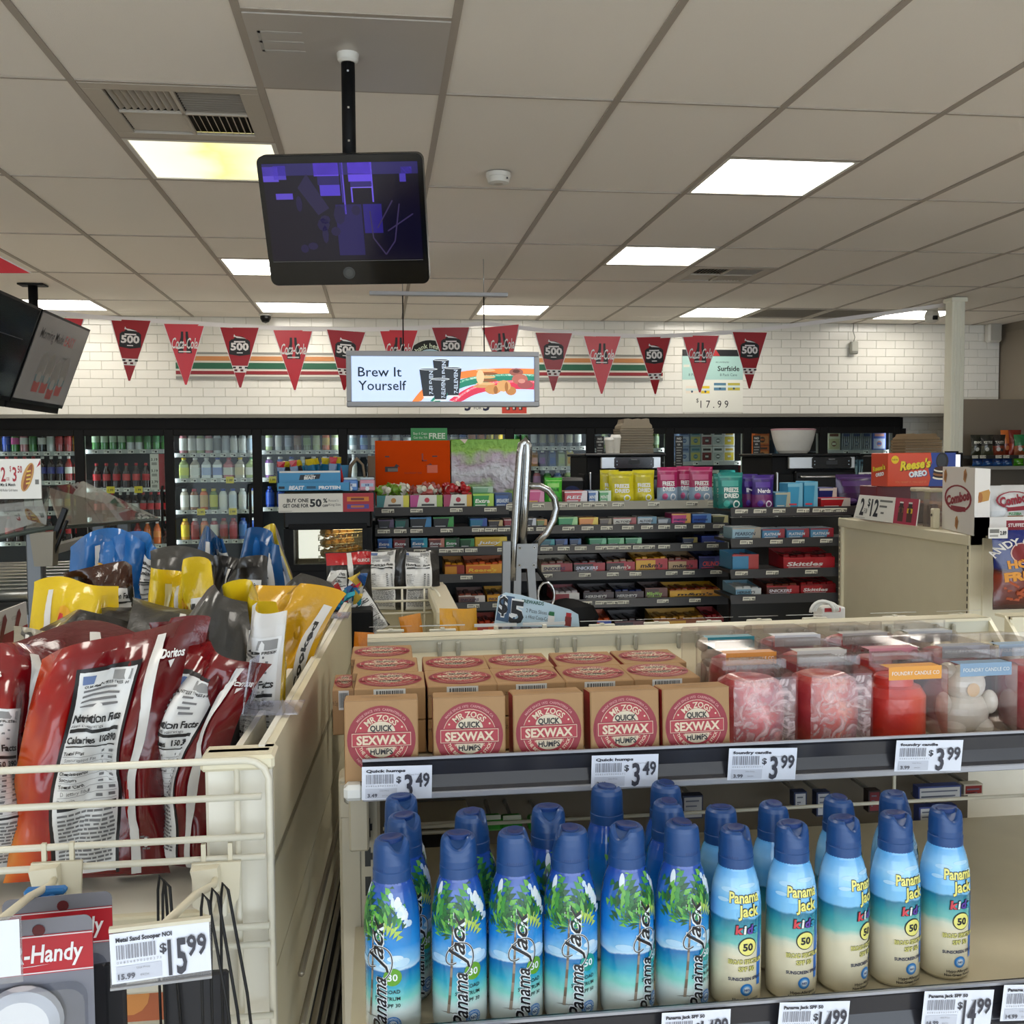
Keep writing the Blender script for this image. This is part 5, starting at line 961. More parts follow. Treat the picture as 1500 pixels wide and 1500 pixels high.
oz, ox0, ox1 = oven(856, 972, 6.45, 'steel and black speed oven with a tall pulp tray stack on top', (899, 957))
oz2, ox2, ox3 = oven(1128, 1256, 6.45, 'steel and black speed oven with a white bowl on top', (1188, 1246))
def traystack(px0, px1, pyt, Y, z, n, label, shade):
    x0, x1 = W(px0, 650, Y).x, W(px1, 650, Y).x; w_ = x1-x0; H = W((px0+px1)/2, pyt, Y).z-z; t = thing('tray_stack', label, 'tray stack', (x0, Y, z)); m = mat('pulp_'+shade.lstrip('#'), shade, .9, bump=.25, scale=80); rd = random.Random(n)
    dh = H*.72/n
    for k in range(n):
        b = MB(); j = rd.uniform(-.004, .004); b.hexa([(j, 0, 0), (w_+j, 0, 0), (w_+j, .2, 0), (j, .2, 0), (j-.002, -.003, dh*.86), (w_+j+.002, -.003, dh*.86), (w_+j+.002, .203, dh*.86), (j-.002, .203, dh*.86)], m); ob('tray', b, t, (0, 0, dh*k))
    b = MB(); pts = [(w_*.02, 0), (w_*.98, 0), (w_*.97, H*.08), (w_*.9, H*.16), (w_*.88, H*.27), (w_*.8, H*.285), (w_*.7, H*.25), (w_*.55, H*.28), (w_*.4, H*.25), (w_*.25, H*.285), (w_*.13, H*.27), (w_*.1, H*.15), (w_*.03, H*.07)]
    b.prism(pts, FRONT(0, .1, 0), -.09, .09, m); ob('top_tray', b, t, (0, 0, dh*n))
    return t
traystack(909, 957, 613, 6.6, oz+.001, 10, 'tall stack of grey pulp drink trays on the left oven', '#8f8472')
t = thing('round_bowl', 'white semi-clear plastic bowl with a pink rim on the right oven', 'bowl', ((W(1143, 650, 6.6).x+W(1207, 650, 6.6).x)/2, 6.75, oz2+.001)); r = (W(1207, 650, 6.75).x-W(1143, 650, 6.75).x)/2; h = W(1175, 629, 6.6).z-oz2
b = MB(); b.lathe([(r*.62, 0), (r*.74, h*.12), (r*.9, h*.55), (r*.99, h*.93), (r*1.0, h), (r*.95, h), (r*.85, h*.5), (r*.68, h*.1)], mat('milky_plastic', '#c9c6bd', .35, vary=.05, scale=30), 32, sy=.6); ob('body', b, t)
b = MB(); b.lathe([(r*.99, h*.97), (r*1.01, h*.985), (r*1.01, h*1.03), (r*.9, h*1.05)], P('#b0808a', .4), 32, sy=.6); ob('lid_rim', b, t)
tsz = W(1350, 666, 6.9).z
b = MB(); b.box(W(1310, 700, 6.8).x, W(1392, 700, 6.8).x, 6.7, 7.28, CT_Z+.001, tsz-.002, m_blk2, .01); b.box(W(1312, 700, 6.8).x, W(1390, 700, 6.8).x, 6.694, 6.70, CT_Z+.1, tsz-.06, m_black); tag(ob('drink_machine', b), 'black drinks machine on the counter under the brown tray stack', 'machine')
traystack(1325, 1379, 635, 6.9, tsz, 5, 'low stack of brown pulp drink trays at the right end of the counter', '#927a5c')
# coffee equipment and cups on the counter, partly hidden
b = MB(); xq = W(838, 730, 6.4).x; b.box(-.09, .09, 0, .3, 0, W(838, 700, 6.4).z-CT_Z, m_black, .02); b.disc(FRONT(0, -.0005, 0), 0, .33, .06, P('#1f2a5a', .2), .0005, 18); tag(ob('coffee_grinder', b, None, (xq, 6.4, CT_Z+.001)), 'small black rounded machine between the candy and the left oven', 'machine')
for k, (px, py0, nm_) in enumerate(((893, 641, 'paper cup beside the tray stack, nearest it'), (902, 637, 'tall white cup tucked against the tray stack'), )):
    p = W(px, 660, 6.55); hh = W(px, py0, 6.55).z-oz; b = MB(); b.lathe([(.026, 0), (.034, hh*.8), (.036, hh*.82), (.036, hh*.86), (.03, hh)], [P('#dcd8cc')]*2+[P('#f0eee8')]*2, 14); tag(ob('paper_cup', b, None, (p.x, 6.55, oz+.001)), 'white '+nm_ if not nm_.startswith('tall') else nm_, 'cup')
b = MB(); p0, p1 = W(1258, 704, 6.3), W(1283, 692, 6.3); b.box(0, .14, 0, .004, CT_Z+.0, p1.z, P('#cfd0cc')); b.text(FRONT(0, -.0003, 0), 'FIRE', .075, (p0.z+p1.z)/2, .045, P('#1d1f22'), bold=.03); tag(ob('fire_sign', b, None, (p0.x, 6.3, .001)), 'white sign with black capitals standing beside the right oven', 'sign')
# small till screen
t = thing('till_screen', 'small till screen with a pale lit display beside the cream column', 'screen', (W(1406, 680, 6.2).x, 6.3, CT_Z+.001)); b = MB(); z0, z1 = W(1406, 690, 6.2).z-CT_Z, W(1406, 666, 6.2).z-CT_Z
b.box(-.07, .085, 0, .04, z0-.02, z1+.012, m_black, .006); b.box(-.03, .05, 0, .03, z1+.012, z1+.022, m_black); b.tube([(.01, .03, 0), (.01, .03, z0)], .02, m_blk2, 8); b.box(-.06, .07, -.03, .12, 0, .015, m_blk2, .004); ob('housing', b, t)
b = MB(); b.rect(FRONT(0, -.0005, 0), -.03, .062, z0, z1, Em('#dfe4f4', .9)); ob('display', b, t)
# ================================================================ SNACK SHELVES ON THE RIGHT WALL
t = thing('wall_snack_shelves', 'charcoal shelves of snack bags against the right wall', 'shelving', (0, 0, 0)); sx0 = W(1420, 700, 8.6).x
zs1, zs2 = W(1460, 667, 8.6).z, W(1460, 683, 8.6).z
b = MB(); b.box(sx0-.02, XR-.013, 8.96, 9.0, 0, 2.0, m_brown); ob('back_panel', b, t)
for k, z in enumerate((zs1, zs2-.0, zs2-.35, zs2-.7)):
    b = MB(); b.box(sx0, XR-.013, 8.6, 8.955, z-.03, z, m_dark if k != 1 else mat('shelf_pale', '#9a9a94', .5)); s_ = ob('shelf', b, t)
    for q in range(7):
        if k == 0 and q not in (2, 5): ob('price_tag', CT[q % 4], s_, (sx0+.05+.075*q, 8.598, z-.012))
SB = {}
def smallbag(w_, h, c1, c2, txt, tc):
    k = (c1, c2, txt); 
    if k in SB: return SB[k]
    b = MB(); f1, f2 = foil(c1), foil(c2)
    def S_(u, v, sd): return Vector(((u-.5)*w_*(1-.12*sin(pi*v)), sd*.03*(max(0, 1-(2*u-1)**2))**.6*(max(0, sin(pi*v)))**.6, v*h))
    for sd in (-1, 1): b.sheet(lambda u, v: S_(u, v*.45, sd), 8, 4, f2, flip=sd > 0); b.sheet(lambda u, v: S_(u, .45+.55*v, sd), 8, 5, f1, flip=sd > 0)
    G = lambda x, y, hh=0: S_(x/w_+.5, y/h, -1)+Vector((0, -.001-hh, 0))
    if txt: b.text(G, txt, 0, h*.62, h*.17, P(tc), bold=.03, width=w_*.7)
    b.disc(G, -w_*.1, h*.28, w_*.16, P(tc), .001, 10); b.disc(G, w_*.18, h*.25, w_*.13, P(c1), .001, 10); SB[k] = b.mesh('snack_bag'); return SB[k]
for k, (px, c1, c2, txt, tc, dy, dz, nm_) in enumerate(((1434, '#23251f', '#3a3a2a', 'BIG', '#d0d0c4', .08, 0, 'black snack bag, leftmost on the upper wall shelf'), (1449, '#20221f', '#4a4a38', 'KETTLE', '#d4d4ca', .05, 0, 'black kettle snack bag, second from left on the upper wall shelf'), (1466, '#241f1c', '#8a3a22', 'TASTY', '#d0c9bf', .06, 0, 'black and rust snack bag, third on the upper wall shelf'), (1478, '#b8622a', '#8a2a16', '', '#c9743a', .14, .05, 'orange brown snack bag standing high behind'), (1490, '#6a2018', '#8f2f1c', '', '#c96a3a', .10, .06, 'dark red snack bag at the back right'), (1498, '#1f6a3f', '#8a4a2a', '', '#d8d8cf', .05, 0, 'green snack bag at the right edge of the upper wall shelf'))):
    Y = 8.6+dy; p = W(px, 667, Y); o = link(bpy.data.objects.new('snack_bag', smallbag(.12, .20, c1, c2, txt, tc)), None, (p.x, Y+.03, zs1+.001), (R(-4), 0, R(-6*(k % 3)))); o.scale = (1.0, 1, 1.15 if dz else .93); tag(o, nm_, 'snack', 'snack bags on the right wall')
for k, px in enumerate((1432, 1447, 1462, 1475, 1492)):
    Y = 8.72; p = W(px, 680, Y); g_ = px == 1492; o = link(bpy.data.objects.new('snack_bag', smallbag(.12, .2, '#62b81f' if g_ else '#1f3f78', '#4a9a1a' if g_ else '#2a5a9a', '', '#b8d08a' if g_ else '#8fb0d0')), None, (p.x, Y, zs2+.001)); o.scale = (.9, 1, .40); tag(o, 'bright green snack bag on the lower wall shelf' if g_ else 'low blue snack bag, %s on the lower wall shelf' % nth(k, 5), 'snack', 'snack bags on the right wall')
# ================================================================ CREAM END GONDOLA ON THE RIGHT
t = thing('cream_gondola', 'cream steel shelving unit with a blank end panel, right of the candy', 'shelving', (2.0, 3.27, 0))
b = MB(); L = 1.01; ZT = 1.222
b.box(.012, .05, .03, L-.03, .05, ZT-.03, m_cream)
b.box(0, .06, 0, .03, 0, ZT, m_cream, .003); b.box(0, .06, L-.03, L, 0, ZT, m_cream, .003); b.box(-.004, .07, 0, L, ZT-.04, ZT, m_cream, .004); b.box(.004, .05, .03, L-.03, 0, .06, m_cream)
ob('end_panel', b, t)
b = MB()
for q in range(44):
    z = .1+.0255*q; b.box(-.0008, .001, .008, .014, z, z+.016, P('#4a473c')); b.box(-.0008, .001, L-.014, L-.008, z, z+.016, P('#4a473c'))
ob('slot_strip', b, t)
b = MB(); b.box(.06, .9, .02, L, 0, .12, m_cream); b.box(.06, .9, .40, .42, .12, ZT, m_cream2); b.box(.06, .9, -.06, .98, ZT-.012, ZT-.002, m_cream, .002); b.box(.045, .9, -.005, .02, 0, ZT-.0125, m_cream, .003); ob('shelf_body', b, t)
b = MB(); b.box(.03, .055, .285, .31, ZT+.0005, ZT+.075, m_cream, .003); b.disc(plane((.03, .3, ZT+.05), (0, -1, 0), (0, 0, 1)), 0, 0, .006, P('#3a382f'), .0006, 8); ob('bracket', b, t)
# two-for-twelve sign
y0, y1 = 4.11, 3.60; o = plane((1.985, y0, ZT+.008), (0, -1, 0), (.12, 0, 1)); sw, sh = y0-y1, .10
t = thing('drink_price_sign', 'white and crimson two-for-twelve sign on top of the cream shelving', 'sign'); b = MB(); b.prism([(0, 0), (sw, 0), (sw, sh), (.03, sh)], o, -.004, 0, P('#e4e3dc'))
b.rect(o, sw*.66, sw, 0, sh, P('#a82c48')); b.text(o, '2', sw*.13, sh*.52, sh*.95, P('#16171a'), bold=.03, width=sw*.07, shear=.1); b.text(o, 'FOR', sw*.20, sh*.36, sh*.3, P('#16171a'), width=sw*.05); b.text(o, '$', sw*.245, sh*.72, sh*.45, P('#16171a'), bold=.02); b.text(o, '12', sw*.34, sh*.52, sh*.95, P('#16171a'), bold=.03, width=sw*.13, shear=.1)
for k, (u0, u1, v) in enumerate(((.42, .62, .78), (.42, .54, .56), (.45, .50, .3), (.04, .2, .05))): b.rect(o, sw*u0, sw*u1, sh*v, sh*(v+(.08 if k < 3 else .03)), P('#6a6a66' if k < 3 else '#b4b3ac'))
for k, c_ in ((0, '#7a4a34'), (1, '#d8b81c')):
    u = sw*(.76+.13*k); b.rect(o, u-.02, u+.02, sh*.1, sh*.68, P('#4a2418'), .0006); b.rect(o, u-.02, u+.02, sh*.44, sh*.62, P(c_), .001); b.rect(o, u-.014, u+.014, sh*.66, sh*.8, P('#2a1a1c'), .0009); b.rect(o, u-.014, u+.014, sh*.8, sh*.86, P('#d8d8d2'), .0009); b.disc(o, u, sh*.52, .01, P('#2a1a1a'), .0014, 10)
ob('board', b, t)
# plastic tubes behind the sign
for k, (yy, nm_) in enumerate(((3.76, 'nearer the sign'), (3.66, 'farther from the sign'))):
    t = thing('clear_tub', 'small clear tub of dark jerky %s on the cream shelving' % nm_, 'tub', (2.085, yy, ZT+.001), .1); b = MB(); b.hexa([(-.028, -.02, 0), (.028, -.02, 0), (.028, .02, 0), (-.028, .02, 0), (-.02, -.015, .13), (.036, -.015, .13), (.036, .025, .13), (-.02, .025, .13)], glassmat('tub_clear', '#e4ddd6', .08, .12)); ob('body', b, t)
    b = MB(); b.box(-.02, .02, -.012, .012, .004, .085, P('#4a1c20'), .006); ob('contents', b, t); b = MB(); b.box(-.024, .038, -.018, .028, .13, .145, P('#c9bfa6'), .004); ob('lid', b, t)
# orange and blue display header on a red tray
p0, p1 = W(1300, 713, 3.9), W(1400, 663, 3.9); x0 = W(1275, 700, 4.02).x; zb = p0.z-1.222
t = thing('peanut_cup_display', 'orange and blue cookie and peanut cup display box on the cream shelving', 'display', (p0.x, 3.9, ZT)); w_ = p1.x-p0.x; z0, z1 = p0.z-ZT+.0, p1.z-ZT; DZ = .14
o_ = P('#d0441a', .35); bl = P('#1b3a8f', .35); b = MB(); b.box(0, w_, 0, DZ, z0, z1, o_, .002); F = FRONT(0, -.0003, 0); sdf = plane((-.0003, DZ, 0), (0, -1, 0), (0, 0, 1))
b.poly(F, [(w_*.60, z0), (w_, z0), (w_, z1), (w_*.63, z1), (w_*.65, z0+(z1-z0)*.7), (w_*.6, z0+(z1-z0)*.5), (w_*.63, z0+(z1-z0)*.25)], bl)
hh = z1-z0; b.disc(F, w_*.105, z0+hh*.8, hh*.12, P('#e6c41c'), .0008, 16); b.text(F, 'NEW', w_*.105, z0+hh*.8, hh*.08, P('#5a3a10'), h=.0012)
for dx, dz, c_, hq in ((.004, -.003, '#4a2012', .0008), (0, 0, '#e6cf2a', .0013)): b.text(F, "Reese's", w_*.40+dx, z0+hh*.66+dz, hh*.36, P(c_), bold=.045, shear=.25, rot=.10, h=hq, width=w_*.46)
for dx, dz, c_, hq in ((.003, -.002, '#1c2f78', .0015), (0, 0, '#e6eaf0', .002)): b.text(F, 'OREO', w_*.44+dx, z0+hh*.38+dz, hh*.22, P(c_), bold=.06, rot=.10, h=hq, width=w_*.27)
b.text(F, 'YOU WANT IT, YOU GOT IT', w_*.34, z0+hh*.13, hh*.09, P('#e08a5a'), width=w_*.46)
b.disc(F, w_*.80, z0+hh*.75, hh*.2, P('#14161a'), .001, 16, ry=hh*.26); b.disc(F, w_*.79, z0+hh*.76, hh*.15, P('#2f3238'), .0014, 14, ry=hh*.2)
for dv, ru, c_ in ((.26, .17, '#e8e4d8'), (.31, .16, '#2a1a14'), (.37, .165, '#8a5a34'), (.43, .16, '#2a1712'), (.49, .15, '#e8e2d2'), (.53, .14, '#3a2018')): b.disc(F, w_*.80, z0+hh*dv, w_*ru*.85, P(c_), .0012+dv*.002, 18, ry=hh*.07)
for dx, c_, hq in ((.002, '#4a2012', .0007), (0, '#e6cf2a', .0012)): b.text(sdf, "Reese's", DZ*.5+dx, z0+hh*.55, hh*.2, P(c_), bold=.05, rot=.12, h=hq, width=DZ*.75)
b.text(sdf, 'OREO', DZ*.55, z0+hh*.36, hh*.14, P('#e6eaf0'), bold=.06, rot=.12, h=.0012, width=DZ*.5); ob('header', b, t)
b = MB(); rd_ = P('#6a1216', .35); b.box(.0, w_+.02, .09, DZ+.1, .001, z0-.0005, rd_, .002); b.box(.0, w_+.03, -.03, .09, .001, .04, rd_, .002); ob('tray', b, t)
for k in range(5):
    b = MB(); b.lathe([(.001, -.036), (.02, -.03), (.024, -.012), (.024, .012), (.02, .03), (.001, .036)], [foil('#b9701c' if k % 2 else '#c4541c')]*5, 8, sy=.6); ob('wrapped_cup', b, t, (.03+.062*k, .03, .062), (0, pi/2, .2*(k % 2)))
# white snack carton with open tray
cx = W(1427, 771, 3.2); t = thing('pretzel_display', 'white corner carton of pretzel snacks with an open tray of bags', 'display', (cx.x, 3.2, ZT+.0015), 0)
zc0, zc1 = 0.03, W(1427, 686, 3.2).z-ZT
wh = P('#dedad4', .4); b = MB()
LF = None; LL = .36
e = Vector((.24, .957, 0)).normalized(); n_ = Vector((.055, 0, 0))
q0, q1 = Vector((0, 0, 0)), e*LL
b.hexa([q0, q0+n_, q1+n_, q1, q0+Vector((0, 0, zc1-.0)), q0+n_*1.0+Vector((0, 0, zc1-.004)), q1+n_+Vector((0, 0, zc1)), q1+Vector((0, 0, zc1))], wh)
b.box(.0, .36, .0, .003, 0, .062, wh); b.box(.06, .36, .003, .15, 0, .004, wh); b.box(.06, .36, .15, .153, 0, .12, wh)
SF = plane(q1, (-e.x, -e.y, 0), (0, 0, 1)); Fr = FRONT(0, -.0003, 0)
G = lambda x, y, h=0: SF(x, y, h+.0004)
b.disc(G, LL*.5, zc1*.52, LL*.42, P('#8a1c2c'), .0004, 24, r0=LL*.37, ry=zc1*.21)
for dx, c_, hq in ((.002, '#d8b0a8', .0004), (0, '#8a1c2c', .0009)): b.text(G, 'Combos', LL*.5+dx, zc1*.53, zc1*.2, P(c_), bold=.05, rot=.12, h=hq, width=LL*.72)
b.rect(G, LL*.3, LL*.75, zc1*.33, zc1*.4, P('#8a1c2c'), .0008)
for (u, v, rt) in ((.10, .85, .3), (.72, .87, .2), (.48, .14, .4)):
    b.poly(G, [(LL*u-.018, zc1*v-.012), (LL*u+.004, zc1*v-.024), (LL*u+.02, zc1*v+.006), (LL*u+.006, zc1*v+.026), (LL*u-.014, zc1*v+.016)], P('#b07a3a'), .0006); b.poly(G, [(LL*u-.008, zc1*v-.006), (LL*u+.006, zc1*v-.012), (LL*u+.012, zc1*v+.006), (LL*u-.004, zc1*v+.014)], P('#8f5a28'), .0009)
b.poly(Fr, [(.012, .11), (.05, .118), (.055, .145), (.05, .155), (.014, .145)], P('#b98a44'), .0006); b.disc(Fr, .02, .128, .008, P('#a0642c'), .001, 12, ry=.017); b.rect(Fr, .115, .2, .018, .05, P('#8a1c2c')); b.text(Fr, 'STUFFED', .152, .034, .016, P('#e6dcd8'), bold=.03, width=.06, h=.0008)
ob('carton', b, t)
sb = smallbag(.17, .16, '#cfcfcd', '#c4c6c6', '', '#cfcfcd')
for k, (x, y) in enumerate(((.165, .055), (.255, .10), (.30, .05))):
    o2 = ob('pretzel_bag', sb, t, (x, y, .006), (R(-6), 0, R(4-5*k))); b = MB(); G2 = lambda x_, y_, h=0: Vector((x_, -.0325+.35*x_*x_*2-h-.02*abs(y_-.09)*-.5, y_))
    b.disc(G2, 0, .108, .07, P('#8a1c2c'), .0004, 20, ry=.03, r0=.062); b.text(G2, 'Combos', 0, .11, .042, P('#8a1c2c'), bold=.05, rot=.16, width=.115, h=.001); b.poly(G2, [(-.03, .07), (.07, .075), (.07, .09), (-.03, .083)], P('#8a1c2c'), .0008); b.rect(G2, -.03, .03, .045, .055, P('#8f6a44'), .0006); b.text(G2, 'PIZZERIA', 0, .062, .012, P('#3a8a4a'), bold=.03, h=.0006); ob('bag_print', b, o2)
# blue snack bags on the end
m_nv = ramp_mat('foil_blue_red_snack', [(0, '#2a120c'), (.12, '#5a2014'), (.42, '#7a2a16'), (.5, '#3a1410'), (.54, '#14205f'), (1, '#16246f')], lo=0, hi=.27, rough=.22, noise=.05, nscale=18, coat=.5, bump=.25, bscale=30)
def hotbag():
    b = MB(); w_, h = .15, .275
    def S_(u, v, sd): return Vector(((u-.5)*w_*(1-.06*sin(pi*v)), sd*(.03*(max(0, 1-(2*u-1)**2))**.6*(max(0, sin(pi*v)))**.5+.002*sin(u*17+v*12)), v*h))
    for sd in (-1, 1): b.sheet(lambda u, v: S_(u, v, sd), 12, 14, m_nv, flip=sd > 0)
    G = lambda x, y, hh=0: S_(x/w_+.5, y/h, -1)+Vector((0, -.0012-hh, 0))
    b.arctext(G, "ANDY CAPP'S", 0, .14, .095, .034, P('#d8d4cf'), bold=.03, h=.001)
    b.disc(G, 0, .195, .036, P('#d8b8b0'), .0004, 20, ry=.036); b.disc(G, 0, .195, .033, P('#7a1a1c'), .0008, 20)
    for dx, c_, hq in ((.002, '#2a0f0c', .0008), (0, '#d8902a', .0014)): b.text(G, 'HOT', dx-.005, .160, .036, P(c_), bold=.06, rot=.12, width=.08, h=hq); b.text(G, 'FRIES', dx, .118, .040, P(c_), bold=.06, rot=.12, width=.11, h=hq)
    for k in range(12):
        rd = random.Random(k); x = rd.uniform(-.05, .05); z = rd.uniform(.03, .09); a = rd.uniform(-.8, .8); d = Vector((cos(a), sin(a))); q = Vector((-d.y, d.x))*.004; c0 = Vector((x, z)); b.poly(G, [tuple(c0-d*.018-q), tuple(c0+d*.018-q), tuple(c0+d*.018+q), tuple(c0-d*.018+q)], P('#a84a20'), .0006+.0001*k)
    return b.mesh('snack_bag')
hb = hotbag()
for k, (px, dy, nm_) in enumerate(((1492, 0, 'large blue and red hot snack bag hanging at the right edge, left one'), (1545, .07, 'large blue and red hot snack bag behind the left one, cut by the picture edge'))):
    Y = 3.10+dy; p = W(px, 892, Y); tag(link(bpy.data.objects.new('hot_snack_bag', hb), None, (p.x, Y, p.z), (R(-3), 0, 0)), nm_, 'snack', 'blue hot snack bags').scale = (1.22, 1, .94)
b = MB(); w_ = W(1475, 782, 3.05).x-W(1447, 782, 3.05).x; p = W(1448, 789, 3.05); h = W(1448, 773, 3.05).z-p.z
b.box(0, w_, 0, .002, 0, h, P('#dcdad4')); F = FRONT(0, -.0002, 0); b.text(F, '2.89', w_*.76, h*.5, h*.5, P('#1d1d1d'), bold=.04, width=w_*.34); b.rect(F, w_*.06, w_*.55, h*.5, h*.85, P('#6f6e68')); b.rect(F, w_*.06, w_*.5, h*.15, h*.35, P('#9a9992')); b.tube([(w_/2, .002, h*.6), (w_/2+.06, .10, h*.6)], .003, m_steel, 6)
tag(ob('shelf_price_tag', b, None, p), 'white price tag on a hook above the blue hot snack bags', 'price tag')
# ================================================================ LOW GONDOLA WITH WIRE BASKET (behind the front shelves)
t = thing('basket_gondola', 'cream low gondola with a wire snack basket beyond the chip display', 'shelving', (0, 0, 0))
b = MB(); b.box(.11, .155, 1.995, 2.42, 1.17, 1.2, m_cream, .004); b.box(.125, .15, 1.995, 2.42, .2, 1.17, m_cream); b.box(-.25, .15, 1.995, 2.45, .2, .95, m_cream); b.box(-.25, .15, 2.42, 2.45, .9, 1.2, m_cream); ob('side_rail', b, t)
m_wr = mat('cream_wire', '#d9d4c2', .3)
b = MB()
for z in (1.205, 1.175, 1.147): b.tube([(-.10, 2.32, z), (.115, 2.32, z)], .003, m_wr, 6)
b.tube([(.115, 2.32, 1.205), (.125, 2.30, 1.2), (.128, 2.2, 1.2)], .003, m_wr, 6)
for x in (-.02, .05, .1): b.tube([(x, 2.32, 1.205), (x, 2.32, 1.10)], .0025, m_wr, 6)
ob('basket', b, t)
b = MB()
for z, y in ((1.10, 2.1), (1.085, 2.02)): b.tube([(-.2, y, z), (.11, y, z+.012)], .004, m_wr, 6)
ob('rod', b, t)
# ================================================================ BAG BUILDER (chips, popcorn, jerky)
FK = ['Total Fat', 'Saturated Fat', 'Trans Fat', 'Cholesterol', 'Sodium', 'Total Carb.', 'Dietary Fiber', 'Protein']
def facts(b, G, x0, y0, w_, h, title='Nutrition Facts', fine=True, h0=.0006, cal=True):
    """white panel with a nutrition table, laid on surface G"""
    K = P('#1b1b1c'); g = P('#6d6d6e'); wt = P('#dcdcda', .35); n = max(8, int(h/.0045))
    b.rect(G, x0, x0+w_, y0, y0+h, wt, h0, 14, n); H = h0+.0009
    def ln(v, t_, m=K): b.rect(G, x0+w_*.05, x0+w_*.95, y0+h*v-t_/2, y0+h*v+t_/2, m, H, 12, 1)
    if not fine:
        b.text(G, title, x0+w_/2, y0+h*.86, h*.14, K, bold=.03, width=w_*.86, h=H)
        for v in (.74, .44): ln(v, h*.03)
        for k in range(6): b.rect(G, x0+w_*.06, x0+w_*(.5+.07*(k % 3)), y0+h*(.08+.1*k), y0+h*(.115+.1*k), g, H, 3, 1)
        b.text(G, 'Calories', x0+w_*.3, y0+h*.64, h*.1, K, bold=.03, width=w_*.5, h=H); return
    for k in range(4): b.rect(G, x0+w_*.1, x0+w_*(.8-.08*(k % 2)), y0+h*(.80+.028*k), y0+h*(.812+.028*k), g, H, 3, 1)
    b.rect(G, x0+w_*.06, x0+w_*.26, y0+h*.93, y0+h*.98, P('#5a6f9a'), H, 2, 1); b.rect(G, x0+w_*.62, x0+w_*.92, y0+h*.93, y0+h*.985, P('#8d8d8c'), H, 2, 1); b.text(G, 'GUARANTEED FRESH', x0+w_*.5, y0+h*.915, h*.022, K, bold=.02, width=w_*.8, h=H)
    b.text(G, title, x0+w_/2, y0+h*.745, h*.055, K, bold=.03, width=w_*.9, h=H); b.text(G, 'About 11 servings', x0+w_*.05, y0+h*.708, h*.02, g, 'l', h=H); ln(.685, h*.018)
    if cal: b.text(G, 'Calories', x0+w_*.05, y0+h*.64, h*.045, K, 'l', bold=.03, width=w_*.42, h=H); b.text(G, '150 390', x0+w_*.95, y0+h*.645, h*.045, K, 'r', bold=.03, width=w_*.40, h=H); ln(.61, h*.006)
    for k, f in enumerate(FK):
        v = .58-.031*k; b.text(G, f, x0+w_*(.05 if k not in (1, 2, 6) else .1), y0+h*v, h*.022, K if k in (0, 3, 4, 5) else g, 'l', bold=.02 if k in (0, 3, 4, 5) else 0, h=H); b.rect(G, x0+w_*.66, x0+w_*.74, y0+h*(v-.006), y0+h*(v+.006), g, H); b.rect(G, x0+w_*.84, x0+w_*.93, y0+h*(v-.006), y0+h*(v+.006), g, H); ln(v-.0155, h*.0016, g)
    ln(.33, h*.014)
    rd = random.Random(int(x0*1e4))
    for k in range(13):
        u = .05; v = .30-.02*k
        if v < .04: break
        while u < .92:
            l = rd.uniform(.05, .14); l = min(l, .95-u); b.rect(G, x0+w_*u, x0+w_*(u+l), y0+h*(v-.005), y0+h*(v+.005), g, H); u += l+.02
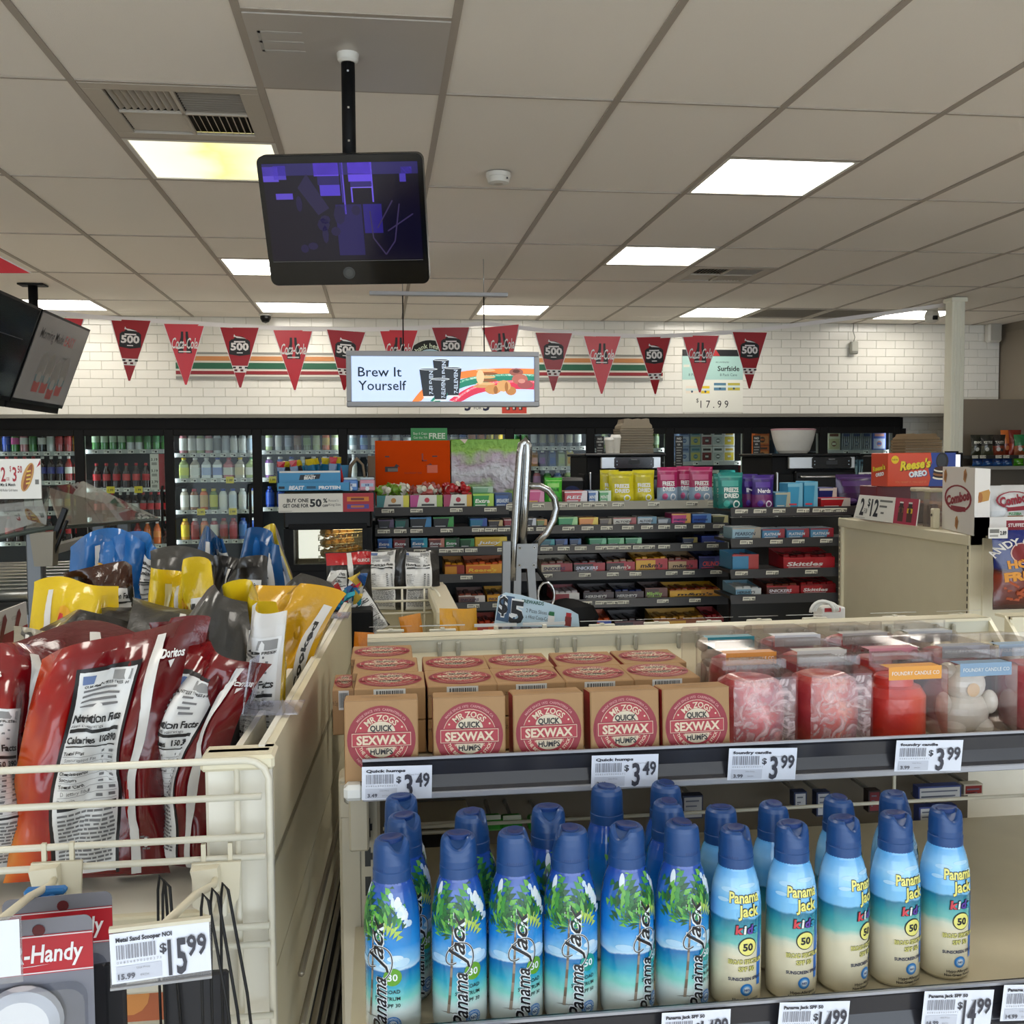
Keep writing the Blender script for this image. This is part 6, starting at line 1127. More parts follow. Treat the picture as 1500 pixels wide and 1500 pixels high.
class Bag:
    """pillow bag: base seam at z=0, crimped top seam, optional slump of the top"""
    def __init__(s, w_, h, t=.045, seed=0, slump=0, twist=0, wr=1.0, skew=0, pin=0, tl=0):
        s.pin = pin; s.tl = tl
        s.w, s.h, s.t, s.sl, s.tw, s.wr, s.sk = w_, h, t, slump, twist, wr, skew; r = random.Random(seed); s.ph = [r.uniform(0, 6.3) for _ in range(8)]; s.f = [r.uniform(.7, 1.4) for _ in range(8)]
    def pt(s, u, v, sd, h=0):
        p, f = s.ph, s.f; U = 2*u-1; e = max(0, 1-abs(U)**2.4)**.62; vv = min(max(v, 0), 1)
        prof = (max(0, sin(pi*min(1, vv*1.0)))**.55)*(1-.25*vv); T = s.t*e*prof
        wr = s.wr*s.t*.11*e*(min(1, vv*5)*min(1, (1-vv)*7))
        T += wr*1.5*(sin(5.1*f[0]*U+7*f[1]*vv+p[0])+.8*sin(9*f[2]*U-11*f[3]*vv+p[1]+sd)+.6*sin(15*f[4]*vv+4*U+p[2])+.5*sin(21*f[5]*U*vv+p[3]))
        
        for k in range(5):
            a_ = p[k]*1.0; d_ = (f[k]-1.05)*1.3; q_ = abs(U*cos(a_)*.8+(2*vv-1)*sin(a_)-d_); T -= s.wr*s.t*.30*e*max(0, 1-q_*4.5)*min(1, vv*5)*min(1, (1-vv)*6)*(1 if (k+(sd > 0)) % 2 else .5)
        wd = s.w*(1-.10*prof); x = U*wd/2*(1-s.pin*max(0, vv-.45)/.55)+s.sk*max(0, vv-.4)*s.h; z = vv*s.h+(.035*sin(2.3*f[5]*U+p[4])-.05*abs(U)**2)*s.h*max(0, (vv-.6)/.4)**1.5+s.tl*U*vv**3
        y = sd*(T+h); top = max(0, vv-.5)
        y += s.sl*top*top*4*s.h+(.008+.012*s.wr)*sin(3.9*f[6]*U+p[5])*vv**3; z -= abs(s.sl)*top*top*1.2*s.h
        a = s.tw*vv; return Vector((x*cos(a)-y*sin(a), x*sin(a)+y*cos(a), z))
    def mesh(s, m_front, m_back, prints=None, nu=20, nv=26, m_top=None):
        b = MB()
        for sd, m in ((-1, m_front), (1, m_back)):
            b.sheet(lambda u, v: s.pt(u, v*.93, sd), nu, nv, m, flip=sd > 0); b.sheet(lambda u, v: s.pt(u, .93+.07*v, sd), nu, 2, m_top or m, flip=sd > 0)
        if prints:
            NU, NV = nu, nv+2; gr = [[s.pt(i/NU, .93*j/nv if j <= nv else .93+.035*(j-nv), -1) for i in range(NU+1)] for j in range(NV+1)]
            def G(x, y, h=0):
                u = min(max(x/s.w+.5, 0), .9999)*NU; vv = min(max(y/s.h, 0), .9999); v = vv/.93*nv if vv < .93 else nv+(vv-.93)/.035
                i, j = int(u), min(int(v), NV-1); a, c = u-i, v-j; p00, p10, p01, p11 = gr[j][i], gr[j][i+1], gr[j+1][i], gr[j+1][i+1]
                n = (p10-p00).cross(p01-p00).normalized(); return (p00*(1-a)+p10*a)*(1-c)+(p01*(1-a)+p11*a)*c+n*(h*1.4+.0012)
            prints(b, G, s.w, s.h)
        return b.mesh('chip_bag')
def foilramp(name, stops, axis, lo, hi, noise=.1, bump=.3): return ramp_mat(name, stops, axis=axis, lo=lo, hi=hi, rough=.2, noise=noise, nscale=9, coat=.5, bump=bump, bscale=22)
m_nacho = foilramp('foil_nacho_red', [(0, '#d8802a'), (.10, '#c8501c'), (.24, '#98150f'), (.36, '#7c0c12'), (.62, '#6a0a12'), (1, '#56080f')], 0, -.085, .085, .35)
m_nachod = foil('#560910', .2)
m_blackb = foil('#1c1b1a', .28); m_charc = foil('#2c2b28', .35); m_yel = foil('#d8b81c', .25); m_gold = foil('#c9981a', .22); m_bluf = foil('#1f5f9f', .25); m_blud = foil('#164a7c', .25); m_olive = foil('#b09a1c', .28); m_brn = foil('#3a1f14', .15); m_sil = foil('#8d8878', .25)
def strip(b, G, x0, x1, y0, y1, c_='#d4d2ce'): b.rect(G, x0, x1, y0, y1, P(c_, .3), .0012, 4, 44)
def pr_nacho(b, G, w_, h):
    K = P('#151215')
    for a in ((-.205, -.18, .03, .86), (.18, .20, .03, .86)): b.rect(G, w_*a[0], w_*a[1], h*a[2], h*a[3], K, .0006, 1, 24)
    b.rect(G, -w_*.2, w_*.2, h*.84, h*.86, K, .0006, 8, 1); facts(b, G, -w_*.18, h*.04, w_*.36, h*.80, h0=.0006); strip(b, G, w_*.27, w_*.33, h*.02, h*.95)
    b.text(G, 'Doritos', w_*.40, h*.86, h*.05, P('#dcd8d4'), bold=.03, width=w_*.14, h=.0014); b.poly(G, [(w_*.38, h*.83), (w_*.40, h*.80), (w_*.42, h*.835)], P('#c9c4c0'), .0014)
def pr_side(b, G, w_, h):
    b.text(G, 'Doritos', -w_*.22, h*.84, h*.06, P('#dcd8d4'), bold=.03, width=w_*.3, h=.0012); b.poly(G, [(-w_*.25, h*.80), (-w_*.2, h*.76), (-w_*.15, h*.81)], P('#c9c4c0'), .0012); facts(b, G, -w_*.4, h*.02, w_*.42, h*.66, h0=.0008); strip(b, G, w_*.1, w_*.17, h*.02, h*.93)
def pr_lays(dark, x=.02, ww=.34, y=.18, hh=.5, st=-.30):
    def f(b, G, w_, h): facts(b, G, w_*x, h*y, w_*ww, h*hh, fine=False, h0=.0008); strip(b, G, w_*(st-.03), w_*(st+.03), h*.02, h*.92); b.disc(G, -w_*.1, h*.78, w_*.1, P('#d8a02a'), .001, 14); b.poly(G, [(-w_*.2, h*.74), (0, h*.72), (w_*.02, h*.77), (-w_*.18, h*.79)], P('#b8242c'), .0014)
    return f
def bag(px, py_base, Y, w_, h, mf, mb_, prints, label, yaw=0, lean=0, roll=0, seed=0, slump=0, t=.045, mt=None, zb=None, wr=1.0, skew=0, group='chip bags in the cream tray', nu=18, nv=24, pin=0, tl=0):
    t *= .86; B = Bag(w_, h, t, seed, slump, 0, wr, skew, pin, tl); p = W(px, py_base, Y); z = p.z if zb is None else zb
    up = abs(sin(R(roll)))*w_*.42+abs(sin(R(lean)))*t*.55; z += up; B.h -= up*.6
    o = link(bpy.data.objects.new('chip_bag', B.mesh(mf, mb_, prints, nu, nv, mt)), None, (p.x, Y, z), (R(lean), R(roll), R(yaw))); tag(o, label, 'snack', group); return o
# ================================================================ CHIP GONDOLA, front left
A0, A1 = Vector((-.104, 1.0, 0)), Vector((-.054, 1.973, 0)); ZR = 1.222; FZ = 1.062
t = thing('chip_gondola', 'cream steel tray display holding the chip bags at the left', 'shelving', (0, 0, 0))
ex = (A1-A0).normalized(); nx = Vector((ex.y, -ex.x, 0))        # nx points right, out of the tray
def slab(a0, a1, off0, off1, z0, z1, m, name, b=None):
    bb = MB(); q = [A0+ex*a0+nx*off0, A0+ex*a0+nx*off1, A0+ex*a1+nx*off1, A0+ex*a1+nx*off0]
    bb.hexa([v+Vector((0, 0, z0)) for v in q]+[v+Vector((0, 0, z1)) for v in q], m); return ob(name, bb, t)
LR = (A1-A0).length
slab(0, LR, -.012, 0, 1.115, ZR, m_cream, 'outer_rail'); slab(0, LR, -.014, -.008, ZR-.004, ZR+.002, m_cream2, 'rail_lip'); slab(0.02, LR, -.045, -.038, 1.10, ZR-.012, m_cream2, 'inner_rail'); slab(0, LR, -.045, -.002, 1.10, 1.118, mat('rail_groove', '#a59c82', .5), 'rail_groove')
slab(0, LR, -.010, -.002, 1.0, 1.108, m_cream, 'side_panel'); slab(0, LR, -.012, -.004, .80, .992, m_cream, 'side_panel'); slab(0, LR, -.03, -.015, .2, 1.1, mat('slot_dark', '#1c1a17', .8), 'dark_core'); slab(LR-.012, LR, -.46, 0, .4, ZR-.02, m_cream, 'far_end')
slab(0, LR, -.46, -.04, FZ-.012, FZ-.002, m_cream2, 'deck'); slab(0, LR, -.475, -.46, .4, ZR, m_cream, 'left_rail')
for k in range(9):
    z = .955-.055*k; bb = MB(); a = A0+ex*.08+nx*.012; d = A0+ex*LR+nx*.012; bb.tube([a+Vector((0, 0, z)), d+Vector((0, 0, z))], .0035, mat('dirty_steel', '#8f8778', .4, metal=.6), 6); ob('side_rod', bb, t)
# front end of the tray: white corner plates, kick strips, wire rack
b = MB(); b.box(-.166, -.104, .985, 1.0, .2, ZR-.0, m_cream2, .003); b.box(-.168, -.100, .97, 1.012, ZR-.014, ZR, m_cream, .003); ob('corner_plate', b, t)
b = MB(); b.box(-.66, -.166, 1.0, 1.012, 1.035, 1.062, m_cream, .002); b.box(-.66, -.166, 1.01, 1.02, .98, 1.036, m_cream2, .003)
for x in (-.235, -.185, -.33): b.disc(FRONT(0, 1.01, 0), x, 1.012, .0045, P('#4a2a18'), .0008, 10); 
ob('kick_strip', b, t)
b = MB(); b.box(-.66, -.166, 1.2, 1.21, .2, .98, P('#5a5346')); ob('lower_back', b, t)
RY = .968
def rod(px_y_left, px_y_right, xr, r=.0033, lx=-.62):
    a = W(0, px_y_left, RY); d = W(xr, px_y_right, RY); z = (a.z+d.z)/2; return z, d.x
b = MB(); zr = []
z0, xr0 = rod(1133, 1109, 380); b.tube([(-.62, RY, z0), (xr0-.012, RY, z0), (xr0-.004, RY, z0-.002), (xr0+.004, RY, z0-.008), (xr0+.008, RY, z0-.018), (xr0+.008, RY, .80)], .0034, m_wr, 10); ob('rack_rod', b, t)
for (l, r_, x) in ((1187, 1157, 384), (1248, 1214, 388), (1275, 1247, 390), (1372, 1354, 396), (1400, 1381, 397), (1505, 1487, 402)):
    z, xr = rod(l, r_, x); b = MB(); b.tube([(-.62, RY-.0068, z), (xr, RY-.0068, z)], .0032, m_wr, 10); ob('rack_rod', b, t); zr.append(z)
b = MB()
for x in (-.60, -.42, -.135): b.tube([(x, RY+.006, z0), (x, RY+.006, .82)], .0028, m_wr, 8)
ob('rack_upright', b, t)
# ---- the bags
rb = m_nachod
bag(128, 1246, 1.075, .160, .262, m_nacho, m_nachod, pr_nacho, 'big red tortilla chip bag in front with the whole nutrition panel showing', yaw=6, lean=-7, roll=2, seed=3, tl=.028, skew=.14, t=.05, slump=.10, wr=.9, nu=24, nv=34, zb=FZ+.006)
bag(236, 1228, 1.095, .114, .243, m_nacho, m_nachod, pr_nacho, 'red tortilla chip bag leaning right beside the clear tag holder', yaw=-14, lean=-8, roll=6, seed=11, skew=.1, t=.05, slump=.16, wr=1.2, nu=24, nv=34, zb=FZ+.006)
bag(8, 1238, 1.085, .16, .25, m_nacho, m_nachod, pr_side, 'red tortilla chip bag at the left picture edge with folded-over top', yaw=28, lean=-12, roll=6, seed=21, t=.05, slump=.22, wr=1.2, nu=24, nv=34, zb=FZ+.006)
bag(98, 1130, 1.19, .17, .258, m_nachod, m_nachod, pr_side, 'second-row dark red chip bag with bright top fold', yaw=18, lean=-4, roll=4, seed=31, slump=.3, wr=1.3, zb=FZ+.004)
bag(250, 1120, 1.165, .055, .262, foil('#6a0b12', .2), m_nachod, lambda b, G, w_, h: (b.text(G, 'S', -w_*.2, h*.80, h*.16, P('#dcd8d4'), bold=.02, h=.001), b.disc(G, 0, h*.9, w_*.12, P('#d89a1c'), .001, 12)), 'narrow red chip bag wedged upright with one large white letter', yaw=-40, lean=-4, seed=37, zb=FZ+.004)
bag(288, 1100, 1.235, .175, .288, m_charc, m_blackb, None, 'smooth black chip bag with a pointed top in the middle of the tray', yaw=-14, lean=-6, roll=1, seed=41, t=.04, wr=.5, slump=.1, pin=.7, skew=.05, zb=FZ+.004)
bag(374, 1105, 1.215, .05, .262, P('#d2d0cc', .3), m_yel, lambda b, G, w_, h: facts(b, G, -w_*.46, h*.02, w_*.9, h*.86, h0=.0006), 'narrow white-backed chip bag with a long nutrition table near the rail', yaw=-24, lean=-3, roll=2, seed=43, t=.03, wr=.6, zb=FZ+.004)
bag(362, 1010, 1.36, .095, .286, m_yel, m_yel, pr_lays(0, -.1, .5, .36, .3, -.42), 'bright yellow chip bag with a pointed crimped top near the rail', yaw=-22, lean=2, roll=6, seed=47, pin=0.35, t=.035, slump=-.12, wr=.8, zb=FZ+.004)
bag(374, 985, 1.47, .135, .268, m_gold, m_gold, lambda b, G, w_, h: (strip(b, G, w_*.40, w_*.47, h*.02, h*.9), b.text(G, 'Kettle Cooked', w_*.435, h*.45, w_*.05, P('#2a2622'), bold=.04, rot=pi/2, width=h*.7, h=.002)), 'large golden yellow chip bag lying against the right rail', yaw=-38, lean=-8, roll=8, seed=53, t=.045, wr=1.0, slump=.1, zb=FZ+.004, nu=22, nv=30)
bag(215, 1030, 1.38, .17, .262, m_charc, m_blackb, pr_lays(1, .0, .36, .36, .42, -.08), 'charcoal chip bag with a white stripe and slanted nutrition panel', yaw=10, lean=-14, roll=18, seed=59, slump=.25, wr=.9, zb=FZ+.004)
bag(92, 1010, 1.36, .15, .25, m_blackb, m_charc, pr_lays(1, .05, .3, .3, .4, -.2), 'black chip bag with a flat opened top behind the red bags', yaw=-8, lean=-4, seed=61, pin=0.1, slump=.3, zb=FZ+.004)
bag(190, 980, 1.47, .16, .258, m_blackb, m_charc, lambda b, G, w_, h: b.rect(G, -w_*.2, w_*.02, h*.80, h*.95, P('#b8361c', .3), .0008, 4, 3), 'black chip bag with a red-orange band across its top', yaw=12, lean=-16, roll=12, seed=67, slump=.25, zb=FZ+.004)
bag(22, 1080, 1.25, .10, .262, m_sil, m_blackb, pr_lays(1, .1, .3, .45, .3, -.3), 'grey-gold foil chip bag at the far left of the second row', yaw=24, lean=-10, roll=14, seed=71, pin=0.3, slump=.3, zb=FZ+.004, wr=1.6)
bag(108, 950, 1.55, .15, .268, m_yel, m_yel, pr_lays(0, .02, .3, .45, .35, -.3), 'rounded yellow chip bag at the left of the back rows', yaw=6, lean=-4, seed=73, pin=0.25, t=.05, wr=.7, slump=.1, zb=FZ+.004)
bag(232, 940, 1.57, .075, .275, m_yel, m_yel, lambda b, G, w_, h: strip(b, G, -w_*.1, w_*.02, h*.3, h*.92, '#d8cf9a'), 'narrow yellow chip bag top standing between black bags', yaw=-10, lean=-2, roll=4, seed=79, t=.025, zb=FZ+.004)
bag(302, 940, 1.56, .09, .282, m_yel, m_yel, pr_lays(0, .1, .4, .5, .3, -.4), 'small yellow chip bag top right of the charcoal bag', yaw=-20, lean=2, roll=-4, seed=83, pin=0.4, t=.03, zb=FZ+.004)
bag(155, 930, 1.66, .11, .278, m_brn, m_blackb, pr_lays(1, .12, .34, .55, .3, -.3), 'glossy brown and black snack bag below the blue bags', yaw=-12, seed=89, t=.045, wr=1.5, zb=FZ+.004)
bag(330, 905, 1.7, .13, .278, m_blackb, m_charc, pr_lays(1, .1, .3, .6, .25, -.2), 'black chip bag with small red mark in the back row', yaw=-14, lean=-6, roll=4, seed=97, pin=0.4, zb=FZ+.004)
bag(262, 900, 1.74, .14, .280, m_charc, m_blackb, pr_lays(1, .15, .3, .6, .25, -.1), 'dark chip bag in the back row left of the blue ones', yaw=12, lean=-8, roll=6, seed=101, zb=FZ+.004)
bag(158, 890, 1.82, .155, .305, m_bluf, m_blud, pr_lays(1, .12, .2, .5, .2, -.12), 'blue chip bag, leftmost in the back row, with a yellow emblem', yaw=8, lean=-4, seed=103, pin=0.2, t=.05, zb=FZ+.004)
bag(212, 890, 1.84, .10, .302, m_bluf, m_blud, pr_lays(1, .1, .36, .62, .28, .45), 'blue chip bag right beside the leftmost one in the back row', yaw=-22, seed=107, t=.04, zb=FZ+.004)
bag(312, 890, 1.86, .13, .308, m_blud, m_bluf, pr_lays(1, .1, .36, .68, .22, -.1), 'blue chip bag in the middle of the back row with a pointed top', yaw=6, lean=-2, seed=109, pin=0.7, t=.03, zb=FZ+.004)
bag(366, 890, 1.78, .125, .312, m_blud, m_bluf, pr_lays(1, -.05, .34, .56, .28, .3), 'blue chip bag at the right of the back row', yaw=-18, roll=6, seed=113, pin=0.5, t=.04, zb=FZ+.004)
bag(422, 890, 1.80, .12, .31, m_olive, m_charc, pr_lays(1, .05, .4, .5, .36, -.45), 'olive yellow chip bag at the far right of the back row', yaw=-16, roll=-8, seed=127, pin=0.5, t=.045, zb=FZ+.004)
bag(396, 905, 1.62, .11, .27, m_charc, m_blackb, pr_lays(1, -.4, .2, .4, .2, -.5), 'crumpled black chip bag between the olive and golden bags', yaw=-30, roll=2, lean=-8, seed=131, pin=0.4, t=.045, wr=1.8, slump=.3, zb=FZ+.004)
# clear tag holders on the rail
m_clr = glassmat('clear_plastic', '#dfe0ee', .10, .10)
def holder(a, label):
    t = thing('tag_holder', label, 'label holder', A0+ex*a+nx*-.02+Vector((0, 0, ZR+.003)), math.atan2(ex.y, ex.x)-pi/2); b = MB(); b.box(-.035, .03, -.03, .03, -.0, .002, m_clr); b.hexa([(-.03, -.03, .002), (-.028, -.03, .002), (-.028, .03, .002), (-.03, .03, .002), (-.02, -.028, .06), (-.018, -.028, .06), (-.018, .024, .055), (-.02, .024, .055)], m_clr); ob('holder', b, t)
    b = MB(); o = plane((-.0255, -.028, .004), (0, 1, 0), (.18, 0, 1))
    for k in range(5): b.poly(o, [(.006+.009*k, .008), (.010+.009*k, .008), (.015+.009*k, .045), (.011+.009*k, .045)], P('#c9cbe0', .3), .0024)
    ob('painted_glint', b, t)  # pale slanted bars painted as glints on the clear plastic
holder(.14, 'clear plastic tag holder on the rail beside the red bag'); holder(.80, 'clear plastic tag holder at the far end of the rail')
# ---- hooks with hanging goods
def hook(px, label, endpx, endY, tagw=None):
    p = W(px, 1290, RY-.012); t = thing('peg_hook', label, 'hook', (p.x, RY-.011, p.z)); m = mat('ivory_plastic', '#d8d0b8', .35)
    b = MB(); b.prism([(-.022, -.022), (-.010, -.030), (.012, -.030), (.020, -.015), (.022, .018), (-.022, .018)], FRONT(), 0, .004, m); b.hexa([(-.018, -.012, -.006), (.004, -.012, -.006), (.004, 0, -.006), (-.018, 0, -.006), (-.022, -.012, .014), (.002, -.012, .016), (.004, 0, .018), (-.022, 0, .018)], m)
    for x in (-.012, .012): b.box(x-.002, x+.002, 0, .004, .018, .034, m)
    ob('back_plate', b, t)
    e = W(*endpx, endY)-Vector((p.x, RY-.011, p.z)); b = MB(); b.tube([(0, -.006, .006), (0, -.02, .004), e*.5+Vector((0, 0, .003)), e], .0033, m, 10); ob('arm', b, t)
    b = MB(); b.tube([(.006, -.006, -.008), (.006, -.05, -.012), (e.x*.6+.006, e.y*.6, e.z*.6-.02)], .0036, m_wr, 10); b.lathe([(.004, -.03), (.004, -.006)], m_wr, 8, (.006, -.008, 0)); ob('peg', b, t)
    return t, p, e
t1, p1, e1 = hook(318, 'ivory display hook, right one, carrying the large price tag', (243, 1352), .74)
t2, p2, e2 = hook(85, 'ivory display hook, left one, with the blue clip', (-12, 1358), .74)
def bigtag(name_, title, price, cents):
    b = MB(); w_, h = .0725, .040; b.rect(FRONT(), -w_/2, w_/2, -h/2, h/2, P('#dfe3ee', .4), 0); F = FRONT(0, -.0002, 0); K = P('#3b3b45'); g = P('#8d8f98')
    b.text(F, title, -w_*.44, h*.37, h*.12, P('#2b2b35'), 'l', bold=.04, width=w_*.56); rd = random.Random(3); x = -w_*.44
    while x < -w_*.05: ww = rd.uniform(.0005, .0016); b.rect(F, x, x+ww, -h*.02, h*.26, P('#8a8c96')); x += ww+rd.uniform(.0005, .0012)
    b.text(F, '0 0 8 5 6 8 9 0 2 0 0 2 7 1', -w_*.22, -h*.08, h*.07, g, width=w_*.44); b.rect(F, -w_*.45, w_*.0, -h*.46, -h*.16, P('#c4c8d4'), .0002); b.text(F, 'Unit Price', -w_*.18, -h*.22, h*.06, g, h=.001); b.text(F, price+'.'+cents, -w_*.35, -h*.36, h*.15, P('#5a5b66'), bold=.03, h=.001); b.text(F, 'EACH', -w_*.17, -h*.37, h*.06, g, h=.001)
    b.text(F, 'Retail Price', w_*.25, h*.24, h*.06, g); b.text(F, '$', w_*.025, h*.10, h*.26, K, bold=.02); b.text(F, price, w_*.165, -h*.10, h*.98, K, bold=.025, width=w_*.19 if len(price) > 1 else w_*.12, h=.0012); b.text(F, cents, w_*.365, h*.08, h*.58, K, bold=.025, width=w_*.20, h=.0012)
    return b
E1 = p1+e1-Vector((0, .011, 0)) if False else Vector((p1.x, RY-.011, p1.z))+e1
q = W(236, 1396, .735); b = bigtag('tag', 'Metal Sand Scooper NOI', '15', '99'); tt = thing('hook_price_tag', 'large white price tag in a clear sleeve on the right hook', 'price tag', (q.x, .735, q.z), (0, R(0), R(7))); tt.scale = (.92, 1, .9); ob('paper', b, tt, (0, -.0012, .001), (0, R(-1.5), 0))
b = MB(); b.box(-.037, .037, 0, .0015, -.0235, .0225, glassmat('sleeve_clear', '#e6e6ea', .08, .12)); b.box(-.037, .037, -.002, .003, .0215, .0245, mat('sleeve_edge', '#cfc9b4', .3)); b.box(-.037, .037, -.002, .0005, -.0245, -.0225, P('#9a9a9c', .3)); ob('sleeve', b, tt)
q = W(-30, 1395, .735); tt = thing('hook_price_tag', 'blank end of a white price tag at the left picture edge', 'price tag', (q.x, .735, q.z), (0, 0, R(7))); b = MB(); b.rect(FRONT(), -.026, .026, -.02, .02, P('#dfe3ee', .4), 0); ob('paper', b, tt, (0, -.0012, .001)); b = MB(); b.box(-.027, .027, 0, .0015, -.0245, .0225, glassmat('sleeve_clear', '#e6e6ea')); ob('sleeve', b, tt)
# blue clip and blister packs on the left hook
b = MB(); m = P('#1f6fb4', .3); b.box(-.017, .017, -.006, .004, .004, .010, m, .002); b.box(-.010, -.004, -.008, .004, -.014, .006, m, .002); b.box(.003, .010, -.008, .004, -.014, .006, m, .002); b.box(-.006, .006, -.004, .004, -.004, .008, m, .002); q = W(68, 1316, .90); tag(ob('hook_clip', b, None, q), 'bright blue plastic clip under the left hook', 'clip')
def blister(px, py, Y, label, full=True):
    q = W(px, py, Y); t = thing('blister_pack', label, 'package', (q.x, Y, q.z), (0, 0, R(5)), 'grey blister packs on the left hook'); w_, h = .083, .2
    b = MB(); pts = rr(w_, h, .006, 4, 0, -h/2); b.prism(pts, FRONT(), -.0006, .0, mat('card_grey', '#7d7d86', .4)); F = FRONT(0, -.0002, 0)
    b.rect(F, -w_/2, w_/2, -.042, -.012, P('#b4202c', .3)); b.rect(F, -w_/2, w_/2, -.0135, -.0125, P('#e0d4d6'), .0008); b.rect(F, -w_/2, w_/2, -.0412, -.0402, P('#e0d4d6'), .0008); b.text(F, 'R-Handy', w_*.12, -.026, .019, P('#eceaea'), bold=.02, shear=.15, width=w_*.60, h=.001); b.poly(F, [(-w_*.36, -.0365), (w_*.14, -.0345), (w_*.0, -.0355)], P('#eceaea'), .001)
    b.disc(F, .004, -.0085, .0045, P('#5a1418'), .0006, 14); ob('card', b, t)
    b = MB(); m = P('#d8dade', .15); b.lathe([(.028, 0), (.029, .003), (.027, .008), (.02, .011), (.001, .0115)], m, 28, (0, 0, 0), 1, .95); o2 = ob('scoop_head', b, t, (-.008, -.002, -.075), (pi/2, 0, 0)); b = MB(); b.box(-.003, .003, -.0125, -.010, -.082, -.058, P('#6a6a70')); b.box(-.013, .013, -.010, -.001, -.2, -.10, m, .004); b.box(.010, .018, -.006, -.001, -.2, -.112, P('#4a2024'), .002); ob('scoop_handle', b, t, (-.008, 0, 0))
    b = MB(); b.prism(rr(.074, .125, .012, 4, 0, -.112), FRONT(0, -.001, 0), 0, .012, glassmat('blister_clear', '#eef0f4', .10)); ob('blister', b, t)
    b = MB(); b.box(.026, .041, -.004, -.001, -.2, -.12, P('#2a2a30')); ob('dark_print', b, t)
blister(48, 1347, .79, 'front grey blister pack with a red brand band and a white scoop'); blister(84, 1312, .855, 'rear grey blister pack showing past the front one')
# black cords and their goods on the right hook
for k, (dx, L) in enumerate(((0, .2), (.006, .21), (.013, .19), (-.016, .17), (-.022, .17))):
    q = W(300 if k < 3 else 262, 1320, .86); o2 = Vector((p1.x, RY-.011, p1.z)); x0, y0 = q.x+dx, .86+.01*k; b = MB(); z = q.z+.004
    b.tube([(x0-.003, y0, z-L), (x0-.004, y0, z-L*.4), (x0-.003, y0, z-.01), (x0-.001, y0-.002, z+.003), (x0+.003, y0, z-.004), (x0+.007+.010*(k < 3), y0, z-L*.5), (x0+.012+.014*(k < 3), y0, z-L)], .0013, P('#0d0d0f', .6), 6); tag(ob('black_lanyard', b), 'black lanyard loop on the right hook, %s' % nth(k, 5), 'lanyard', 'black cords on the right hook')
for k, (px, py, Y) in enumerate(((158, 1425, .86), (292, 1440, .90))):
    q = W(px, py, Y); b = MB(); b.box(-.012 if k == 0 else -.03, .014 if k == 0 else .025, -.004, .004, -.1, 0.01, P('#1c1c21', .5), .002); b.rect(FRONT(0, -.0042, 0), -.011 if k == 0 else -.02, .013 if k == 0 else .02, -.07, -.05, P('#4a4a2a' if k == 0 else '#2a2a2e')); tag(ob('black_pouch', b, None, q), ('slim black pouch hanging between the grey packs and the price tag', 'wide black pouch hanging behind the cords')[k], 'pouch')
q = W(188, 1445, 1.12); b = MB(); b.box(-.04, .045, 0, .06, -.08, .035, P('#a8552a', .4), .003); F = FRONT(0, -.0003, 0); b.disc(F, .0, -.01, .022, P('#c9823c'), .0005, 14); b.disc(F, -.02, .02, .015, P('#8a3a1c'), .0008, 12); b.rect(F, -.035, .03, -.06, -.045, P('#d89a5a')); tag(ob('orange_snack_box', b, None, q), 'orange brown snack box deep behind the large price tag', 'box')
# ================================================================ FRONT SHELVES WITH WAX AND SUNSCREEN
FG = thing('front_gondola', 'cream steel shelving in the foreground with two dark price rails', 'shelving', (0, 0, 0))
XA, XB = -.03, 1.02
m_rail = mat('price_rail_dark', '#2c2c31', .22, bump=.02, scale=30); m_railc = mat('price_rail_edge', '#9fa0a6', .2); m_deck = mat('shelf_deck_beige', '#cdc2a6', .35, vary=.12, scale=14); m_post = mat('post_beige', '#a89e88', .45, vary=.08, scale=20)
def frail(Y, z0, z1, x0, x1, name):
    b = MB(); H = z1-z0; pr = [(0, 0), (-.004, .1*H), (-.001, .2*H), (.003, .5*H), (.002, .85*H), (-.002, H), (.003, H), (.006, .8*H), (.006, 0)]
    v = [(x, Y+p, z0+q) for x in (x0, x1) for p, q in pr]; n = len(pr); b.add(v, [(i, (i+1) % n, n+(i+1) % n, n+i)[::-1] for i in range(n)]+[tuple(range(n)), tuple(range(n, 2*n))[::-1]], m_rail)
    b.box(x0, x1, Y-.0062, Y-.002, z0-.002, z0+.0045, m_railc, .001); b.box(x0, x1, Y-.003, Y, z1-.002, z1+.0005, m_railc)
    return b
b = MB(); b.box(XA+.02, XB, 1.021, 1.43, 1.158, 1.170, m_deck); s1 = ob('shelf', b, FG, label='upper shelf with dark price rail')
ob('price_rail', frail(1.015, 1.162, 1.201, W(531, 1130, 1.015).x, XB, ''), s1)
b = MB(); b.box(XA-.008, XA+.012, 1.01, 1.03, 1.160, 1.176, P('#d8d8d4', .3), .004); ob('end_cap', b, s1)
b = MB(); b.box(XA-.004, XA+.016, 1.035, 1.40, 1.10, 1.168, m_post, .002); ob('bracket', b, s1)
b = MB(); b.box(XA, XB, .832, 1.27, .998, 1.010, m_deck); b.box(XA, XB, 1.26, 1.27, .9, .993, m_deck); s2 = ob('shelf', b, FG, label='lower shelf with dark price rail')
ob('price_rail', frail(.825, .990, 1.0325, XA-.01, XB, ''), s2)
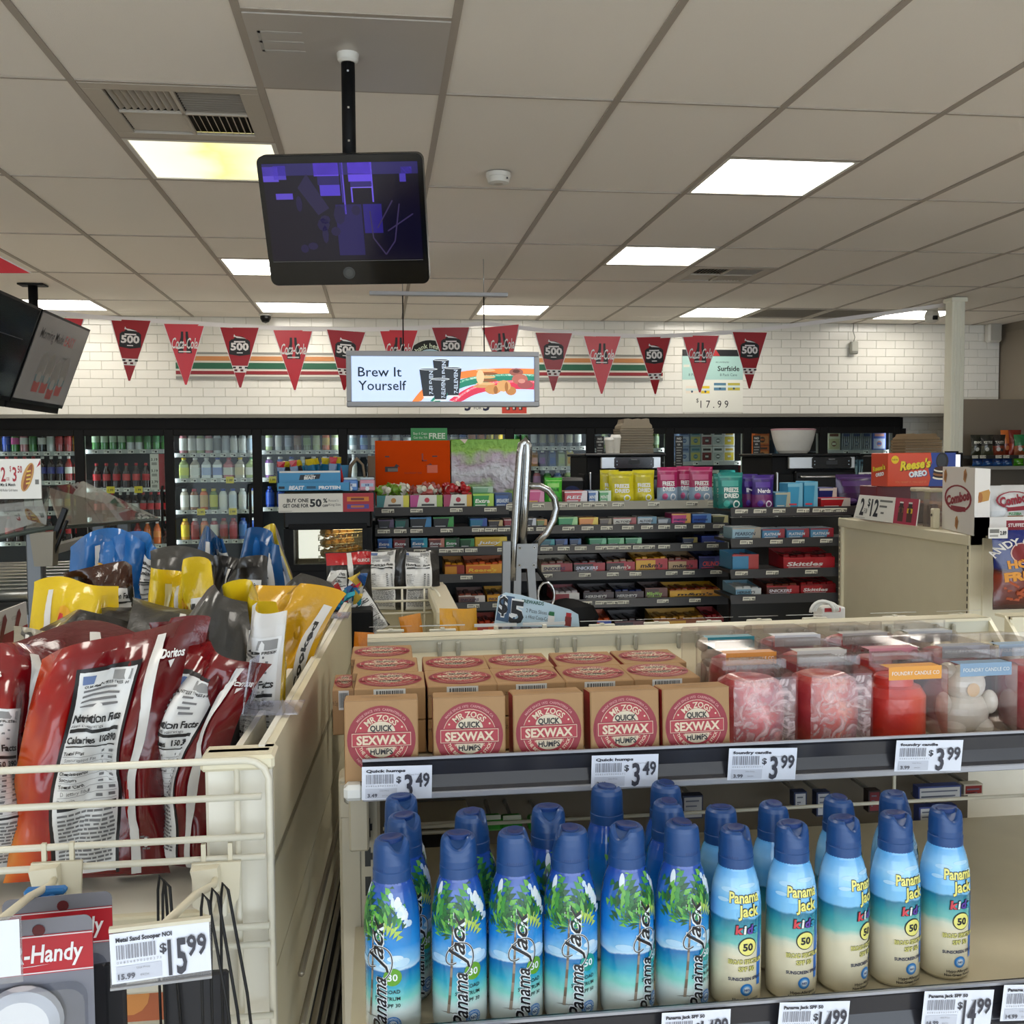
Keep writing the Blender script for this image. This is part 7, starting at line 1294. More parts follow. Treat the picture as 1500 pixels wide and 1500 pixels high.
# posts with slots
def post(x):
    b = MB(); b.box(x, x+.042, 1.062, 1.10, 0, 1.168, m_post, .003); b.box(x+.021, x+.0215, 1.0605, 1.062, .3, 1.16, P('#6f6756')); ob('post', b, FG)
    b = MB()
    for k in range(14): z = 1.125-.031*k; b.box(x+.026, x+.032, 1.0612, 1.064, z-.020, z, P('#14130f')); b.box(x+.028, x+.034, 1.0611, 1.064, z-.013, z-.006, P('#14130f'))
    ob('slots', b, FG)
    b = MB(); b.lathe([(.001, 0), (.004, .001), (.006, .0035)], m_steel, 12); b.box(-.010, .010, -.016, .020, .0035, .005, m_post, .002); ob('screw_plate', b, FG, (x+.011, 1.0565, 1.147), (-pi/2, 0, 0))
post(-.045); post(.955)
# back wire fence and cream rods
b = MB()
for z in (1.035, 1.083, 1.108, 1.13): b.tube([(.0, 1.275, z), (XB, 1.275, z)], .0026, m_wr, 6)
for x in (.01, .35, .68, .93): b.tube([(x, 1.28, 1.0), (x, 1.28, 1.15)], .0026, m_wr, 6)
ob('wire_back', b, FG)
b = MB(); b.box(-.02, .86, 1.40, 1.405, .2, 1.16, mat('shade_sheet', '#5a5348', .8)); ob('shade_backdrop', b, FG)  # added dark sheet standing in for the shaded depth of the open back
# pegboard tray at the top
b = MB(); YB, ZB = 1.455, 1.247
b.hexa([(-.018, YB-.06, 1.165), (.93, YB-.045, 1.165), (.93, YB-.04, 1.165), (-.018, YB-.055, 1.165), (-.018, YB-.02, 1.225), (.93, YB+.01, 1.225), (.93, YB+.014, 1.225), (-.018, YB-.016, 1.225)], m_cream)
b.hexa([(-.018, YB-.02, 1.215), (.93, YB+.01, 1.215), (.93, YB+.013, 1.215), (-.018, YB-.017, 1.215), (-.018, YB-.02, ZB), (.93, YB+.01, ZB), (.93, YB+.013, ZB), (-.018, YB-.017, ZB)], mat('cream_face', '#c6c4b2', .3, vary=.03, scale=10))
b.hexa([(-.018, YB-.024, ZB-.004), (.93, YB+.006, ZB-.004), (.93, YB+.05, ZB-.004), (-.018, YB+.02, ZB-.004), (-.018, YB-.024, ZB), (.93, YB+.006, ZB), (.93, YB+.05, ZB), (-.018, YB+.02, ZB)], m_cream)
ob('peg_tray', b, FG)
b = MB(); b.prism([(0, 0), (.09, 0), (.0, .075)], plane((.932, YB+.015, 1.172), (0, -1, 0), (0, 0, 1)), -.003, .003, m_cream); b.disc(plane((.928, YB-.005, 1.21), (0, -1, 0), (0, 0, 1)), 0, 0, .004, P('#2a2824'), .001, 10); ob('end_plate', b, FG)
b = MB(); b.lathe([(.001, -.004), (.0030, -.003), (.0034, .004), (.0034, .016), (.002, .018)], mat('peg_grey', '#a09f92', .4), 8); pg = b.mesh('peg')
ypeg = lambda x: YB-.0215+.03*(x+.018)/.948
for px in (642, 669, 735, 760, 812, 838, 902, 927, 990, 1017, 1067, 1091, 1153, 1177, 1228, 1252, 1300, 1324, 1372, 1396):
    p = W(px, 930, 1.46); ob('peg', pg, FG, (p.x, ypeg(p.x)-.003, 1.222))
b = MB()
for k, px in enumerate((622, 655, 683, 695, 709, 722, 748, 774, 788, 800, 826, 852, 866, 880, 915, 942, 957, 972, 1004, 1030, 1045, 1080, 1106, 1120, 1136, 1165, 1192, 1205, 1240, 1266, 1280, 1312, 1340, 1356, 1384)):
    p = W(px, 930, 1.46); c_ = '#201c18' if k in (2, 3, 8, 17, 26) else ('#7a2a24' if k in (9, 10) else '#8f8d80'); b.disc(FRONT(0, ypeg(p.x)-.0006, 0), p.x, 1.219, .0034, P(c_), .0004, 10)
ob('peg_hole', b, FG)
# next section at the right
b = MB(); b.prism([(0, 0), (.085, 0), (.0, .075)], plane((.965, YB+.02, 1.172), (0, -1, 0), (0, 0, 1)), -.003, .003, m_cream); b.box(.965, 1.2, YB+.01, YB+.014, 1.2, ZB, m_cream); b.box(.965, 1.2, YB+.005, YB+.05, ZB-.004, ZB, m_cream); b.box(.93, 1.0, YB+.02, YB+.028, 1.19, 1.197, m_cream)
for x in (.99, 1.01, 1.035): b.box(x, x+.006, YB+.007, YB+.010, 1.212, 1.238, mat('peg_grey', '#a09f92', .4), .001)
ob('next_peg_tray', b, FG)
b = MB(); b.box(XA+.01, XB, YB-.03, YB-.02, .2, 1.165, m_cream2); b.box(.0, XB, 1.47, 1.9, .3, .9, m_cream2); ob('back_panel', b, FG)
# label flags along the top
m_flag = mat('flag_milky', '#c9c8c4', .3)
for k, (x0, x1, y0, y1) in enumerate(((541, 603, 917, 936), (615, 681, 916, 934), (695, 757, 917, 931), (766, 828, 915, 925), (850, 912, 909, 917), (932, 990, 906, 914), (1001, 1074, 904, 912), (1082, 1140, 902, 909), (1152, 1232, 899, 906), (1275, 1342, 897, 903), (1372, 1438, 894, 900))):
    a, d = W(x0, y1, 1.53), W(x1, y0, 1.53); b = MB(); b.box(a.x, d.x, 1.53, 1.532, max(a.z-.004, ZB+.001), d.z, m_flag); mx = (a.x+d.x)/2; b.box(mx-.02, mx+.02, 1.524, 1.530, d.z-.008, d.z-.004, m_wr, .001); b.box(mx-.003, mx+.003, 1.522, 1.53, ZB-.002, d.z-.004, m_wr); ob('label_flag', b, FG)
# price tags (parts of the rails)
def ntag(title, price, cents, small, px0, px1, Y, zc, shelf, roll=0):
    b = bigtag('t', title, price, cents); p0, p1 = W(px0, 1130 if Y > .9 else 1480, Y), W(px1, 1130 if Y > .9 else 1480, Y); o = ob('price_tag', b, shelf, ((p0.x+p1.x)/2, Y-.0075, zc), (R(4), R(roll), 0)); s_ = (p1.x-p0.x)/.0725; o.scale = (s_, 1, .034/.040)
    return o
ntag('Quick humps', '3', '49', '', 530, 632, 1.015, 1.1785, s1, 1); ntag('Quick humps', '3', '49', '', 864, 961, 1.015, 1.1795, s1, 1); ntag('foundry candle', '3', '99', '', 1063, 1162, 1.015, 1.180, s1, 2); ntag('foundry candle', '3', '99', '', 1306, 1403, 1.015, 1.1805, s1, 2)
for (a, d, rl) in ((645, 748, 0), (965, 1065, 1), (1135, 1237, 3), (1345, 1446, 3), (1460, 1560, 3)): ntag('Panama Jack SPF 50', '14', '99', '', a, d, .825, 1.0150, s2, rl)
# ---------------------------------------------------------------- wax boxes
m_kraft = mat('kraft_box', '#a37f57', .75, vary=.07, scale=70); m_kred = P('#8a1a1e', .5); LR_, LD = '#a8323c', '#8f2430'
def waxlogo(b, F, cx, cy, r):
    c1, c2, w_ = P('#a4303a'), P('#8c2631'), P('#d8c4a8')
    b.disc(F, cx, cy, r, c2, .0003, 40); b.disc(F, cx, cy, r*.80, w_, .0006, 40); b.disc(F, cx, cy, r*.785, c1, .0008, 40)
    b.rect(F, cx-r*.93, cx+r*.93, cy-r*.215, cy+r*.235, c2, .0011); b.rect(F, cx-r*.86, cx+r*.86, cy-r*.185, cy+r*.20, w_, .0013); b.rect(F, cx-r*.845, cx+r*.845, cy-r*.17, cy+r*.185, c1, .0015)
    b.text(F, 'SEXWAX', cx, cy+.0, r*.36, w_, bold=.035, width=r*1.45, h=.0018); b.arctext(F, 'MR ZOGS', cx, cy, r*.645, r*.25, w_, bold=.02, h=.0012, sx=.95)
    b.disc(F, cx, cy+r*.24, r*.40, P('#cfc0a6'), .0012, 20, ry=r*.30, a0=0, a1=pi); b.disc(F, cx, cy-r*.22, r*.40, P('#cfc0a6'), .0012, 20, ry=r*.30, a0=pi, a1=2*pi)
    b.text(F, 'QUICK', cx, cy+r*.34, r*.24, P('#231c1c'), bold=.035, width=r*.66, h=.0016); b.text(F, 'HUMPS', cx, cy-r*.34, r*.24, P('#231c1c'), bold=.035, width=r*.66, h=.0016)
    b.arctext(F, 'THE BEST FOR YOUR STICK', cx, cy, r*.645, r*.13, w_, mid=-pi/2, bold=.02, flip=True, h=.0012); b.arctext(F, 'MADE SINCE 1972  CARPINTERIA CA', cx, cy, r*.89, r*.10, P('#c98a86'), bold=.02, h=.0008); b.arctext(F, 'NEVER SPOILS  DRIVES WAVES WILD', cx, cy, r*.89, r*.10, P('#c98a86'), mid=-pi/2, flip=True, bold=.02, h=.0008)
    b.text(F, 'WARM TO MILD TROPIC', cx, cy-r*.255, r*.10, w_, bold=.02, width=r*.9, h=.0019); b.disc(F, cx-r*.60, cy+r*.36, r*.03, w_, .0012, 8); b.disc(F, cx+r*.60, cy+r*.36, r*.03, w_, .0012, 8)
def wax_up():
    w_, h, d = .0735, .0845, .030; b = MB(); b.box(0, w_, 0, d, 0, h, m_kraft, .0012); b.rect(plane((0, d, 0), (0, -1, 0), (0, 0, 1)), .002, d-.002, .001, h-.001, m_kred); b.rect(FRONT(0, 0, 0), 0, w_, h-.0008, h-.0002, P('#8a6a44'), .0002)
    waxlogo(b, FRONT(0, 0, 0), w_/2, h*.53, .0342); T = TOPF(0, 0, h); b.text(T, 'SURFBOARD WAX', w_*.5, d*.5, .006, P('#6a5234'), width=w_*.55); return b.mesh('wax_box')
def wax_flat():
    w_, h, d = .078, .0365, .084; b = MB(); b.box(0, w_, 0, d, 0, h, m_kraft, .0012); b.rect(plane((0, d, 0), (0, -1, 0), (0, 0, 1)), .002, d-.002, .001, h-.001, m_kred)
    waxlogo(b, TOPF(0, 0, h), w_/2, d*.5, .036); F = FRONT(0, 0, 0); b.rect(F, w_*.27, w_*.72, h*.55, h*.97, P('#d0cfca')); x = w_*.31; rd = random.Random(2)
    while x < w_*.68: q = rd.uniform(.0006, .0014); b.rect(F, x, x+q, h*.6, h*.92, P('#2a2a2c'), .0008); x += q+rd.uniform(.0006, .0014)
    b.text(F, 'Mr. Zogs', w_*.12, h*.7, .005, P('#5a4630')); return b.mesh('wax_box')
up, fl = wax_up(), wax_flat(); ZS1 = 1.1712
for k, (px, rz, tl_) in enumerate(((559, -1, 2), (687, -2, 3), (803, 1.5, 3), (915, 2, 4), (1019, 3, 3))):
    p = W(px, 1070, 1.035); o = link(bpy.data.objects.new('wax_box', up), None, (p.x-.037, 1.026, ZS1+.001), (R(-tl_), 0, R(rz))); tag(o, 'upright kraft box of surf wax at the shelf edge, %s of five' % nth(k, 5), 'box', 'upright wax boxes on the front edge')
CN = ['leftmost', 'second', 'third', 'fourth', 'fifth']
for c_, (px, n, dx) in enumerate(((571, 3, .0), (678, 2, .0), (779, 2, .002), (879, 2, .006), (978, 2, .010))):
    p = W(px, 1003, 1.13)
    for r_ in range(n):
        for lv in (0, 1):
            o = link(bpy.data.objects.new('wax_box', fl), None, (p.x-.039+dx*r_*(1 if lv else .8)-.004*r_*(c_ == 0), 1.128+.0868*r_+.002*lv, ZS1+.001+.0372*lv), (0, 0, R(random.Random(c_*9+r_*3+lv).uniform(-1.5, 1.5))))
            tag(o, 'flat kraft wax box, %s, %s row, %s column from left' % (('lower', 'upper')[lv], ('front', 'middle', 'back')[r_], CN[c_]), 'box', 'stacked flat wax boxes')
p = W(514, 985, 1.2); o = link(bpy.data.objects.new('wax_box', fl), None, (p.x-.055, 1.215, ZS1+.001), (0, 0, 0)); o.location.x = W(571, 1003, 1.13).x-.039-.0275; o.scale = (.34, 1, 1.5); tag(o, 'single kraft wax box squeezed in at the far left end', 'box', 'stacked flat wax boxes')
# ---------------------------------------------------------------- candles in clear packs
m_pack = glassmat('candle_pack_clear', '#f8f6f5', .03, .012, .04)
def candle(kind, label, px, Y, group='wax candles in clear packs', lab=None, back=False):
    p = W(px, 1075, Y); t = thing('candle_pack', label, 'candle', (p.x-.038, Y, ZS1+.001), R(2), group); w_, d, h = .076, .10, .092
    col = {'pink': '#b8333f', 'swirl': '#b03a3a', 'orange': '#d0341f', 'white': '#d8d0c4', 'rose': '#c0626a'}[kind]
    m = ramp_mat('wax_'+kind, {'pink': [(0, '#9a1c2a'), (.35, '#d0545a'), (.48, '#eab0b0'), (.6, '#c03a40'), (.8, '#a04a60'), (1, '#e09090')], 'swirl': [(0, '#a82430'), (.4, '#d0584a'), (.52, '#e0a090'), (.7, '#c04a40'), (1, '#b87a86')], 'orange': [(0, '#b81f1c'), (.5, '#d8381f'), (1, '#e0502a')], 'white': [(0, '#cfc6b8'), (1, '#e4ddd2')], 'rose': [(0, '#b0444e'), (1, '#d8a0a0')]}[kind], axis=0, lo=0, hi=.07, rough=.3, noise=.55, nscale=40, coat=.5, bump=.25, bscale=60)
    b = MB()
    if kind == 'white':
        b.ball((.035, .045, .028), .031, .024, .027, m, 24); b.ball((.035, .043, .061), .025, .021, .022, m, 24); b.ball((.018, .036, .012), .014, .016, .011, m); b.ball((.053, .036, .012), .014, .016, .011, m)
        b.ball((.056, .042, .077), .011, .008, .010, m); b.ball((.014, .042, .077), .011, .008, .010, m); b.disc(FRONT(0, .0225, 0), .034, .058, .008, P('#d8b48a'), .0008, 14)
        b.ball((.064, .036, .040), .009, .01, .014, m); b.ball((.006, .036, .040), .008, .01, .014, m)
    elif kind == 'orange':
        b.lathe([(.030, 0), (.036, .006), (.036, .05), (.030, .06), (.022, .062), (.022, .07), (.02, .072)], m, 28, (.037, .05, .002), 1, .95)
    else: b.lathe([(.026, 0), (.035, .008), (.0372, .03), (.037, .062), (.034, .074), (.026, .078), (.006, .074)], m, 28, (.038, .045, .002), 1, 1.1)
    ob('wax', b, t); b = MB(); F = FRONT(0, .0, 0)
    if kind != 'orange':
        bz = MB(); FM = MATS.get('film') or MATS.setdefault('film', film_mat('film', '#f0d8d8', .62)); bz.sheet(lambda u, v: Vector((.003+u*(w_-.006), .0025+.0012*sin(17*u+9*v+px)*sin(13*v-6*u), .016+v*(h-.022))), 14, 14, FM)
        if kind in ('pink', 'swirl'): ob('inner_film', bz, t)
    b.box(0, w_, 0, d, 0, h, m_pack, .003); b.box(w_*.02, w_*.98, d*.3, d*.34, h, h+.010, m_pack); ob('clear_box', b, t)
    if lab:
        b = MB(); b.rect(F, w_*.03, w_*(.86 if not back else .4), h*.86, h*1.02, P(lab, .35), .0008); b.text(F, 'FOUNDRY CANDLE CO', w_*.45, h*.94, h*.065, P('#e4e4de'), width=w_*.74, h=.0012); b.rect(plane((0, 0, h+.0005), (1, 0, 0), (0, 1, 0)), w_*.03, w_*.86, .001, .02, P(lab, .35), .0004); ob('paper_label', b, t)
candle('pink', 'red and pink swirled wax candle pack with crumpled film, leftmost', 1122, 1.045); candle('swirl', 'red swirled wax candle pack, second from left', 1234, 1.05); candle('orange', 'glossy orange red candle pack with an orange label', 1345, 1.055, lab='#d8922a'); candle('white', 'white bear shaped candle pack with a blue grey label', 1448, 1.06, lab='#7a96b0'); candle('rose', 'dusty rose candle pack cut by the right picture edge', 1552, 1.065)
for k, (px, kd, lb, nm_) in enumerate(((1105, 'pink', '#c9812a', 'orange'), (1208, 'swirl', '#b8b4ae', 'grey'), (1312, 'orange', '#c07a86', 'pink'), (1418, 'rose', '#9a9aa0', 'silver'), (1500, 'white', '#9ab0c4', 'pale blue'))): candle(kd, 'candle pack in the second row with a %s label' % nm_, px, 1.16, lab=lb)
for k, (px, kd, lb, nm_) in enumerate(((1075, 'white', '#1f7a86', 'teal'), (1172, 'rose', '#c9ccd0', 'white'), (1270, 'pink', '#a8a4a0', 'taupe'), (1365, 'white', '#b4b8bc', 'steel grey'))): candle(kd, 'candle pack in the back row with a %s label' % nm_, px, 1.265, lab=lb)
# ---------------------------------------------------------------- sunscreen cans
BP = [(.0215, 0), (.0236, .003), (.024, .006), (.024, .092), (.0237, .100), (.0228, .110), (.0212, .120), (.0188, .129), (.0168, .1345), (.0164, .137)]
def brad(z):
    for (r0, z0), (r1, z1) in zip(BP, BP[1:]):
        if z <= z1: return r0+(r1-r0)*(z-z0)/(z1-z0)
    return BP[-1][0]
def CAN(x, y, h=0):
    y = min(max(y, .0005), .1365); a = x/.024-pi/2; r = brad(y)+h*.75+.00018; return Vector((r*cos(a), r*sin(a), y))
m_adult = ramp_mat('can_beach_print', [(0, '#d6dcdc'), (.17, '#cfdcd8'), (.26, '#7fccc0'), (.345, '#2fa0bc'), (.43, '#1770ac'), (.45, '#1a6aa8'), (.46, '#b9d6ea'), (.50, '#7fbce4'), (.60, '#2389d2'), (.78, '#1468bc'), (1, '#2348a0')], lo=0, hi=.137, rough=.16, noise=.035, nscale=55, coat=.7)
m_kids = ramp_mat('can_kids_print', [(0, '#d8ceb0'), (.38, '#d9d0b4'), (.44, '#c9cdb8'), (.48, '#6fb8b0'), (.57, '#3a9aa4'), (.65, '#1f7090'), (.665, '#7abce6'), (.78, '#6ab4e6'), (.87, '#94caee'), (1, '#5aa6e2')], lo=0, hi=.137, rough=.16, noise=.03, nscale=60, coat=.7)
m_cap = mat('cap_blue', '#1b437a', .36); m_capd = mat('cap_blue_dark', '#0f3068', .35)
def capmesh():
    b = MB(); N = 36; prof = [(.0160, .1335), (.0165, .1355), (.0165, .1455), (.0160, .1462), (.0160, .152), (.0158, .160), (.0154, .166), (.0144, .1700), (.0124, .1722), (.0104, .1724)]
    def dfm(p):
        x, y, z = p; a = atan2(y, x)+pi/2; a = atan2(sin(a), cos(a)); r = sqrt(x*x+y*y); k = max(0, 1-(a/.85)**2) if abs(a) < .85 else 0
        if z > .152: dz = (z-.152)*k*.50; f = 1-.10*k*min(1, (z-.152)/.012); return (x*f, y*f, z-dz)
        if .146 < z <= .152 and abs(abs(a)-1.57) < .9: f = 1; return (x*f, y*f, z)
        return p
    b.lathe(prof, m_cap, N, dfm=dfm)
    for s_ in (0, 1):
        for k in range(9):
            a = s_*pi+(-.4+.1*k); r = .0161; c_, q = cos(a), sin(a); b.add([(r*cos(a-.02), r*sin(a-.02), .1465), (r*cos(a+.02), r*sin(a+.02), .1465), ((r-.0007)*cos(a+.02), (r-.0007)*sin(a+.02), .1575), ((r-.0007)*cos(a-.02), (r-.0007)*sin(a-.02), .1575)], [(0, 1, 2, 3)], m_capd)
    return b.mesh('cap')
def btn():
    b = MB(); b.lathe([(.0090, .1652), (.0106, .1726), (.0098, .1736), (.0035, .1728), (.001, .1724)], m_capd, 20, sy=.72); return b.mesh('spray_button')
capm, btnm = capmesh(), btn()
def palm(b, cx, cz, flip=1, seed=1):
    rd = random.Random(seed); gs = [P(c, .3) for c in ('#2a6a34', '#3f8f3c', '#6aae48', '#1f5230', '#a8c45a')]
    tr = [(cx-.0042*flip, .019), (cx-.0016*flip, .019), (cx+.0006, cz-.006), (cx+.0012, cz), (cx-.0004, cz), (cx-.0014*flip, cz-.02)]
    z = .02
    for k in range(10):
        z0, z1 = .019+(cz-.019)*k/10, .019+(cz-.019)*(k+1)/10; f = lambda z_: cx-.0045*flip*(1-(z_-.019)/(cz-.019))**2; wq = lambda z_: .0013-.0006*(z_-.019)/(cz-.019)
        b.poly(CAN, [(f(z0)-wq(z0), z0), (f(z0)+wq(z0), z0), (f(z1)+wq(z1), z1), (f(z1)-wq(z1), z1)], P('#6a5a4a' if k % 2 else '#8f8272', .4), .0003)
    fr_ = [(100, .034, .9), (80, .036, .5), (120, .034, .4), (62, .032, -.2), (140, .03, .0), (40, .028, -.5), (160, .026, -.4), (15, .026, -.5), (185, .02, -.4), (-25, .016, -.3), (215, .016, -.4), (92, .026, .3), (70, .024, .2), (112, .024, .1), (130, .024, -.1), (50, .024, -.4)]
    for i, (ang, L, cv) in enumerate(fr_):
        L *= 1.18; a = R(ang); x, z = cx, cz; m = gs[i % 4] if i != 7 else gs[4]; n = 7; pts = []
        for k in range(n+1):
            t_ = k/n; pts.append((x, z)); aa = a-(1 if cos(a) > 0 else -1)*t_*1.0*(1.2-cv); x += L/n*cos(aa); z += L/n*sin(aa)*.95
        for k in range(n):
            (x0, z0), (x1, z1) = pts[k], pts[k+1]; d = Vector((x1-x0, z1-z0)).normalized(); q = Vector((-d.y, d.x)); wd = .0052*sin(pi*(k+.7)/(n+.8))+.0008
            for s_ in (1, -1):
                tip = Vector((x1, z1))+q*s_*wd*1.15-d*.001+Vector((0, -.001)); tip.y = min(tip.y, .134)
                pp = [(x0, min(z0, .135)), (x1, min(z1, .135)), tuple(tip)]; b.poly(CAN, pp if s_ > 0 else pp[::-1], gs[(i+k) % 4] if i != 7 else gs[4], .0004+.00004*i)
def adult(num):
    b = MB(); b.lathe(BP, m_adult, 40); wt, K = P('#dfe6ea', .3), P('#17151a', .3)
    # cloud on the shoulder, horizon clouds
    rc = random.Random(6)
    for k in range(26):
        q = rc.random(); b.disc(CAN, .0145+.012*q+rc.uniform(-.003, .003), .128-.024*q+rc.uniform(-.006, .004), rc.uniform(.0016, .0042), P(('#dde6ec', '#cfdeea', '#e6ecef', '#bcd4e8')[k % 4], .3), .00012+.00003*k, 9, ry=rc.uniform(.002, .005))
    for (x, z, rx, rz, c_) in ( (-.021, .127, .003, .007, '#d8e4ec'), (.016, .073, .007, .003, '#c9dfee'), (.021, .069, .008, .004, '#b4d4ea'), (.010, .0665, .008, .0022, '#c4ddee'), (-.018, .068, .008, .003, '#a9cee8')): b.disc(CAN, x, z, rx, P(c_, .3), .00015, 14, ry=rz)
    palm(b, -.004, .102, 1, 3)
    # vertical script
    for dz, c_, h in ((.0, '#dfe6ea', .0009), (0, '#17151a', .0013)):
        bo = .05 if h < .001 else .012
        b.text(CAN, 'Panama', .002, .032, .0175, P(c_, .3), bold=bo, shear=.5, rot=pi/2, h=h, width=.050); b.text(CAN, 'Jack', -.0005, .086, .0185, P(c_, .3), bold=bo, shear=.5, rot=pi/2, h=h, width=.050)
    pts = bez((.001, .052), (.017, .056), (.018, .086), (.001, .084), 16); pts += bez((.001, .084), (-.014, .076), (-.012, .058), (-.001, .066), 12)[1:]
    for wd, c_, h in ((.0018, '#dfe6ea', .0007), (.0008, '#17151a', .0015)):
        for (x0, z0), (x1, z1) in zip(pts, pts[1:]):
            d = Vector((x1-x0, z1-z0)).normalized(); q = Vector((-d.y, d.x))*wd*.5; b.poly(CAN, [(x0-q.x, z0-q.y), (x1-q.x, z1-q.y), (x1+q.x, z1+q.y), (x0+q.x, z0+q.y)], P(c_, .3), h)
    g = '#5f9a2a' if num == 30 else '#1f9088'; b.disc(CAN, .0135, .0567, .0078, P(g, .3), .0006, 24); b.text(CAN, str(num), .0135, .0567, .0088, wt, bold=.02, h=.001)
    for k, s_ in enumerate(('BROAD', 'SPECTRUM', 'SPF %d' % num)): b.text(CAN, s_, .0198, .0435-.0062*k, .0046, K, 'r', bold=.01, h=.0006)
    b.disc(CAN, .0135, .0145, .0068, P('#2f78c0', .3), .0006, 24); b.disc(CAN, .0135, .0145, .0034, P('#cfe0ee', .3), .0009, 18); b.text(CAN, 'NO', .0135, .0145, .0036, P('#1d4a8a'), bold=.04, h=.0012); b.arctext(CAN, 'OXYBENZONE', .0135, .0145, .0052, .0024, P('#cfe0ee'), bold=.02, h=.001); b.arctext(CAN, 'OCTINOXATE', .0135, .0145, .0052, .0024, P('#cfe0ee'), mid=-pi/2, flip=True, bold=.02, h=.001)
    b.text(CAN, 'Sunscreen Spray', .008, .0045, .0038, K, bold=.01, width=.026)
    for k in range(5): b.poly(CAN, [(-.016+.004*k, .0195), (-.010+.004*k, .0205), (-.006+.004*k, .019)], P('#8a8f8a'), .0003)
    return b.mesh('can_body')
def kids():
    b = MB(); b.lathe(BP, m_kids, 40); K = P('#1d1f2a', .3); Yl = P('#e2dc7a', .3)
    b.poly(CAN, [(.0165, .022), (.021, .022), (.0235, .06), (.024, .105), (.021, .098), (.0185, .075), (.0165, .045)], P('#2a72c4', .3), .0002); b.poly(CAN, [(.0185, .03), (.0195, .03), (.0222, .09), (.0212, .09)], P('#1f58a4', .3), .0004)
    for (x, z, rx, rz) in ((-.012, .118, .009, .0025), (.008, .122, .010, .002), (.016, .112, .008, .003), (-.018, .108, .006, .002)): b.disc(CAN, x, z, rx, P('#a9d2ee', .3), .0001, 14, ry=rz)
    for t_, x, z, s_, wd in (('Panama', .004, .1115, .0145, .031), ('Jack', .0075, .0985, .0155, .021)):
        for bo, m, h in ((.075, K, .0004), (.03, Yl, .0009)): b.text(CAN, t_, x, z, s_, m, bold=bo, h=h, width=wd*(1.02 if m is K else 1), res=2)
    for ch, x, c_ in (('k', -.0015, '#c8404a'), ('i', .0035, '#e0e0dc'), ('d', .0082, '#5a3f9a'), ('s', .0134, '#2f8fb0')):
        for bo, m, h in ((.09, K, .0004), (.04, P(c_, .3), .0009)): b.text(CAN, ch, x*1.08-.0006, .0800, .0118, m, bold=bo, h=h, shear=.1)
    b.disc(CAN, .006, .0625, .0092, K, .0004, 28); b.disc(CAN, .006, .0625, .0082, Yl, .0008, 28); b.text(CAN, '50', .006, .0625, .0098, K, bold=.04, h=.0012)
    for t_, z, wd in (('BROAD SPECTRUM', .0478, .034), ('SPF 50', .0405, .016)):
        for bo, m, h in ((.07, P('#4a4f2a', .3), .0004), (.02, P('#d8d07a', .3), .0008)): b.text(CAN, t_, .005, z, .0062, m, bold=bo, h=h, width=wd)
    b.text(CAN, 'SUNSCREEN SPRAY', .005, .0305, .0044, P('#2a3050'), bold=.03, width=.034)
    b.disc(CAN, .005, .0195, .0060, P('#2f7cc4', .3), .0005, 24); b.disc(CAN, .005, .0195, .0042, P('#7ab0e0', .3), .0007, 24); b.disc(CAN, .005, .0195, .003, P('#e0e8ee', .3), .0009, 18); b.text(CAN, 'NO', .005, .0195, .0032, P('#1d4a8a'), bold=.04, h=.0012)
    b.text(CAN, 'Hypo-Allergenic', .005, .0102, .0038, K, bold=.02, width=.026); b.text(CAN, 'Non-Greasy Formula', .005, .0062, .0038, K, bold=.03, width=.03)
    return b.mesh('can_body')
BODY = {30: adult(30), 50: adult(50), 'k': kids()}; ZC = 1.0112
def can(kind, px, Y, yaw, capyaw, label):
    p = W(px, 1200, Y); nm_ = 'spray_can'; t = thing(nm_, label, 'bottle', (p.x, Y, ZC), R(yaw), 'sunscreen spray cans on the lower shelf'); t.scale = (.95, .95, .90) if kind == 'k' else (.99, .99, .955); ob('body', BODY[kind], t); c_ = ob('cap', capm, t, (0, 0, 0), R(capyaw)); ob('spray_button', btnm, c_)
fr_ = [(30, 573, -34, 70, '30'), (30, 671, -8, 0, '30'), (30, 754, 2, 80, '30'), (50, 835, -4, -90, '50'), (50, 918, 24, -75, '50'), (50, 999, 10, 100, '50')]
for k, (kd, px, yw, cy, n_) in enumerate(fr_): can(kd, px, .868, yw, cy, 'palm print sunscreen can, front row, %s of six, factor %s badge' % (nth(k, 6), n_))
for k, (px, yw, cy) in enumerate(((1078, 2, 60), (1160, 4, 20), (1236, 30, 5), (1312, 10, 12), (1385, 4, 15))): can('k', px, (.872, .876, .882, .886, .892)[k], yw-8, cy, 'light blue children\'s sunscreen can, front row, %s of five' % nth(k, 5))
for k, (kd, px, Y, yw, cy) in enumerate(((30, 592, .921, 20, 30), (30, 691, .922, 50, 20), (50, 803, .924, 40, -40), (50, 980, .922, 60, 30), ('k', 1056, .926, 50, 120), ('k', 1134, .928, 70, 20), ('k', 1229, .936, 60, 30), ('k', 1311, .939, 80, -20))): can(kd, px, Y, yw, cy, '%s sunscreen can in the second row, %s' % ('palm print' if kd != 'k' else 'light blue', nth(k, 8)))
for k, (kd, px, Y, yw, cy) in enumerate(((30, 588, .974, 30, 0), (50, 889, .974, 70, 60), (50, 976, .975, 80, 20))): can(kd, px, Y, yw, cy, 'palm print sunscreen can in the third row, %s' % nth(k, 3))
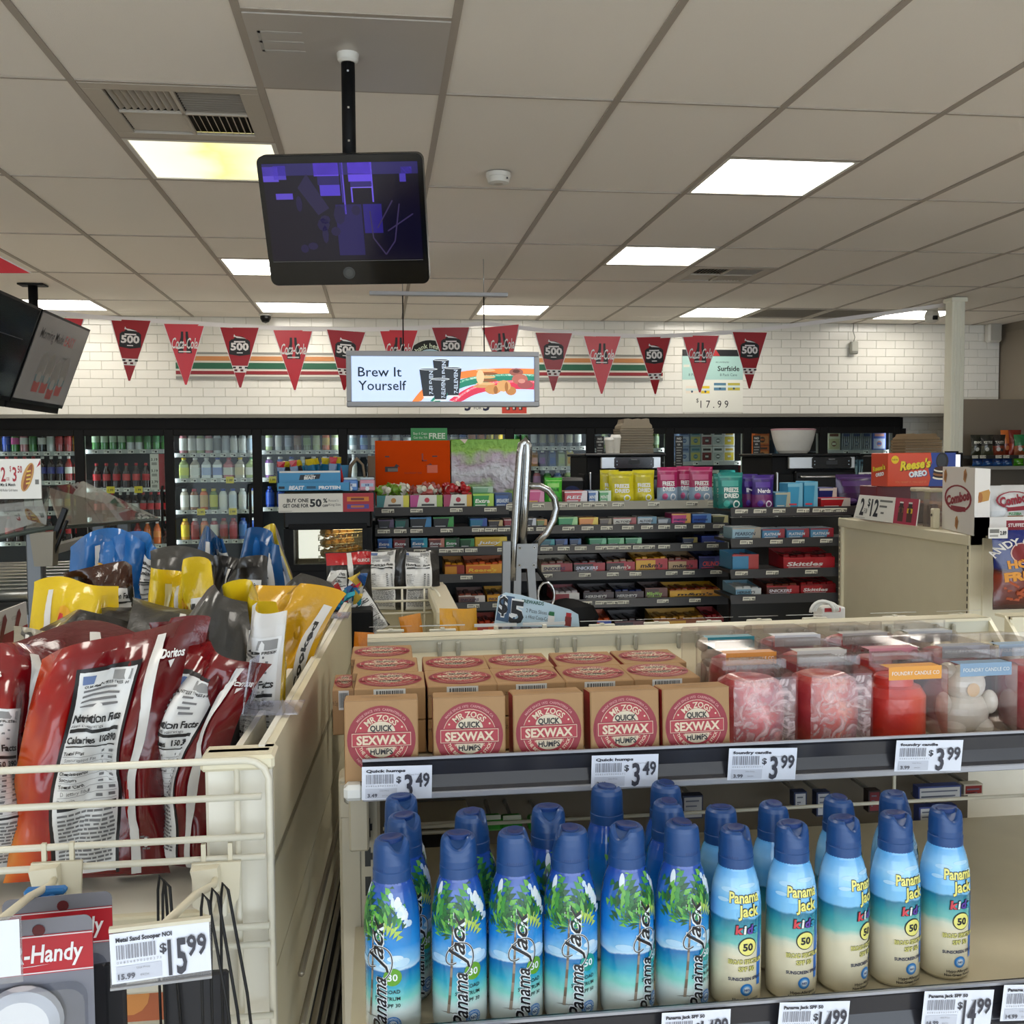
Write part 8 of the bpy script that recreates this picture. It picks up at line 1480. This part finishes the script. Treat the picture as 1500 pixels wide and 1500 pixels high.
# goods seen through the back of the front shelves
for k, (px0, px1, py0, py1, c1, c2) in enumerate(((1163, 1182, 1160, 1182, '#c9cbd0', '#26345a'), (1196, 1216, 1160, 1196, '#c4c6cc', '#26345a'), (1272, 1290, 1158, 1190, '#7a1f2a', '#2a1c1e'), (1345, 1408, 1150, 1172, '#cfd0d2', '#3a4a8a'), (1346, 1402, 1180, 1215, '#cfd0d2', '#3a4a8a'), (1000, 1030, 1165, 1200, '#b9b9bc', '#2a2f4a'), (1412, 1440, 1148, 1165, '#8a2420', '#c9c2b0'))):
    a, d = W(px0, py1, 1.33), W(px1, py0, 1.33); b = MB(); b.box(a.x, d.x, 1.33, 1.345, a.z, d.z, P(c2)); F = FRONT(0, 1.3299, 0); b.rect(F, a.x+.002, d.x-.002, a.z+.002, d.z-.002, P(c1))
    for q in range(3): zz_ = d.z-.006-.007*q; b.rect(F, a.x+.004, d.x-.006-.003*q, max(zz_-.002, a.z+.003), max(zz_, a.z+.004), P('#6a6f80'), .0008)
    b.box((a.x+d.x)/2-.002, (a.x+d.x)/2+.002, 1.345, 1.4, d.z-.006, d.z-.002, m_steel)
    tag(ob('carded_good', b), 'small printed card behind the sunscreen cans, %s from left by place' % NUM[(1, 2, 3, 4, 5, 0, 6)[k]], 'package', 'printed cards behind the sunscreen')
for k, (px0, px1, py, c_) in enumerate(((607, 690, 1201, '#b4ac98'), (612, 672, 1214, '#a39a84'), (600, 652, 1246, '#2a2a30'))):
    a, d = W(px0, py+(10 if k < 2 else 22), 1.315), W(px1, py, 1.315); b = MB(); b.box(a.x, d.x, 1.315, 1.392, a.z, d.z, P(c_), .001); b.rect(FRONT(0, 1.3148, 0), a.x+.004, d.x-.004, a.z+.002, a.z+.005, P('#d0cab8')); b.box(a.x, d.x, 1.392, 1.4, a.z, a.z+.003, m_post); tag(ob('flat_carton', b), ('pale flat carton between the first sunscreen cans, upper', 'pale flat carton between the first sunscreen cans, lower', 'black carton between the first sunscreen cans')[k], 'box')
for k, px in enumerate((720, 750, 790)):
    a = W(px, 1205, 1.32); b = MB(); b.box(-.014, .014, 0, .02, -.012, .006, P('#2f9a2c', .3), .003); b.box(-.012, .012, -.001, 0, .004, .010, P('#dfe8d8')); b.box(-.002, .002, .02, .08, 0, .004, m_steel); tag(ob('green_packet', b, None, a), 'bright green packet hanging behind the palm print cans, %s of three' % nth(k, 3), 'package')
# ================================================================ ITEMS BETWEEN THE FRONT SHELVES AND THE CANDY
def qsheet(name, c4, Y, th, m, label, cat):
    """upright printed card from four picture corners at one distance"""
    pts = [W(x, y, Y) for x, y in c4]; o = sum(pts, Vector())/len(pts); b = MB(); n = Vector((0, th, 0)); q = [p-o for p in pts]; k = len(q)
    b.add(q+[p+n for p in q], [tuple(range(k)), tuple(range(k, 2*k))[::-1]]+[(i, i+k, (i+1) % k+k, (i+1) % k) for i in range(k)], m); x = ob(name, b, None, o); tag(x, label, cat); return x, o
YS = 1.60
x, o = qsheet('pizza_offer_sign', [(724, 918), (730, 874), (741, 868), (765, 872), (835, 893), (847, 900), (849, 918)], YS, .003, mat('offer_card', '#b4cbd8', .3), 'leaning blue offer card with a big dollar five on the shelf top', 'sign')
f = plane(W(760, 893, YS)-o, (1, 0, -.17), (.1, 0, 1)); s_ = lambda px: px*YS/FPX; b = MB()
b.poly(f, [(s_(-33), s_(-20)), (s_(-4), s_(-22)), (s_(-8), s_(18)), (s_(-30), s_(18))], P('#3f5a78'), .0004)
for bo, m, h in ((.09, P('#e4e6e6'), .0008), (.03, P('#121316'), .0014)): b.text(f, '$', s_(-24), s_(4), s_(34), m, bold=bo, h=h, width=s_(14)); b.text(f, '5', s_(-3), s_(-4), s_(46), m, bold=bo, h=h, width=s_(22))
b.text(f, '2 Pizza Slices and', s_(32), s_(1), s_(8), P('#4a4f55'), width=s_(42)); b.text(f, 'a 44oz Coca-Cola', s_(30), s_(-8), s_(8), P('#4a4f55'), width=s_(38)); b.text(f, '7REWARDS', s_(20), s_(14), s_(7), P('#2a5a4a'), width=s_(34), bold=.03)
for k, (u, c_) in enumerate(((50, '#1f6a3a'), (76, '#a81f26'))): b.rect(f, s_(u-4), s_(u+4), s_(-2+k*2), s_(4+k*2), P(c_), .0008); b.rect(f, s_(u-5), s_(u+5), s_(-14), s_(-2+k*2), P('#d8d4d0' if k == 0 else '#7a2420'), .0007)
ob('print', b, x)
b = MB(); p = W(786, 918, YS+.02); b.box(p.x-.065, p.x+.065, YS+.003, YS+.06, .9, p.z+.004, m_clr); tag(ob('sign_holder', b), 'clear holder behind the leaning blue offer card', 'holder')
for k, (px, py0, py1, w_, c1, c2, nm_) in enumerate(((660, 893, 930, .05, '#c9901c', '#d8a82a', 'mustard snack packet with a notched top, behind the label flags'), (692, 893, 930, .04, '#c08a1c', '#c9c4b4', 'mustard and white snack packet right of the first one'), (622, 900, 928, .036, '#c07a24', '#b06a1c', 'orange tan snack packet left of the mustard one'), (520, 928, 975, .03, '#c4741c', '#a85a16', 'orange snack packet between the chip tray and the front shelves'))):
    Y = 1.62 if k < 3 else 1.52; p = W(px, py1, Y); h = W(px, py0, Y).z-p.z+.12; o2 = link(bpy.data.objects.new('snack_packet', smallbag(.12, .2, c1, c2, '', '#8a4a16')), None, (p.x, Y, p.z-.12), (R(-6), R((4, -3, -8, 6)[k]), R(10))); o2.scale = (w_/.12, .5, h/.2); tag(o2, nm_, 'snack')
b = MB(); p = W(645, 980, 1.62); b.box(p.x-.14, p.x+.1, 1.58, 1.7, .9, p.z-.03, P('#6a6458')); ob('peg_bin', b, FG)
p = W(635, 912, 1.63)
# popcorn and other bags in the wire basket
for k, (px, py0, py1, nm_) in enumerate(((566, 812, 885, 'black popcorn bag with a white back panel, left of two in the basket'), (618, 812, 885, 'black popcorn bag with a white back panel, right of two in the basket'))):
    B = Bag(.095, .145, .02, 200+k, .12, 0, .8); me = B.mesh(m_blackb, m_blackb, lambda b, G, w_, h: facts(b, G, -w_*.42, h*.02, w_*.66, h*.95, fine=True, h0=.0006, cal=False), 14, 18); p = W(px, py1, 2.38)
    tag(link(bpy.data.objects.new('popcorn_bag', me), None, (p.x, 2.37, p.z-.012), (R(-4), 0, R((-10, 8)[k]))), nm_, 'snack', 'popcorn bags in the wire basket')
B = Bag(.105, .12, .022, 300, .15, 0, .8); me = B.mesh(m_blackb, m_blackb, lambda b, G, w_, h: (b.rect(G, -w_*.48, w_*.48, h*.70, h*.96, foil('#b01a22'), .0004, 10, 5), strip(b, G, -w_*.02, w_*.08, h*.2, h*.95), facts(b, G, -w_*.42, h*.1, w_*.36, h*.5, fine=False), b.text(G, 'CRUNCH', w_*.3, h*.78, h*.09, P('#d8c0bc'), bold=.03, width=w_*.26, h=.001)), 14, 18); p = W(512, 880, 2.25); tag(link(bpy.data.objects.new('snack_bag', me), None, (p.x, 2.25, p.z-.005), (R(-4), 0, R(6))), 'red topped black snack bag with a white stripe left of the popcorn', 'snack')
B = Bag(.075, .10, .018, 310, .1, 0, 1.2); me = B.mesh(m_blackb, m_sil, lambda b, G, w_, h: facts(b, G, -w_*.46, h*.02, w_*.9, h*.9, h0=.0005, cal=False), 14, 18); p = W(548, 925, 2.06); tag(link(bpy.data.objects.new('snack_bag', me), None, (p.x, 2.06, p.z-.006), (R(-8), R(-28), R(14))), 'tilted grey backed snack bag beside the twisted foil sweets', 'snack')
rd = random.Random(8)
for k in range(14):
    px, py = rd.uniform(482, 530), rd.uniform(842, 890); p = W(px, py, 2.02+.004*k); nm_ = ('blue', 'turquoise', 'crimson', 'silver', 'navy', 'red', 'gold')[k % 7]; c_ = ('#1f6fa8', '#2f9ab0', '#b81f30', '#c9c9c4', '#1f4f8a', '#c03a3a', '#d8b84a')[k % 7]; b = MB(); f_ = foil(c_, .15); n = 6; v = [Vector((0, 0, -.022))]
    for q in range(n): a = 2*pi*q/n+rd.uniform(-.3, .3); v.append(Vector((cos(a)*rd.uniform(.008, .018), sin(a)*rd.uniform(.006, .012), rd.uniform(-.004, .018))))
    v.append(Vector((rd.uniform(-.006, .006), 0, .006))); b.add(v, [(0, 1+(q+1) % n, 1+q) for q in range(n)]+[(n+1, 1+q, 1+(q+1) % n) for q in range(n)], f_); tag(ob('foil_sweet', b, None, p, (rd.uniform(-.4, .4), rd.uniform(-.6, .6), rd.uniform(0, 3))), 'crumpled %s foil twist in the dark bin past the chips, %s' % (nm_, ('nearer one', 'farther one')[k // 7]), 'candy', 'twisted foil sweets past the chip tray')
b = MB(); p = W(505, 900, 2.03); b.box(p.x-.05, p.x+.055, 1.995, 2.09, .95, p.z+.012, m_blk2, .004); tag(ob('sweet_bin', b), 'dark bin holding the twisted foil sweets', 'bin')
# white cable bundle left of the cream unit
t = thing('boxed_cable', 'white cable bundle and red white box top at the foot of the cream panel', 'package', W(1212, 898, 1.75)); b = MB()
for k in range(3): b.tube([Vector((.022*cos(a)+.006*k-.01, .004*k, .020*sin(a)*(1-.1*k)+.002)) for a in [pi*i/10 for i in range(11)]], .003, P('#d8d8d4', .3), 6)
ob('cable', b, t); b = MB(); b.box(-.005, .04, .012, .05, .901-W(1212, 898, 1.75).z, .008, P('#d4d2ce'), .002); b.box(.0, .03, .011, .012, .0, .007, P('#a81f2a')); ob('carton', b, t)
# ================================================================ ROLLER GRILL AND GLASS GUARD at the far left
t = thing('roller_grill', 'steel roller grill with slanted glass guard at the far left', 'grill', (0, 0, 0)); GY0, GY1 = 2.7, 3.9
b = MB(); b.box(-2.0, -.80, GY0-.1, GY1, .0, .96, m_blk2, .006); b.box(-2.02, -.78, GY0-.12, GY1+.02, .96, 1.0, m_steel, .004); ob('counter', b, t)
b = MB(); b.box(-1.9, -.86, GY0, GY1-.3, 1.002, 1.12, mat('grill_body', '#6a6c6f', .35, metal=.8), .01); ob('grill_body', b, t)
for k in range(9):
    b = MB(); y = GY0+.08+.09*k; b.tube([(-1.88, y, 1.15), (-.88, y, 1.15)], .018, m_steel, 10); ob('roller', b, t)
for (x, y) in ((-.84, GY0-.04), (-.84, GY0+.55), (-.84, GY1-.35)):
    b = MB(); b.box(x-.018, x+.018, y-.018, y+.018, 1.0, 1.335, mat('post_grey', '#5f6265', .4, metal=.6), .003); ob('guard_post', b, t)
b = MB(); gg = glassmat('guard_glass', '#d8dedb', .03, .02); 
def pane(c):
    v = [Vector(q) for q in c]; n = (v[1]-v[0]).cross(v[2]-v[0]).normalized()*.006; b.add(v+[q+n for q in v], [(0, 1, 2, 3), (7, 6, 5, 4), (0, 4, 5, 1), (1, 5, 6, 2), (2, 6, 7, 3), (3, 7, 4, 0)], gg)
pane([(-1.12, 2.6, 1.275), (-.80, 2.62, 1.335), (-.92, 3.05, 1.415), (-1.22, 3.05, 1.40)]); pane([(-.78, 2.66, 1.33), (-.72, 3.5, 1.30), (-.98, 3.6, 1.42), (-.93, 3.05, 1.415)]); ob('glass_guard', b, t)
b = MB(); b.tube([(-1.12, 2.595, 1.272), (-.80, 2.615, 1.332), (-.72, 3.5, 1.298)], .006, P('#3a4440', .3), 6); ob('guard_edge', b, t)
for k in range(4):
    b = MB(); b.lathe([(.001, -.07), (.014, -.062), (.016, 0), (.014, .062), (.001, .07)], mat('sausage_brown', '#8a4a2a', .35), 10); tag(ob('sausage', b, None, (-1.1-.02*k, GY0+.125+.09*k, 1.179), (0, pi/2, 0)), 'browned sausage lying across the rollers, %s from the front' % NUM[k], 'food', 'sausages on the roller grill')
q = W(72, 800, 2.5); b = MB(); m = mat('tong_cup', '#6f695c', .4, metal=.3); b.hexa([(-.028, -.02, -.045), (.012, -.02, -.045), (.012, .02, -.045), (-.028, .02, -.045), (-.035, -.025, .03), (.018, -.025, .035), (.018, .025, .035), (-.035, .025, .03)], m); b.box(-.012, .012, .02, .30, -.02, -.0, m_steel); x = ob('tong_holder', b, None, q); tag(x, 'grey cup holding black tongs on the grill post', 'holder')
b = MB(); b.box(-.007, .006, -.006, .008, -.02, .095, m_black, .002); b.box(.010, .016, -.006, .006, -.02, .07, m_black, .002); x2 = ob('serving_tongs', b, None, q+Vector((.004, 0, 0)), (0, R(22), 0)); tag(x2, 'black serving tongs standing in the grey cup', 'tongs')
a, d = W(0, 731, 2.9), W(59, 672, 2.9); b = MB(); X0 = a.x-.12; b.box(X0, d.x, 2.9, 2.904, a.z-.0, d.z, P('#dcdbd6')); F = FRONT(0, 2.8998, 0); w_, h = d.x-a.x, d.z-a.z; rc = '#a01f2a'
b.text(F, '2', a.x+w_*.10, a.z+h*.62, h*.5, P(rc), bold=.02, width=w_*.11); b.text(F, 'FOR', a.x+w_*.21, a.z+h*.5, h*.13, P(rc), width=w_*.07); b.text(F, '$', a.x+w_*.275, a.z+h*.76, h*.2, P(rc), width=w_*.04); b.text(F, '3', a.x+w_*.37, a.z+h*.62, h*.5, P(rc), bold=.02, width=w_*.10); b.text(F, '50', a.x+w_*.50, a.z+h*.74, h*.24, P(rc), bold=.02, width=w_*.11); b.text(F, 'Mix & Match', a.x+w_*.2, a.z+h*.36, h*.11, P('#2a2a2a'), bold=.02, width=w_*.36); b.text(F, 'All Roller Grill Items', a.x+w_*.22, a.z+h*.22, h*.09, P('#4a4a4a'), width=w_*.42)
pts = [(a.x+w_*.68+w_*.13*cos(q)*1.0+h*.10*sin(q), a.z+h*.54+h*.36*sin(q)) for q in [2*pi*i/20 for i in range(20)]]; b.poly(F, pts, P('#b98a4a'), .0008); pts = [(a.x+w_*.69+w_*.07*cos(q)+h*.10*sin(q), a.z+h*.54+h*.33*sin(q)) for q in [2*pi*i/20 for i in range(20)]]; b.poly(F, pts, P('#8a4a22'), .0012)
for q in range(4): b.poly(F, [(a.x+w_*(.64+.01*q), a.z+h*(.36+.1*q)), (a.x+w_*(.74+.01*q), a.z+h*(.38+.1*q)), (a.x+w_*(.74+.01*q), a.z+h*(.42+.1*q)), (a.x+w_*(.64+.01*q), a.z+h*(.40+.1*q))], P('#d8b84a'), .0016)
b.poly(F, [(a.x+w_*.90, a.z+h*.78), (a.x+w_*1.0, a.z+h*.98), (a.x+w_*1.0, a.z+h*.86)], P(rc)); b.rect(F, a.x+w_*.86, a.x+w_*.95, a.z+h*.36, a.z+h*.48, P('#6a6a66')); b.tube([(a.x-.04, 2.906, 1.0), (a.x-.04, 2.906, a.z+.03)], .006, m_steel, 6)
b.v = b.v; x = ob('grill_offer_sign', b); tag(x, 'white two-for offer sign with a hot dog picture above the roller grill', 'sign')
# strip with hot dogs beside the chip tray
o = plane((-.59, 1.2, 1.205), (.02, 1, .0), (-.02, 0, 1)); L, H = .58, .06; b = MB(); b.prism([(0, 0), (L, 0), (L, H), (0, H)], o, -.003, 0, P('#d4cfc8')); b.rect(o, 0, L, 0, H*.38, P('#8f1a20'))
for k in range(9): u = .03+.06*k; b.poly(o, [(u, H*.15), (u+.012, H*.10), (u+.042, H*.72), (u+.036, H*.9), (u+.026, H*.82)], P('#7a2a1c'), .0008); b.text(o, 'HOT DOG', u+.012, H*.7, .009, P('#9a8f88'), width=.022)
b.tube([o(.05, 0, -.002), o(.05, -.9, -.002)], .006, m_steel, 6); b.tube([o(.4, 0, -.002), o(.4, -.9, -.002)], .006, m_steel, 6)
x = ob('hot_dog_strip_sign', b); tag(x, 'long red and white strip sign with slanted hot dogs behind the chip bags', 'sign')
